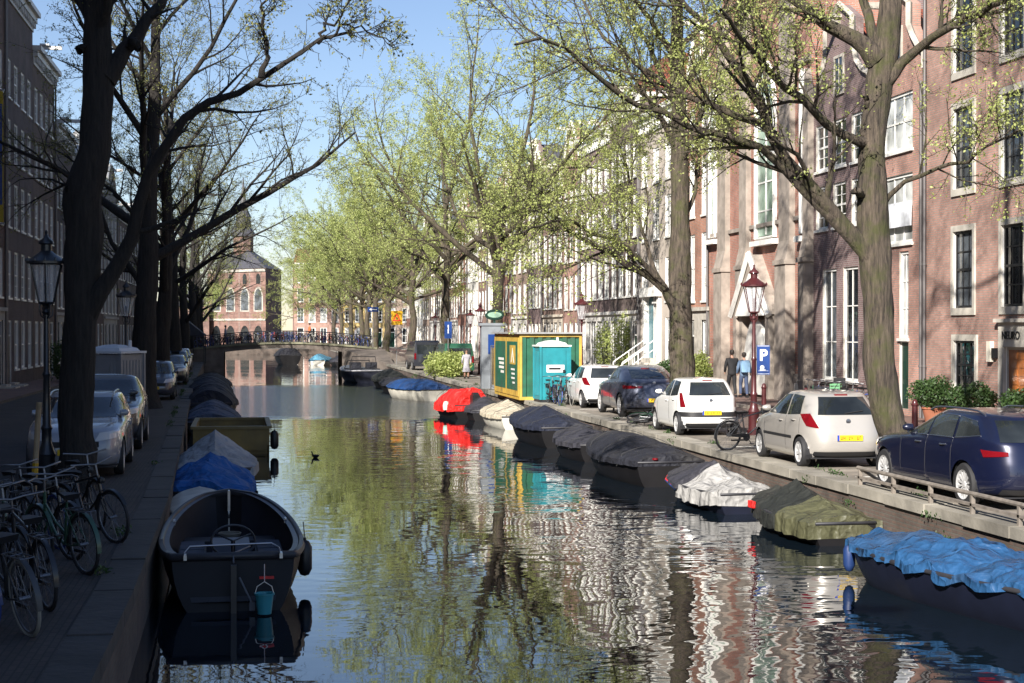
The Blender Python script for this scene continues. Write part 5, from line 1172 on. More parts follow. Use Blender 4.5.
def toilet(loc, rz, m_, wm, label, seed, sticker=True):
    r_ = empty('portable_toilet', loc, rz, label, 'portable toilet'); b = MB(); a = .56
    b.box(-a, a, -a, a, .1, 2.05)
    for i in range(6):
        for s in (-1, 1): b.box(s * a - (.02 if s < 0 else 0), s * a + (.02 if s > 0 else 0), -.42 + i * .15, -.35 + i * .15, .25, 1.9)
    for x in (-a, a):
        for y in (-a, a): b.box(x - .04, x + .04, y - .04, y + .04, .1, 2.08)
    b.build('shell', m_, r_)
    b = MB(); b.box(-.4, .4, -a - .03, -a - .002, .18, 1.95); b.box(-.32, .32, -a - .04, -a - .0301, .3, 1.1); b.box(-.32, .32, -a - .04, -a - .0301, 1.42, 1.85)
    d = b.build('door', m_, r_); k = MB(); k.box(.28, .36, -a - .08, -a - .031, 1.12, 1.22); k.build('handle', TRIM, d)
    b = MB(); b.box(-a - .06, a + .06, -a - .06, a + .06, 2.081, 2.14); b.lathe([(a * 1.25, 2.141), (a * 1.1, 2.22), (a * .5, 2.3), (0, 2.32)], 4, ph=math.pi / 4); b.lathe([(.05, 2.25), (.05, 2.42), (0, 2.43)], 10, (.3, .3, 0)); b.build('roof', wm, r_)
    b = MB(); b.box(-a, a, -a, a, 0, .099); b.build('base', TRIM, r_)
    if sticker: b = MB(); b.box(-.34, .34, -a - .046, -a - .0401, 1.12, 1.40, 0); b.box(-.25, .2, -a - .05, -a - .0461, 1.22, 1.30, 1); b.build('sticker', [SWHITE, TRIM], r_)
    return r_
toilet((11.0, Yd(11.0, 61.0), ST), rad(3), mat('toilet_turquoise', (.02, .22, .26), .4, var=.15, dirt=.2), mat('toilet_roof_white', (.6, .62, .6), .5, var=.08), 'turquoise portable toilet with white roof in front of the green container', 1)
toilet((-3.75, Yd(-3.7, 43.3), ST), rad(-28), mat('toilet_grey', (.22, .22, .23), .5, var=.08), mat('toilet_roof_pale', (.55, .57, .6), .5, var=.08), 'grey portable toilet with curved pale roof in the shade', 2)
ki = empty('kiosk', (10.75, Yd(10.7, 74.6), ST), rad(2), 'tall grey advertising panel with green oval sign and blue poster', 'kiosk')
b = MB(); b.box(-.5, .55, 0, .35, 0, 2.9); b.box(-.6, .65, -.05, .40, 2.901, 3.02); b.build('panel', mat('kiosk_grey', (.20, .22, .24), .5, var=.12), ki)
b = MB(); b.box(-.2, .40, -.03, -.002, 1.6, 2.5); b.build('poster', BLUE, ki)
b = MB(); b.lathe([(0, -.02), (.42, -.02), (.46, .0), (.42, .02), (0, .02)], 24, M=Matrix.Translation((.1, -.02, 3.4)) @ Matrix.Diagonal((1, 1, .55, 1)) @ Matrix.Rotation(math.pi / 2, 4, 'X'), m=0); b.lathe([(0, 0), (.33, 0), (.33, .006), (0, .006)], 24, M=Matrix.Translation((.1, -.041, 3.4)) @ Matrix.Diagonal((1, 1, .4, 1)) @ Matrix.Rotation(math.pi / 2, 4, 'X'), m=1); b.box(.05, .15, .0, .04, 3.0, 3.2, 0)
b.build('oval_sign', [GREENPAINT, mat('oval_pale_green', (.25, .40, .30), .5)], ki)
# wire fence panels along the quay edge beyond the container
for i, lab in enumerate(('wire fence panel between the grey kiosk and the far end of the container',)):
    y = Yd(10.4, 69.6) + i * 3.45; fr = empty('fence_panel', (10.45 + i * .05, y, ST), math.pi / 2, lab, 'fence', 'wire fence panels')
    b = MB(); b.tube([(0, 0, 0), (0, 0, 2), (3.4, 0, 2), (3.4, 0, 0)], .022, 6); b.tube([(0, 0, .15), (3.4, 0, .15)], .015, 5); b.build('frame', STEEL, fr, smooth=40)
    b = MB()
    for k in range(1, 34): b.box(k * .1 - .003, k * .1 + .003, -.003, .003, .15, 2)
    for k in range(1, 10): b.box(0, 3.4, .0035, .0085, .15 + k * .19, .156 + k * .19)
    b.build('mesh', STEEL, fr)
    if i == 0: b = MB(); b.box(.15, 3.2, -.02, -.01, .25, 1.9, 0); b.box(.4, 2.9, -.026, -.0201, .45, 1.7, 1); b.build('banner', [CYEL, CGREEN], fr)
bn = empty('banner', (LX + .05, facY(2.5, LX + .6), 8.0), 0, 'yellow hanging banner with dark blue edge on the shaded facade', 'banner')
b = MB(); b.tube([(0, 0, 5.8), (.65, 0, 5.8)], .04, 6); b.tube([(0, 0, .1), (.65, 0, .1)], .04, 6); b.build('bracket', STEEL, bn); b = MB(); b.box(.15, .60, -.02, .02, .15, 5.75, 0); b.box(.45, .56, -.025, .025, .9, 5.2, 1); b.build('cloth', [mat('banner_yellow', (.35, .26, .02), .7, var=.1), BLUE], bn)
po = empty('wooden_post', (at(33, 470, Yd(-3.5, 25.8))[0], Yd(-3.5, 25.8), ST), 0, 'leaning pale wooden post with yellow tape left of the near lamp', 'post')
b = MB(); b.tube([(0, 0, -.02), (.09, 0, 1.55)], .045, 8); b.build('stake', mat('pale_wood', (.30, .22, .13), .8, var=.3, vs=5), po); b = MB(); b.tube([(.022, 0, .38), (.034, 0, .58)], .05, 8); b.build('tape', YEL, po)
wt = empty('small_white_sign', (11.85, Yd(11.8, 54.3), ST), 0, 'small white board on the quay between white hatchback and grey off-roader', 'sign'); b = MB(); b.box(-.16, .16, 0, .03, .2, .62, 0); b.box(-.1, .1, -.006, -.0005, .3, .5, 1); b.box(-.03, .03, .0, .03, 0, .199, 1); b.build('board', [SWHITE, TRIM], wt)
# ------------------------------------------------------------------ bridge
br = empty('bridge', (0, Yd(1, 138), 0), 0, 'flat arched canal bridge crowded with bicycles at the end of the view', 'bridge')
b = MB(); xs = np.linspace(-5.2, 10.3, 32); zt = [2.05 + .48 * math.sin(math.pi * (x + 5.2) / 15.5) for x in xs]
zb = [1.65 + .36 * (1 - ((x - 2.4) / 5.2) ** 2) if abs(x - 2.4) < 5.2 else -.6 for x in xs]
for i in range(31):
    x0, x1 = xs[i], xs[i + 1]; a0, a1 = zb[i], zb[i + 1]
    if (a0 < 0) != (a1 < 0): a0 = a1 = min(a0, a1)
    b.add([(x0, 0, a0), (x1, 0, a1), (x1, 0, zt[i + 1] - .18), (x0, 0, zt[i] - .18), (x0, 7, a0), (x1, 7, a1), (x1, 7, zt[i + 1] - .18), (x0, 7, zt[i] - .18)], [(0, 1, 2, 3), (4, 7, 6, 5), (0, 4, 5, 1)])
b.build('arch_wall', mat('bridge_stone', (.12, .10, .085), .85, var=.35, vs=1.5, bump=.02, bs=5, dirt=.4), br)
b = MB()
for i in range(31):
    for y0, y1, h in ((-.12, .4, .0), (6.6, 7.12, .0), (.401, 6.599, -.08)):
        x0, x1 = xs[i], xs[i + 1]; b.add([(x0, y0, zt[i] + h), (x1, y0, zt[i + 1] + h), (x1, y1, zt[i + 1] + h), (x0, y1, zt[i] + h), (x0, y0, zt[i] - .17), (x1, y0, zt[i + 1] - .17)], [(0, 1, 2, 3), (0, 4, 5, 1)])
b.build('deck', mat('bridge_deck_stone', (.17, .165, .11), .8, var=.25, vs=1.5), br)
for s, y in ((0, .15), (1, 6.8)):
    b = MB(); zz = [z + .95 for z in zt]; b.tube([(x, y, z) for x, z in zip(xs, zz)], .025, 5); 
    for i in range(0, 32, 2): b.tube([(xs[i], y, zt[i] - .05), (xs[i], y, zz[i])], .02, 5)
    b.build('railing', BLACK, br)
for X0, X1 in ((10.35, 13.5), (-9.2, -5.25)):   # ramps from street to deck
    b = MB(); d0 = Yd(1, 138); xa, xb = (X0, X1) if X0 > 0 else (X1, X0)
    b.add([(xa, 0, 2.0), (xa, 7, 2.0), (xb, 7, ST + .01), (xb, 0, ST + .01), (xa, 0, ST - .3), (xb, 0, ST - .3), (xa, 7, ST - .3), (xb, 7, ST - .3)], [(0, 1, 2, 3), (0, 3, 5, 4), (1, 2, 7, 6)]); b.build('ramp', MATS['bridge_stone'], br)
for i in range(1): pass
aw = empty('quay_wall', (0, Yd(8, 128), 0), 0, 'stone wing wall at the right end of the bridge', 'quay wall'); b = MB(); b.add([(7.4, 10, -.6), (QR + .05, 0, -.6), (QR + .6, 0, -.6), (QR + .6, 10, -.6), (7.4, 10, 1.9), (QR + .05, 0, ST + .02), (QR + .6, 0, ST + .02), (QR + .6, 10, 1.9)], [(0, 1, 5, 4), (4, 5, 6, 7), (1, 2, 6, 5)]); b.build('wall', MATS['bridge_stone'], aw)
# dark market style awning mass on the shaded quay before the bridge
aw = empty('parasol_terrace', (-5.3, Yd(-5.3, 126), ST), 0, 'dark awning over the shaded quay left of the bridge', 'awning'); b = MB(); b.prism([(-2.2, 2.2), (-.2, 3.6), (1.4, 2.3)], 0, 4, 'y'); b.build('cloth', mat('awning_dark', (.03, .035, .05), .8, var=.15), aw)
b = MB()
for x in (-2., 1.3):
    for y in (.1, 3.9): b.box(x - .04, x + .04, y - .04, y + .04, 0, 2.25)
b.build('frame', BLACK, aw)
# ------------------------------------------------------------------ boats (local +y towards the bow, origin on the water amidships)
H_BLACK = mat('hull_black', (.006, .0055, .0065), .55, var=.25, dirt=.05, spec=.3); H_NAVY = mat('hull_navy', (.005, .007, .018), .5, var=.2, dirt=.1, spec=.4)
H_WHITE = mat('hull_white', (.55, .53, .46), .45, var=.12, dirt=.4); H_BROWN = mat('hull_brown', (.10, .065, .03), .6, var=.3, vs=4)
INNER = mat('boat_inner_grey', (.013, .014, .02), .6, var=.2, vs=5); TEAK = mat('teak', (.16, .10, .06), .6, var=.3, vs=5, aniso=(8, 1, 1)); RIM = mat('rubbing_strake', (.03, .03, .035), .45, var=.25)
RIMG = mat('gunwale_grey', (.075, .08, .095), .45, var=.2, vs=6)
def cloth(name, c, r=.75, var=.2, dirt=.35):
    m = mat('cloth_' + name, c, r, var=var, vs=2.5, bump=.01, bs=9, dirt=dirt, spec=.35); t = m.node_tree; N = t.nodes
    if 'crumple' in N: return m
    tc = N.new('ShaderNodeTexCoord'); n0 = N.new('ShaderNodeTexNoise'); n0.inputs['Scale'].default_value = 1.4; n0.inputs['Detail'].default_value = 3; lk(t, tc.outputs['Object'], n0.inputs['Vector'])
    ad = N.new('ShaderNodeVectorMath'); ad.operation = 'MULTIPLY_ADD'; ad.inputs[1].default_value = (.9, .9, .9); lk(t, n0.outputs['Color'], ad.inputs[0]); lk(t, tc.outputs['Object'], ad.inputs[2])
    v = N.new('ShaderNodeTexVoronoi'); v.name = 'crumple'; v.inputs['Scale'].default_value = 2.6; lk(t, ad.outputs[0], v.inputs['Vector'])
    v2 = N.new('ShaderNodeTexVoronoi'); v2.inputs['Scale'].default_value = 6.5; lk(t, ad.outputs[0], v2.inputs['Vector'])
    a2 = N.new('ShaderNodeMath'); a2.operation = 'MULTIPLY_ADD'; a2.inputs[1].default_value = .35; lk(t, v2.outputs['Distance'], a2.inputs[0]); lk(t, v.outputs['Distance'], a2.inputs[2])
    bp = N.new('ShaderNodeBump'); bp.inputs['Distance'].default_value = .09; lk(t, a2.outputs[0], bp.inputs['Height']); old = next(n for n in N if n.type == 'BUMP' and n != bp); lk(t, old.outputs[0], bp.inputs['Normal'])
    lk(t, bp.outputs[0], N['Principled BSDF'].inputs['Normal']); return m
def hb(t, B, sw, tb=.42, p=2.2, q=2.0):
    if t < tb: return B / 2 * (sw + (1 - sw) * math.sin(math.pi / 2 * t / tb))
    return B / 2 * max(0., 1 - ((t - tb) / (1 - tb)) ** p) ** (1 / q)
def sheer(t, zs, zm, zb): return zm + (zs - zm) * max(0, 1 - t / .5) ** 2 + (zb - zm) * max(0, (t - .4) / .6) ** 2
def hull(root, L, B, zs, zm, zb, m_out, m_in=None, sw=.75, p=2.2, q=2.0, draft=.3, floor=.12, open_=True, rim=RIM, rimr=.035, thick=.05, tumble=0.):
    NS, K = 29, 9; V = []; 
    def sec(t, off=0.):
        b_ = max(.012, hb(t, B, sw, p=p, q=q) - off); s = sheer(t, zs, zm, zb); rake = (t - .5) * L
        y0 = rake; out = []
        for k in range(-K, K + 1):
            a = abs(k) / K * math.pi / 2; x = b_ * math.sin(a) ** .75; z = -draft + off + (s + draft - off) * (1 - math.cos(a)) ** .9
            yy = y0 + (max(0, 1 - t / .16) * .26 * abs(math.sin(a)) ** 4 if open_ else 0) - (0 if t < .6 else (t - .6) / .4 * (1 - (z + draft) / (s + draft)) * .10 * L)
            out.append((math.copysign(x, k), yy, z))
        return out
    b = MB(); n = 2 * K + 1; ts = [i / (NS - 1) for i in range(NS)]
    rows = [sec(t) for t in ts]; vs = [p_ for r in rows for p_ in r]
    fs = [(i * n + k, i * n + k + 1, (i + 1) * n + k + 1, (i + 1) * n + k) for i in range(NS - 1) for k in range(n - 1)] + [tuple(range(n))]
    b.add(vs, fs, 0); b.build('hull', m_out, root, smooth=50)
    if open_:
        b = MB(); rows2 = []
        for t in ts:
            r = sec(min(t, .985), thick); r = [(x, y + (.05 if t == 0 else 0), max(z, floor) if abs(x) < .9 * B else z) for x, y, z in r]; rows2.append(r)
        vs = [p_ for r in rows2 for p_ in r]; b.add(vs, [tuple(reversed(f)) for f in fs], 0); b.build('inner_hull', m_in or INNER, root, smooth=50)
    r_ = MB(); path = [rows[i][0] for i in range(NS - 1, -1, -1)] + [rows[i][-1] for i in range(NS)]
    r_.tube([(x, y, z + .01) for x, y, z in path], rimr, 6, closed=True); r_.build('rubbing_strake', rim, root, smooth=60)
    if open_:
        g = MB(); w_ = .11
        A = path; Bp = [( x * (1 - w_ / max(abs(x), .13)), y * (1 - .012), z + .035) for x, y, z in path]
        n2 = len(path); g.add([(x, y, z + .035) for x, y, z in A] + Bp, [(i, (i + 1) % n2, (i + 1) % n2 + n2, i + n2) for i in range(n2)]); g.build('gunwale', RIMG, root, smooth=60)
    return sec
def cover(root, L, B, zs, zm, zb, m, ridge, sw=.75, p=2.2, q=2.0, t0=0., t1=1., over=.06, drop=.12, wr=.04, seed=0, sag=1.3, name='cover', hoops=0, grow_=1.0):
    """a tarpaulin from gunwale to gunwale; ridge: (t, height above sheer) pairs"""
    NT, NX = 64, 33; vs = []
    for i in range(NT):
        t = t0 + (t1 - t0) * i / (NT - 1); b_ = max(.03, hb(min(t, .999), B, sw, p=p, q=q) + over) * grow_; s = sheer(t, zs, zm, zb)
        rh = np.interp(t, [r[0] for r in ridge], [r[1] for r in ridge]); y = (t - .5) * L
        if hoops: rh *= 1 - .10 * abs(math.sin(math.pi * hoops * t))
        for j in range(NX):
            u = -1 + 2 * j / (NX - 1); a = abs(u)
            if a > .86: k = (a - .86) / .14; x = math.copysign(b_ * (1 + .02 * k), u); z = s + .04 - drop * k; nz = 0
            else: k = a / .86; x = math.copysign(b_ * k, u); z = s + .04 + rh * (1 - k ** sag); nz = 1
            n3 = mnoise.noise(Vector((x * 2.1 + seed * 7.3, y * 1.7, seed))) ; n4 = mnoise.noise(Vector((x * 5.5, y * 4.5 + seed * 3.1, seed + 5.)))
            rg = 1 - abs(mnoise.noise(Vector((x * 1.6 + y * 1.3 + seed, y * .7 - x * .9, seed * 2.3)))) * 2.4
            fo = abs(math.sin(y * 3.1 + seed + 2.5 * mnoise.noise(Vector((x * .8, y * .6, seed + 9.))))) ** .6 - .7
            d = wr * (n3 * .7 + n4 * .45 + rg * .7 + fo * 1.1 * a ** .7) * (1 if nz else .45)
            vs.append((x + (wr * n4 * .8 if not nz else 0), y + wr * n3 * .5, z + d - (wr * .5 if nz else 0) + .02))
    b = MB(); b.add(vs, [(i * NX + j, i * NX + j + 1, (i + 1) * NX + j + 1, (i + 1) * NX + j) for i in range(NT - 1) for j in range(NX - 1)] + [tuple(range(NX))[::-1], tuple(range((NT - 1) * NX, NT * NX))])
    return b.build(name, m, root, smooth=45)
def fender(loc, label, m=BLACK, h=.42, r=.085, group='black boat fenders'):
    o = empty('fender', loc, 0, label, 'fender', group); b = MB(); b.lathe([(0, 0), (r * .6, .02), (r, .1), (r, h - .1), (r * .6, h - .02), (.02, h), (.02, h + .03)], 14); b.build('body', m, o, smooth=50)
    b = MB(); b.tube([(0, 0, h + .02), (-.02, 0, h + .25)], .008, 5); b.build('rope', mat('rope', (.25, .22, .17), .9), o)
def outboard(root, y, z, m=BLACK, s=1.):
    b = MB(); b.box(-.12 * s, .12 * s, y - .38 * s, y - .08 * s, z + .10, z + .42 * s); b.prism([(y - .36 * s, z + .42 * s), (y - .3 * s, z + .50 * s), (y - .14 * s, z + .50 * s), (y - .1 * s, z + .42 * s)], -.09 * s, .09 * s, 'x'); b.box(-.05, .05, y - .28, y - .16, -.35, z + .1); b.box(-.08, .08, y - .12, y + .04, z - .12, z + .08)
    return b.build('outboard_motor', m, root)
ROPE = mat('dark_rope', (.04, .04, .042), .9)
GRB, GLB = 'boats moored along the sunlit quay', 'boats moored in the shade'
def boat(name, X, d, rz, label, group, sc=1.): r_ = empty(name, (X, Yd(X, d), 0), rz, label, 'boat', group); return r_
# open sloop, nearest on the shaded side
s1 = boat('sloop', -.36, 23.3, rad(1.5), 'open black sloop with steering wheel and chrome rail, nearest on the shaded side', GLB)
sec = hull(s1, 6.0, 1.92, .66, .60, .92, H_BLACK, INNER, sw=.80, p=2.4, q=2.0, rimr=.055, thick=.06)
b = MB(); b.box(-.74, -.35, -2.1, .9, .12, .36); b.box(.35, .74, -2.1, .9, .12, .36); b.box(-.68, .68, 1.2, 1.75, .12, .36); b.box(-.66, .66, -2.5, -2.12, .12, .40); b.build('benches', INNER, s1)
b = MB(); b.box(-.34, .34, -2.3, 2.2, .122, .135); b.build('floor', TEAK, s1)
b = MB(); b.box(-.26, .26, -.5, .35, .136, .52); b.build('engine_box', mat('engine_box_grey', (.09, .10, .13), .5), s1)
b = MB(); b.tube([(.30 * math.cos(a), 0, .30 * math.sin(a)) for a in np.linspace(0, 2 * math.pi, 25)[:-1]], .018, 6, closed=True, M=Matrix.Translation((.02, -.85, .62)) @ Matrix.Rotation(rad(-50), 4, 'X'))
for k in range(3): a = 2 * math.pi * k / 3 + .5; b.tube([(0, 0, 0), (.29 * math.cos(a), 0, .29 * math.sin(a))], .012, 5, M=Matrix.Translation((.02, -.85, .62)) @ Matrix.Rotation(rad(-50), 4, 'X'))
b.tube([(.02, -.80, .3), (.02, -.84, .62)], .03, 8); b.build('steering_wheel', BLACK, s1, smooth=50)
b = MB(); b.tube([(-.62, -2.25, .66), (-.55, -2.22, .74), (.50, -2.22, .76), (.60, -2.25, .70), (.63, -2.5, .58)], .011, 8); b.build('hand_rail', CHROME, s1, smooth=50)
b = MB(); b.tube([(0, -3.0, .62), (0, -2.7, .70), (.22, -2.2, .72)], .012, 6); b.lathe([(.03, 0), (.05, .02), (.03, .09), (.05, .1), (0, .12)], 8, (-.12, -2.62, .46)); b.build('tiller', RIMG, s1, smooth=50)
b = MB(); b.box(-.035, .035, -3.09, -2.98, -.35, .60); b.build('rudder', BLACK, s1)
b = MB()
for x, y in ((-.82, 1.0), (.82, 1.0), (-.6, -2.80), (.6, -2.80), (0, 2.80)): b.box(x - .015, x + .015, y - .10, y + .10, .70 if y < 2 else .95, .72 if y < 2 else .97); b.box(x - .02, x + .02, y - .03, y + .03, .64, .70 if y < 2 else .95)
b.build('cleats', STEEL, s1)
b = MB()
for k in range(4): b.tube([((.13 + .012 * k) * math.cos(a), 1.5 + (.13 + .012 * k) * math.sin(a), .375 + .022 * k) for a in np.linspace(0, 2 * math.pi, 17)[:-1]], .013, 5, closed=True)
b.build('coiled_rope', mat('pale_rope', (.20, .18, .14), .9), s1, smooth=60)
for x in (-.545, .545):
    for k in range(3): b = MB(); b.box(x - .17, x + .17, -2.0 + k * .95, -1.12 + k * .95, .362, .42); b.build('cushion', mat('cushion_grey_blue', (.045, .055, .08), .85, var=.3), s1)
b = MB(); b.box(.32, .50, -3.075, -3.035, .42, .45); b.build('name_plate', SRED, s1)
fender((.66, Yd(.66, 22.3), .16), 'black fender hanging off the far side of the sloop', h=.5, r=.10)
bk = empty('bucket', (.10, Yd(.1, 20.35) - .22, .0), 0, 'turquoise bucket hanging at the stern of the black sloop', 'bucket'); b = MB(); b.lathe([(.085, .02), (.115, .26), (.128, .26), (.128, .28), (.105, .275), (.078, .04), (0, .04)], 20); b.build('pail', mat('bucket_turquoise', (.04, .26, .30), .4, var=.05), bk, smooth=40)
b = MB(); b.tube([(-.115, 0, .27), (-.09, 0, .36), (0, 0, .42), (.09, 0, .36), (.115, 0, .27)], .006, 5); b.tube([(0, 0, .42), (0, .12, .62)], .006, 5); b.build('handle', STEEL, bk)
bo = empty('boat_hook', (-.05, Yd(0, 20.45) - .2, .12), 0, 'short pale oar leaning at the stern of the black sloop', 'oar'); b = MB(); b.tube([(0, 0, 0), (-.16, .06, .33)], .014, 6); b.box(-.035, .035, -.01, .01, -.08, .03); b.build('shaft', RIMG, bo)
# small white dinghy bow, blue tarpaulin, grey tarpaulin
d1 = boat('dinghy', -.95, 29.2, rad(4), 'small white decked dinghy between the sloop and the blue tarpaulin', GLB); hull(d1, 3.2, 1.3, .35, .34, .5, H_WHITE, sw=.7, open_=False); cover(d1, 3.2, 1.3, .35, .34, .5, H_WHITE, [(0, .05), (.5, .18), (1, .02)], over=-.02, drop=.02, wr=.006, name='deck')
d2 = boat('rowing_boat', -.95, 33., rad(-2), 'boat under a bright blue peaked tarpaulin in the shade', GLB); hull(d2, 4.0, 1.75, .42, .40, .55, H_NAVY, open_=False, sw=.85)
cover(d2, 4.0, 1.75, .42, .40, .55, cloth('bright_blue', (.014, .10, .32), dirt=.05), [(0, .18), (.2, .5), (.42, .34), (.62, .55), (.85, .3), (1, .1)], wr=.09, seed=3, sag=1.1, sw=.85, drop=.2)
d3 = boat('rowing_boat', -.95, 38.2, rad(1), 'boat under a pale grey tent shaped tarpaulin in the shade', GLB); hull(d3, 4.6, 1.85, .45, .42, .6, H_BLACK, open_=False, sw=.85)
cover(d3, 4.6, 1.85, .45, .42, .6, cloth('pale_grey', (.34, .35, .36)), [(0, .1), (.18, .3), (.45, .75), (.6, .7), (.85, .35), (1, .1)], wr=.05, seed=4, sag=.95, sw=.85, drop=.22)
# yellow brown work barge
d4 = empty('work_barge', (-.72, Yd(-.7, 48.6), 0), rad(.5), 'square yellow brown open work barge in the shade', 'boat', GLB)
BY = mat('barge_yellow', (.20, .135, .035), .6, var=.3, vs=1.5, dirt=.5); b = MB(); Wb, Lb = 2.15, 4.8
b.prism([(-Lb / 2 + .35, -.3), (-Lb / 2, .25), (-Lb / 2, .72), (Lb / 2, .72), (Lb / 2, .25), (Lb / 2 - .35, -.3)], -Wb / 2, -Wb / 2 + .06, 'x'); b.prism([(-Lb / 2 + .35, -.3), (-Lb / 2, .25), (-Lb / 2, .72), (Lb / 2, .72), (Lb / 2, .25), (Lb / 2 - .35, -.3)], Wb / 2 - .06, Wb / 2, 'x')
b.box(-Wb / 2 + .061, Wb / 2 - .061, -Lb / 2, -Lb / 2 + .06, .1, .72); b.box(-Wb / 2 + .061, Wb / 2 - .061, Lb / 2 - .06, Lb / 2, .1, .72); b.box(-Wb / 2 + .061, Wb / 2 - .061, -Lb / 2 + .1, Lb / 2 - .1, -.2, .15)
b.add([(-Wb / 2, -Lb / 2, .25), (Wb / 2, -Lb / 2, .25), (Wb / 2, -Lb / 2 + .35, -.3), (-Wb / 2, -Lb / 2 + .35, -.3)], [(0, 1, 2, 3)]); b.build('hull', BY, d4)
b = MB(); b.box(-Wb / 2 - .05, Wb / 2 + .05, -Lb / 2 - .05, -Lb / 2 + .1, .722, .80); b.box(-Wb / 2 - .05, Wb / 2 + .05, Lb / 2 - .1, Lb / 2 + .05, .722, .80)
for s in (-1, 1): b.box(s * Wb / 2 - .07, s * Wb / 2 + .07, -Lb / 2 + .101, Lb / 2 - .101, .722, .80)
b.build('gunwale', mat('barge_rim', (.17, .125, .045), .55, var=.2), d4)
b = MB()
for y in (-1.2, 0, 1.2): b.box(-Wb / 2 + .062, Wb / 2 - .062, y - .05, y + .05, .151, .6)
b.build('ribs', BY, d4)
fender((.52, Yd(.5, 46.5), .12), 'black fender on the right corner of the yellow brown barge', h=.55, r=.12)
def covered(name, X, d, L, B, rz, lab, cl, ridge, hm=H_BLACK, z=(.5, .45, .7), seed=0, grp=GRB, sag=1.2, wr=.035, drop=.14, sw=.8, ob=False, **kw):
    if grp == GRB: ridge = [(a, h * (.82 if d < 62 else .95)) for a, h in ridge]
    r_ = boat(name, X, d, rz, lab, grp); hull(r_, L, B, *z, hm, open_=False, sw=sw, rimr=.03); cover(r_, L, B, *z, cl, ridge, wr=wr, seed=seed, sag=sag, sw=sw, drop=drop, **kw)
    if ob: outboard(r_, -L / 2, z[0] - .1)
    q0, q1 = kw.get('t0', 0), kw.get('t1', 1)
    for k in range(3 if q1 - q0 > .99 else 0):
        rp = MB()
        t = .2 + .27 * k + .03 * math.sin(seed + k)
        if not q0 < t < q1: continue
        b_ = hb(t, B, sw) + .075; s_ = sheer(t, *z); rh = np.interp(t, [a[0] for a in ridge], [a[1] for a in ridge]); y_ = (t - .5) * L
        rp.tube([(b_ * u, y_ + .04 * math.sin(u * 3 + k), s_ + .075 + wr * .9 + rh * (1 - abs(u) ** sag) if abs(u) < .95 else s_ - .12) for u in np.linspace(-1, 1, 15)], .007, 5); rp.build('lashing', ROPE, r_, smooth=60)
    return r_
C_NAVY = cloth('navy', (.013, .017, .034)); C_DARK = cloth('charcoal', (.014, .015, .022)); C_OLIVE = cloth('olive_black', (.016, .018, .016)); C_SILV = cloth('silver', (.30, .295, .285), .6); C_BEIGE = cloth('beige', (.42, .37, .28)); C_RED = cloth('red', (.60, .018, .015), .55, dirt=.03)
C_BLUE = cloth('tarp_blue', (.018, .070, .17), .5, dirt=.4); C_DGREY = cloth('dark_grey', (.032, .032, .042))
covered('sloop', -1.55, 57.5, 5.2, 1.9, 0, 'dark boat with blue grey canopy just beyond the yellow brown barge', cloth('blue_grey', (.06, .08, .13)), [(0, .15), (.3, .55), (.7, .5), (1, .05)], seed=5, grp=GLB, sag=1.4)
covered('sloop', -1.75, 66, 6.5, 1.95, 0, 'dark sloop with high rounded canopy, second beyond the barge', C_NAVY, [(0, .45), (.3, .75), (.7, .7), (1, .1)], seed=6, grp=GLB, sag=2.2, z=(.7, .6, .85))
covered('sloop', -2.2, 78, 7., 2.1, 0, 'dark cabin boat, third beyond the yellow brown barge', C_NAVY, [(0, .3), (.3, .7), (.7, .6), (1, .1)], seed=7, grp=GLB, sag=1.8, z=(.7, .6, .85))
covered('sloop', -2.45, 88, 7., 2.2, 0, 'dark sloop with low cover, fourth beyond the yellow brown barge', C_DARK, [(0, .3), (.3, .5), (.7, .5), (1, .1)], seed=8, grp=GLB, sag=1.8, z=(.7, .6, .85))
# sunlit side
b1 = boat('rowing_boat', 9.2, 21.1, rad(9), 'dark blue boat under a crumpled bright blue tarpaulin, nearest on the sunlit side', GRB); hull(b1, 5.2, 1.65, .50, .47, .52, H_NAVY, open_=False, sw=.85, p=3.2)
cover(b1, 5.2, 1.65, .50, .47, .52, C_BLUE, [(0, .18), (.2, .28), (.38, .14), (.5, .30), (.66, .20), (.8, .22), (.93, .06), (1, .0)], wr=.13, seed=11, sag=1.5, sw=.85, p=3.2, drop=.12, over=.04)
b = MB(); b.lathe([(0, 0), (.05, .02), (.085, .1), (.085, .32), (.05, .4), (0, .42)], 12, (-.5, 2.25, .1)); b.build('blue_fender', mat('fender_blue', (.01, .03, .11), .5), b1, smooth=50)
b2 = covered('rowing_boat', 9.52, 28.4, 3.6, 1.32, rad(2), 'small boat under a peaked black and olive tarpaulin below the silver hatchback', C_OLIVE, [(0, .05), (.25, .22), (.5, .50), (.62, .58), (.8, .36), (1, .05)], seed=12, sag=.85, wr=.06, drop=.28, z=(.36, .34, .45), t0=.33)
b = MB(); b.box(-.66, -.60, .9, 1.15, .34, .46); b.build('red_cloth', C_RED, b2)
cover(b2, 3.6, 1.38, .36, .34, .45, cloth('olive', (.075, .075, .04), .5), [(0, .08), (.25, .25), (.34, .33)], t0=0, t1=.34, wr=.06, seed=13, sag=.9, sw=.8, drop=.3, name='olive_tarpaulin', over=.09)
b3 = covered('rowing_boat', 9.28, 33.1, 3.9, 1.45, rad(3), 'boat under a silver grey tarpaulin with blue straps', C_SILV, [(0, .10), (.2, .26), (.3, .16), (.45, .52), (.55, .42), (.8, .22), (1, .05)], seed=14, sag=.95, wr=.09, drop=.30, z=(.38, .36, .5), hm=H_NAVY, t1=.56)
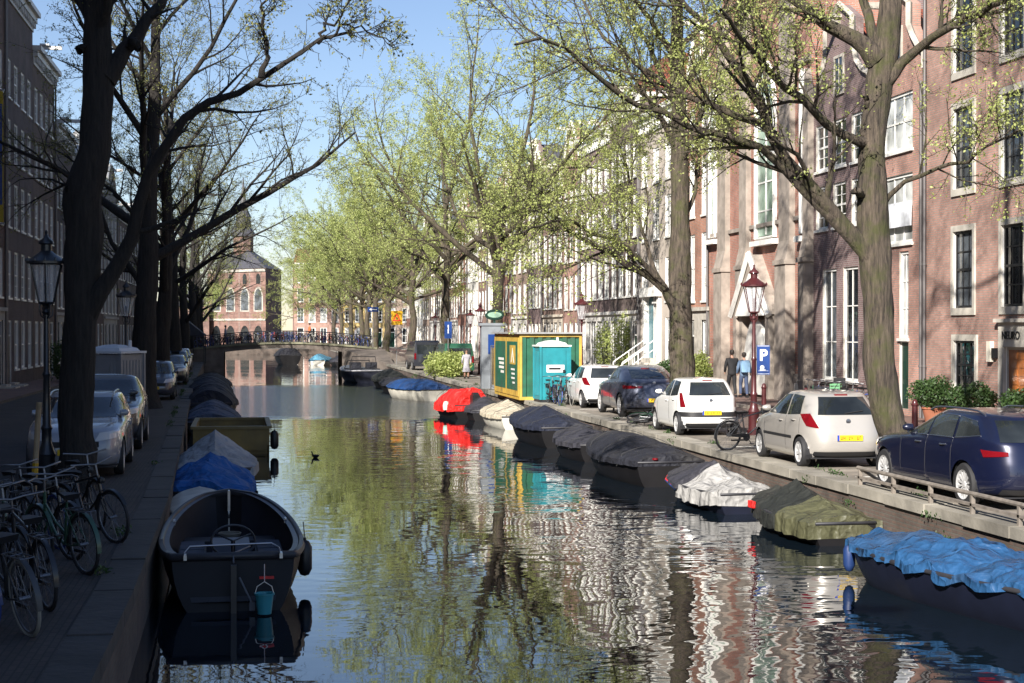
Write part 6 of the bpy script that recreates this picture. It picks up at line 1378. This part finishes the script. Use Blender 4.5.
cover(b3, 3.9, 1.52, .38, .36, .5, C_DGREY, [(.5, .48), (.6, .40), (.8, .26), (1, .08)], t0=.52, t1=1, wr=.03, seed=15, sag=1.0, sw=.8, drop=.10, name='dark_tarpaulin', over=.08)
b = MB(); b.tube([(-.80, .2, .30), (-.79, .6, .36), (-.72, 1.1, .40)], .022, 6, 0); b.tube([(-.79, .5, .36), (-.72, 1.1, .42), (-.55, 1.5, .46)], .018, 6, 1); b.build('straps', [BLUE, SRED], b3)
b4 = covered('sloop', 9.12, 39.4, 5.7, 1.9, rad(2.5), 'long boat under a smooth charcoal hooped cover with red tail lamp', C_DARK, [(0, .12), (.12, .36), (.3, .24), (.36, .46), (.6, .55), (.85, .38), (1, .05)], seed=16, sag=2.0, wr=.03, hoops=4, z=(.55, .5, .75))
b = MB(); b.lathe([(0, 0), (.07, .02), (.07, .06), (0, .07)], 12, (-.35, -2.84, .60), M=None); b.build('red_lamp', TAIL, b4)
covered('rowing_boat', 9.2, 45.5, 4.0, 1.7, rad(2), 'small boat under dark grey cover between two long covered boats', C_DGREY, [(0, .1), (.4, .4), (.7, .35), (1, .05)], seed=17, z=(.45, .42, .6), ob=True)
covered('sloop', 9.1, 51.6, 6.0, 1.9, rad(2), 'tall navy covered boat moored below the turquoise toilet', C_NAVY, [(0, .15), (.3, .5), (.5, .66), (.8, .4), (1, .05)], seed=18, sag=1.1, z=(.6, .55, .8))
covered('sloop', 9.25, 60.2, 5.2, 1.8, rad(2), 'white hulled boat under a beige cover beside the container', C_BEIGE, [(0, .1), (.3, .5), (.5, .62), (.8, .3), (1, .05)], seed=19, sag=1.05, z=(.45, .42, .6), hm=H_WHITE)
b7 = covered('rowing_boat', 8.35, 67.0, 3.8, 1.9, rad(8), 'boat wrapped in a bright red tarpaulin', C_RED, [(0, .62), (.2, .72), (.45, .62), (.7, .5), (.9, .25), (1, .05)], seed=20, sag=2.3, wr=.12, drop=.30, z=(.50, .46, .55))
outboard(b7, -1.95, .4, s=1.3)
b = MB(); b.lathe([(0, 0), (.12, .02), (.14, .2), (.1, .35), (0, .38)], 12, (-.95, -1.3, .3)); b.build('pale_fender', mat('fender_pale', (.35, .55, .48), .4), b7, smooth=50)
covered('sloop', 9.0, 64.6, 3.0, 1.5, rad(-3), 'small grey covered dinghy wedged between the red and beige boats', C_DGREY, [(0, .2), (.5, .5), (1, .1)], seed=21, z=(.4, .38, .5))
b8 = covered('rowing_boat', 8.1, 83.5, 6.0, 2.1, rad(16), 'white boat with flat blue cover beyond the red wrapped boat', cloth('royal_blue', (.014, .05, .16), .5), [(0, .25), (.3, .5), (.7, .45), (1, .15)], seed=22, sag=2.2, hm=H_WHITE, z=(.55, .52, .62), drop=.05)
covered('rowing_boat', 8.0, 92., 4.6, 1.8, rad(10), 'dark low boat with loose black cover, next after the blue covered one', C_DARK, [(0, .2), (.4, .4), (.7, .3), (1, .05)], seed=23, wr=.09)
covered('sloop', 8.2, 100., 6.0, 2.0, rad(6), 'black covered boat in front of the green van', C_OLIVE, [(0, .3), (.4, .7), (.7, .6), (1, .05)], seed=24, wr=.06)
# navy motor boat
b9 = boat('motor_boat', 7.0, 112, rad(8), 'navy motor boat with windscreen frame near the bridge wall', GRB); hull(b9, 6.5, 2.3, .8, .75, 1.0, H_NAVY, open_=False, sw=.9, rimr=.05, rim=mat('rim_grey', (.3, .3, .32), .5))
cover(b9, 6.5, 2.3, .8, .75, 1.0, RIMG, [(0, .05), (.5, .18), (1, .02)], over=-.02, drop=.02, wr=.004, name='deck', sw=.9)
b = MB(); b.box(-.95, .95, -2.6, .3, .86, .93, 0); b.box(-.9, -.2, -1.9, -1.3, .93, 1.35, 0); b.box(.2, .9, -1.9, -1.3, .93, 1.35, 0); b.build('seats', C_DARK, b9)
b = MB(); b.tube([(-.95, .2, .9), (-.75, -.1, 1.45), (.75, -.1, 1.45), (.95, .2, .9)], .03, 6); b.tube([(-.95, -1.6, .9), (-.8, -1.7, 1.75), (.8, -1.7, 1.75), (.95, -1.6, .9)], .03, 6); b.build('windscreen_frame', BLACK, b9)
covered('sloop', 3.2, 168, 6.5, 2.6, rad(4), 'tall black boat seen under the bridge arch', C_DARK, [(0, .8), (.4, .9), (.7, .8), (1, .1)], seed=25, sag=2.2, z=(1.0, .9, 1.1)); covered('rowing_boat', 6.6, 165, 5.5, 2.0, rad(-12), 'pale open boat with light blue cover under the right of the arch', cloth('light_blue', (.10, .30, .45)), [(0, .6), (.4, .7), (1, .1)], seed=26, hm=H_WHITE)
covered('rowing_boat', 8.2, 160, 5.5, 2.0, rad(4), 'grey boat moored beside the pale boat beyond the bridge', C_DGREY, [(0, .6), (.4, .7), (1, .1)], seed=27)
# coots on the water
def coot(X, d, rz, lab):
    r_ = empty('coot', (X, Yd(X, d), 0), rz, lab, 'bird'); b = MB()
    b.tube([(0, -.19, .12), (0, -.14, .09), (0, -.06, .06), (0, .03, .055), (0, .10, .09), (0, .125, .15), (0, .13, .20), (0, .155, .225), (0, .175, .225)], [.008, .035, .07, .072, .045, .026, .024, .03, .014], 12); r_.scale = (.72, .72, .72); b.build('body', BLACK, r_, smooth=80)
    b = MB(); b.tube([(0, .17, .225), (0, .205, .215)], [.013, .004], 6); b.build('beak', SWHITE, r_)
coot(1.62, 45, 1.0, 'dark water bird swimming on the open water beyond the sloop')
# ------------------------------------------------------------------ bicycles (local +y forward, wheels on z = 0, centre between the wheels)
T_BLUE = mat('tyre_blue', (.02, .05, .22), .5, var=.1); T_WHITE = mat('tyre_cream', (.26, .25, .22), .6, var=.1); BSTEEL = mat('bike_steel', (.20, .20, .21), .4, metal=.8, var=.1)
def wheel_parts(simple=False):
    R = .335; n = 28 if not simple else 14
    ring = lambda r, t, k: MB().tube([(0, r * math.cos(a), r * math.sin(a)) for a in np.linspace(0, 2 * math.pi, n + 1)[:-1]], t, k, closed=True)
    ty = ring(R, .019, 6); rm = ring(R - .028, .011, 5); sp = MB()
    for k in range(18 if not simple else 8):
        a = 2 * math.pi * k / (18 if not simple else 8); sp.tube([((-1) ** k * .025, .02 * math.cos(a), .02 * math.sin(a)), (0, (R - .03) * math.cos(a), (R - .03) * math.sin(a))], .0022 if not simple else .004, 3)
    sp.tube([(-.05, 0, 0), (.05, 0, 0)], .022, 8); return ty, rm, sp
def bike_meshes(frame_m, tyre_f, tyre_r, step=True, style=0, key=''):
    out = {}; ty, rm, sp = wheel_parts()
    out['tyre_f'] = ty.mesh('tyre', tyre_f, 60); out['tyre_r'] = ty.mesh('tyre', tyre_r, 60); out['rim'] = rm.mesh('rim', BSTEEL, 60); out['spokes'] = sp.mesh('spokes', BSTEEL)
    R, wb = .335, .56; f = MB(); bb = (0, -.09, .29); st_ = (0, -.22, .78); hd0, hd1 = (0, .36, .62), (0, .33, .86)
    f.tube([bb, st_], .016, 8); 
    if step: f.tube([bb, (0, .1, .36), hd0], .018, 8); f.tube([(0, -.125, .42), (0, .1, .52), (0, .345, .72)], .014, 8)
    else: f.tube([bb, hd0], .017, 8); f.tube([(0, -.2, .74), hd1], .016, 8)
    f.tube([hd0, hd1], .021, 8)
    for s in (-1, 1): f.tube([bb, (s * .05, -.25, .30), (s * .055, -wb, R)], .010, 6); f.tube([(s * .02, -.2, .70), (s * .055, -wb, R)], .009, 6)
    out['frame'] = f.mesh('frame', frame_m, 60)
    g = MB(); g.tube([hd0, (0, .375, .56)], .018, 8)
    for s in (-1, 1): g.tube([(s * .03, .375, .56), (s * .05, .47, .42), (s * .05, wb, R)], .011, 6)
    out['fork'] = g.mesh('fork', frame_m, 60)
    h = MB(); h.tube([hd1, (0, .31, 1.0)], .012, 6)
    if style == 0: h.tube([(-.28, .02, 1.0), (-.27, .16, 1.02), (-.12, .31, 1.02), (0, .32, 1.0), (.12, .31, 1.02), (.27, .16, 1.02), (.28, .02, 1.0)], .012, 8)
    else: h.tube([(-.30, .22, 1.04), (-.12, .30, 1.02), (0, .31, 1.0), (.12, .30, 1.02), (.30, .22, 1.04)], .012, 8)
    out['handlebar'] = h.mesh('handlebar', BSTEEL, 60)
    s_ = MB(); s_.add([(-.10, -.38, .88), (.10, -.38, .88), (.035, -.12, .885), (.02, -.05, .87), (-.02, -.05, .87), (-.035, -.12, .885), (-.08, -.36, .82), (.08, -.36, .82), (.02, -.12, .84), (.01, -.06, .845), (-.01, -.06, .845), (-.02, -.12, .84)],
        [(0, 1, 2, 3, 4, 5), (0, 6, 7, 1), (1, 7, 8, 2), (2, 8, 9, 3), (3, 9, 10, 4), (4, 10, 11, 5), (5, 11, 6, 0)]); s_.tube([st_, (0, -.23, .86)], .012, 6); out['saddle'] = s_.mesh('saddle', BLACK, 40)
    r_ = MB()
    for x in (-.06, 0, .06): r_.tube([(x, -.30, .72), (x, -.78, .72)], .007, 5)
    for y in (-.3, -.5, -.78): r_.tube([(-.065, y, .72), (.065, y, .72)], .006, 5)
    for x in (-.06, .06): r_.tube([(x, -.62, .72), (x, -wb, R)], .006, 5)
    out['rack'] = r_.mesh('rack', BSTEEL, 60)
    m_ = MB()
    for c, a0, a1 in ((-wb, rad(10), rad(190)), (wb, rad(30), rad(170))):
        K = 12; pts = [(c + math.cos(a) * (R + .035), R + math.sin(a) * (R + .035)) for a in np.linspace(a0, a1, K)]
        m_.add([(x, y, z) for x in (-.025, .025) for y, z in pts], [(i, i + 1, i + 1 + K, i + K) for i in range(K - 1)])
    out['mudguards'] = m_.mesh('mudguards', frame_m, 60)
    c = MB(); c.lathe([(0, -.006), (.09, -.006), (.09, .006), (0, .006)], 16, M=Matrix.Translation((.05, -.09, .29)) @ Matrix.Rotation(math.pi / 2, 4, 'Y')); c.box(.035, .065, -.5, -.09, .32, .375); c.box(.035, .065, -.5, -.09, .215, .25)
    c.tube([(.07, -.09, .29), (.08, .02, .16)], .010, 5); c.tube([(-.07, -.09, .29), (-.08, -.2, .42)], .010, 5); c.box(.08, .16, -.02, .06, .145, .165); c.box(-.16, -.08, -.24, -.16, .41, .43); out['crankset'] = c.mesh('crankset', BLACK)
    l = MB(); l.lathe([(0, 0), (.04, .01), (.045, .05), (0, .09)], 10, M=Matrix.Translation((0, .44, .80)) @ Matrix.Rotation(rad(90), 4, 'X')); out['lamp'] = l.mesh('lamp', BLACK, 40)
    return out
def bike(bmz, loc, rz, label, group, lean=0., tilt=None, cat='bicycle'):
    r_ = empty('bicycle', loc, 0, label, cat, group); r_.rotation_euler = (0, lean, rz) if tilt is None else tilt
    for nme in ('frame', 'fork', 'handlebar', 'saddle', 'rack', 'mudguards', 'crankset', 'lamp'): mesh_obj(nme, bmz[nme], r_)
    for y, k in ((.56, 'tyre_f'), (-.56, 'tyre_r')):
        w_ = mesh_obj('wheel', bmz['rim'], r_, (0, y, .335)); mesh_obj('tyre', bmz[k], w_); mesh_obj('spokes', bmz['spokes'], w_)
    return r_
F_BLK = mat('frame_black', (.012, .012, .014), .35, coat=.5, var=.1); F_GRN = mat('frame_green', (.03, .08, .05), .35, coat=.5, var=.1); F_RED = mat('frame_red', (.25, .02, .02), .35, coat=.5, var=.1); F_BLU = mat('frame_blue', (.03, .06, .18), .35, coat=.5, var=.1); F_GRY = mat('frame_grey', (.07, .073, .078), .4, metal=.4, var=.1)
BK = {'blue': bike_meshes(F_BLK, T_BLUE, RUBBER, True, 0), 'cream': bike_meshes(F_GRY, T_WHITE, T_WHITE, True, 0), 'dark': bike_meshes(F_BLK, RUBBER, RUBBER, False, 1), 'green': bike_meshes(F_GRN, RUBBER, RUBBER, True, 0), 'grey': bike_meshes(F_GRY, RUBBER, RUBBER, False, 1), 'bluef': bike_meshes(F_BLU, RUBBER, T_BLUE, True, 1)}
GN = 'bicycles parked on the shaded quay'
def rearat(X, Y, th): return (X - math.sin(th) * .56, Y + math.cos(th) * .56, ST + .0)      # rear wheel at X, Y; heading turned th to the left of +Y
def frontat(X, Y, th): return (X + math.sin(th) * .56, Y - math.cos(th) * .56, ST + .0)
y = Yd
t_ = rad(28); bike(BK['cream'], rearat(-1.98, y(-2, 14.3), t_), t_, 'bicycle with cream tyres, second nearest from the picture edge', GN, rad(-8))
t_ = rad(30); bike(BK['bluef'], rearat(-2.38, y(-2.4, 14.6), t_), t_, 'bicycle with blue rear tyre at the very edge of the picture', GN, rad(-8))
t_ = rad(24); bike(BK['dark'], rearat(-1.98, y(-2, 15.6), t_), t_, 'black bicycle with straight handlebar behind the cream tyred one', GN, rad(-6))
t_ = rad(30); bike(BK['grey'], rearat(-2.35, y(-2.3, 16.6), t_), t_, 'grey bicycle in the middle of the shaded bunch', GN, rad(-6))
t_ = rad(150); bike(BK['blue'], (-2.65, y(-2.6, 20.4), ST), rad(207), 'black bicycle with blue front tyre turned to the viewer', GN, rad(6))
bike(BK['dark'], (-2.10, y(-2.1, 20.9), ST), rad(218), 'black bicycle standing last towards the thick trunk', GN, rad(8))
bike(BK['green'], (-2.75, y(-2.7, 17.9), ST), rad(200), 'green framed bicycle deep in the shaded bunch', GN, rad(5))
bike(BK['blue'], (-3.3, y(-3.2, 19.3), ST), rad(190), 'black bicycle with blue front tyre against the near lamp', GN, rad(5))
bike(BK['grey'], (-3.05, y(-3.0, 16.3), ST), rad(30), 'grey bicycle at the left edge behind the blue tyred one', GN, rad(-7))
for i, (k, X, d, a, ln, lab) in enumerate((('dark', -2.6, 15.2, 24, -9, 'black bicycle with straight handlebar squeezed at the left picture edge'), ('green', -2.15, 18.3, 32, -5, 'green framed bicycle facing away in the middle of the bunch'), ('blue', -2.95, 20.8, 200, 7, 'black bicycle with blue tyre between the post and the quay'),
        ('cream', -3.3, 17.6, 14, -8, 'cream tyred bicycle half hidden at the left edge'), ('dark', -2.45, 19.4, 215, 5, 'black bicycle leaning on the blue tyred one'), ('dark', -2.35, 22.4, 205, 4, 'black bicycle nearest the foot of the thick trunk'))):
    bike(BK[k], (X, y(X, d), ST), rad(a), lab, GN, rad(ln))
# sunlit side
GS = 'bicycles on the sunlit quay'
bike(BK['grey'], (10.98, y(10.9, 36.6), ST), rad(-72), 'grey bicycle standing between the small white and the silver hatchback', GS, rad(7))
bike(BK['dark'], (11.1, y(10.8, 21.2), ST), rad(-60), 'black bicycle at the picture edge behind the navy estate car', GS, rad(6))
o_ = bike(BK['grey'], (10.75, y(10.7, 45.2), ST + .08), 0, 'grey bicycle lying on the quay beside the off-roader', GS, tilt=(rad(0), rad(80), rad(35)))
o_ = bike(BK['green'], (10.85, y(10.7, 44.3), ST + .20), 0, 'green bicycle lying on top of the fallen grey one', GS, tilt=(rad(4), rad(76), rad(70)))
o_ = bike(BK['grey'], (10.8, y(10.7, 46.3), ST + .1), 0, 'fallen grey bicycle nearest the blue grey off-roader wheel', GS, tilt=(rad(-3), rad(82), rad(-30)))
R = random.Random(5)
words = ['first', 'second', 'third', 'fourth', 'fifth', 'sixth', 'seventh', 'eighth', 'ninth', 'tenth', 'eleventh', 'twelfth']
kinds = list(BK.values()); kn = list(BK.keys()); cname = {'blue': 'black bicycle with blue front tyre', 'cream': 'grey bicycle with cream tyres', 'dark': 'black roadster bicycle', 'green': 'green bicycle', 'grey': 'grey bicycle', 'bluef': 'blue bicycle'}
for i in range(11):
    k = kn[i % 6]; X = 10.75 + (i % 6) * .36; d = 59.6 - (i // 6) * 1.1 - (i % 2) * .15
    bike(BK[k], (X, y(X, d), ST), rad(R.uniform(-14, 14) + (180 if i % 3 == 0 else 0)), '%s, %s from water in %s row by container' % (cname[k], words[i % 6], 'back' if i < 6 else 'front'), 'bicycles racked before the green container', rad(R.uniform(-7, 7)))
for i in range(8):
    X = 17.5; px = 812 + i * 7; Y = facY(px, 17.6); k = kn[(i * 2 + 1) % 6]
    bike(BK[k], (17.7, Y, ST + .1), rad(R.uniform(60, 120)), '%s, %s from left at the facades behind the silver hatchback' % (cname[k], words[i]), 'bicycles standing against the sunlit facades', rad(R.uniform(-5, 5)))
# scooter and crate bike in front of the facade
sc_ = empty('scooter', (16.95, facY(812, 17.0), ST + .1), rad(75), 'dark motor scooter with top box behind the silver hatchback', 'scooter')
b = MB(); b.prism([(-.75, .55), (-.80, .75), (-.15, .80), (-.05, .45), (.32, .32), (.40, .95), (.48, .95), (.55, .30), (.1, .18), (-.35, .22), (-.45, .5)], -.16, .16, 'x'); b.build('body', F_BLK, sc_)
b = MB(); b.prism([(-.72, .76), (-.7, .84), (-.15, .86), (-.1, .8)], -.15, .15, 'x'); b.build('seat', C_DARK, sc_); b = MB(); b.box(-.22, .22, -1.05, -.72, .78, 1.12); b.build('top_box', BLACK, sc_)
b = MB(); b.tube([(-.34, .36, 1.05), (0, .42, 1.0), (.34, .36, 1.05)], .016, 6); b.tube([(0, .42, 1.0), (0, .55, .25)], .03, 6); b.build('handlebar', BLACK, sc_)
for yy in (.60, -.55):
    M = Matrix.Translation((0, yy, .23)) @ Matrix.Rotation(math.pi / 2, 4, 'Y'); b = MB(); b.lathe([(.13, -.05), (.2, -.05), (.23, 0), (.2, .05), (.13, .05), (.1, .0), (.13, -.05)], 18, M=M); b.build('wheel', RUBBER, sc_, smooth=50)
cr_ = empty('crate', (17.05, facY(836, 17.05), ST + .1 + .74), rad(60), 'pale green plastic crate on a bicycle carrier by the facade', 'crate'); b = MB(); CG = mat('crate_green', (.10, .28, .13), .5, var=.05)
b.box(-.2, .2, -.15, .15, 0, .02)
for z in (.03, .12, .21): b.box(-.2, .2, -.15, -.135, z, z + .05); b.box(-.2, .2, .135, .15, z, z + .05); b.box(-.2, -.185, -.134, .134, z, z + .05); b.box(.185, .2, -.134, .134, z, z + .05)
for x in (-.19, .17):
    for yy in (-.145, .125): b.box(x, x + .02, yy, yy + .02, .02, .26)
b.build('basket', CG, cr_)
bike(BK['dark'], (17.0, facY(836, 17.0), ST + .1), rad(60), 'black bicycle carrying the pale green crate', 'bicycles standing against the sunlit facades')
# bicycles on the bridge: one joined mesh each, too small for parts
def flat_bike(fm, tyre):
    b = MB(); ty, rm, sp = wheel_parts(True)
    for yy in (.56, -.56): b.add([(x, y_ + yy, z + .335) for x, y_, z in ty.v], ty.f, 1); b.add([(x, y_ + yy, z + .335) for x, y_, z in sp.v], sp.f, 2)
    for P in ([(0, -.09, .29), (0, -.22, .84)], [(0, -.09, .29), (0, .36, .62), (0, .31, 1.0)], [(0, -.2, .7), (0, .33, .8)], [(0, -.09, .29), (0, -.56, .335), (0, -.2, .7)], [(0, .36, .62), (0, .56, .335)]): b.tube(P, .02, 4, 0)
    b.tube([(-.28, .1, 1.0), (0, .32, 1.0), (.28, .1, 1.0)], .018, 4, 2); b.box(-.08, .08, -.38, -.1, .83, .89, 1); b.box(-.07, .07, -.78, -.3, .71, .73, 2); return b.mesh('bicycle', [fm, tyre, BSTEEL])
FB = [flat_bike(a, c) for a, c in ((F_BLK, RUBBER), (F_GRY, RUBBER), (F_RED, RUBBER), (F_BLU, T_BLUE), (F_BLK, T_WHITE))]
yb = Yd(1, 138)
for i in range(92):
    x = -4.8 + i * .16 + R.uniform(-.08, .08); z = 2.05 + .48 * math.sin(math.pi * (x + 5.2) / 15.5) - .08
    o = mesh_obj('bicycle', R.choice(FB), None, (x, yb + .62 + R.uniform(-.1, .25) + (5.0 if i % 4 == 3 else 0), z), (0, rad(R.uniform(-8, 8)), rad(R.choice([0, 180]) + R.uniform(-35, 35)))); tag(o, 'bicycle parked against the bridge railing', 'bicycle', 'bicycles parked along the bridge railing')
# ------------------------------------------------------------------ people (one skinned body, clothing as children)
SKIN = mat('skin', (.42, .24, .17), .6, var=.05); HAIRD = mat('hair_dark', (.025, .018, .014), .6, var=.2)
def skin_mesh(name, chains, m, sub=2):
    """chains: list of lists of (x,y,z,r); a chain may start with an int = index of an existing vertex"""
    V, E, RR = [], [], []
    for ch in chains:
        prev = None
        for p_ in ch:
            if isinstance(p_, int): prev = p_; continue
            V.append(p_[:3]); RR.append(p_[3]); 
            if prev is not None: E.append((prev, len(V) - 1))
            prev = len(V) - 1
    me = bpy.data.meshes.new(name); me.from_pydata(V, E, []); o = bpy.data.objects.new(name, me); COL.objects.link(o)
    md = o.modifiers.new('s', 'SKIN'); md.use_smooth_shade = True; lay = me.skin_vertices[0] if me.skin_vertices else None
    if lay is None: return o
    for i, r in enumerate(RR):
        rr_ = r if isinstance(r, tuple) else (r, r); lay.data[i].radius = rr_
    lay.data[0].use_root = True
    sb = o.modifiers.new('b', 'SUBSURF'); sb.levels = sub; sb.render_levels = sub
    dg = bpy.context.evaluated_depsgraph_get(); dg.update(); em = bpy.data.meshes.new_from_object(o.evaluated_get(dg)); em.name = name
    bpy.data.objects.remove(o); em.materials.clear(); em.materials.append(m)
    em.polygons.foreach_set('use_smooth', [True] * len(em.polygons)); return em
def person(loc, rz, h, top, legs, hairm, label, stride=.18, coat=False, skirt=None, bag=None, arm=.12, group=None):
    k = h / 1.78; r_ = empty('person', loc, rz, label, 'person', group); r_.scale = (k, k, k); s = stride
    hip, sh = .93, 1.43
    fL, fR = (-.10, s, .05), (.10, -s, .05); kL, kR = (-.10, s * .75 + .05, .50), (.10, -s * .25 + .05, .50)
    A = lambda sx, sw: [(sx * .20, -.02, sh - .02, .055), (sx * .25, sw * .4 - .03, 1.15, .045), (sx * .24, sw, .93, .035)]
    body = [[(0, 0, hip, (.15, .11)), (0, 0, 1.12, (.13, .10)), (0, -.01, 1.32, (.16, .11)), (0, 0, 1.46, (.08, .07)), (0, .01, 1.54, .05), (0, .02, 1.60, .055), (0, .02, 1.67, (.078, .095)), (0, .01, 1.745, (.05, .06))],
            [0, (-.09, 0, .86, .085), (*kL, .06), (*fL, .04), (-.10, s + .13, .03, .03)], [0, (.09, 0, .86, .085), (*kR, .06), (*fR, .04), (.10, -s + .13, .03, .03)],
            [2, (-.17, -.01, sh - .01, .05), (-.24, -arm * .4, 1.15, .04), (-.24, arm, .93, .03), (-.24, arm + .03, .85, .022)], [2, (.17, -.01, sh - .01, .05), (.24, arm * .4, 1.15, .04), (.24, -arm, .93, .03), (.24, -arm + .03, .85, .022)]]
    mesh_obj('body', skin_mesh('body', body, SKIN), r_)
    hm_ = .55 if coat else .84
    jk = [[(0, 0, .78 if not coat else .74, (.20, .165)), (0, 0, 1.12, (.165, .13)), (0, -.01, 1.34, (.19, .135)), (0, 0, 1.45, (.11, .09)), (0, .0, 1.50, (.075, .07))], [2, (-.19, -.01, sh - .02, .07), (-.255, -arm * .4, 1.15, .062), (-.25, arm * .95, .94, .045)], [2, (.19, -.01, sh - .02, .07), (.255, arm * .4, 1.15, .062), (.25, -arm * .95, .94, .045)]]
    if coat: jk.append([0, (0, 0, .62, (.20, .16))])
    mesh_obj('jacket', skin_mesh('jacket', jk, top), r_)
    if skirt: b = MB(); b.lathe([(.14, .98), (.17, .85), (.24, .50), (.27, .42), (.0, .45)], 18, M=Matrix.Diagonal((1, .8, 1, 1))); b.build('skirt', skirt, r_, smooth=50)
    tr_ = [[(0, 0, 1.14, (.165, .135)), (0, 0, .90, (.17, .135))], [0, (-.09, 0, .84, .10), (kL[0], kL[1], kL[2], .075), (fL[0], fL[1], .10, .062)], [0, (.09, 0, .84, .10), (kR[0], kR[1], kR[2], .075), (fR[0], fR[1], .10, .062)]]
    mesh_obj('trousers', skin_mesh('trousers', tr_, legs), r_)
    for f_ in (fL, fR): b = MB(); b.box(f_[0] - .045, f_[0] + .045, f_[1] - .08, f_[1] + .17, 0, .07); b.box(f_[0] - .045, f_[0] + .045, f_[1] - .08, f_[1] + .06, .07, .11); b.build('shoe', BLACK, r_)
    b = MB(); b.lathe([(0, -.10), (.07, -.09), (.092, -.03), (.095, .04), (.07, .09), (0, .105)], 14, M=Matrix.Translation((0, -.005, 1.685)) @ Matrix.Diagonal((.92, 1.05, 1.0, 1)) ); b.v = [(x, min(y_, .055) if z < 1.71 else y_, z) for x, y_, z in b.v]; b.build('hair', hairm, r_, smooth=60)
    b = MB()
    for sx in (-1, 1): b.lathe([(0, -.008), (.011, 0), (0, .008)], 6, (sx * .032, .112, 1.675)); b.lathe([(0, -.03), (.018, 0), (0, .03)], 6, (sx * .088, .01, 1.665))
    b.lathe([(.004, .02), (.016, -.02), (0, -.025)], 6, (0, .118, 1.655)); b.box(-.022, .022, .10, .112, 1.618, 1.626); b.build('face_features', mat('face_detail', (.25, .12, .09), .6), r_)
    if bag is not None: b = MB(); b.prism([(-.16, -.22), (-.18, .10), (-.12, .22), (.12, .22), (.18, .10), (.16, -.22)], -.13, .07, 'y', M=Matrix.Translation((0, -.20, 1.22))); bg_ = b.build('backpack', bag, r_, smooth=40)
    return r_
TB = mat('cloth_black', (.012, .012, .014), .8, var=.2); TJ = mat('cloth_denim', (.05, .07, .13), .85, var=.2); TG = mat('cloth_grey', (.12, .12, .13), .85, var=.2); TP = mat('cloth_pink', (.50, .24, .25), .8, var=.1); TW = mat('cloth_white', (.36, .35, .38), .8, var=.1); TBL = mat('cloth_pale_blue', (.09, .14, .22), .8, var=.1); TRO = mat('cloth_rose', (.28, .12, .12), .8, var=.1)
def pp(px, X): return (X, facY(px, X), ST + .1)
person(pp(732, 18.2), rad(-4), 1.84, TB, TB, HAIRD, 'man in black jacket walking away on the pavement left of the parking sign', .16)
person(pp(744, 18.6), rad(-4), 1.74, TBL, TJ, HAIRD, 'person with pale blue backpack walking behind the parking sign', .14, bag=mat('bag_blue', (.20, .34, .50), .7))
person((11.55, Yd(11.5, 90), ST), rad(180), 1.62, TW, SKIN, HAIRD, 'woman in white coat standing on the quay by the green bush', .05, coat=True, skirt=TW)
person((11.95, Yd(11.9, 84), ST), rad(200), 1.68, TP, TB, HAIRD, 'woman in pale pink coat near the grey kiosk', .10, coat=True)
person((12.3, Yd(12.3, 88), ST), rad(150), 1.72, TG, TG, HAIRD, 'person in grey leaning by the woman in pink', .05)
person((14.6, Yd(14.6, 114), ST), rad(178), 1.75, TB, TB, HAIRD, 'person in black walking towards the viewer in the street', .18); person((14.0, Yd(14., 114.6), ST), rad(182), 1.72, TRO, TB, HAIRD, 'person in rose top beside the one in black', .16)
for i, (x, tm, lab) in enumerate(((-2.6, TW, 'person in white crossing the bridge on the left'), (4.6, mat('cloth_orange', (.6, .13, .04), .8), 'person in orange crossing the bridge'), (8.6, TW, 'person in pale jacket at the right end of the bridge'))):
    z = 2.05 + .48 * math.sin(math.pi * (x + 5.2) / 15.5) - .08; person((x, yb + 2.4, z), rad(90 if i % 2 else -90), 1.75, tm, TJ, HAIRD, lab, .2)
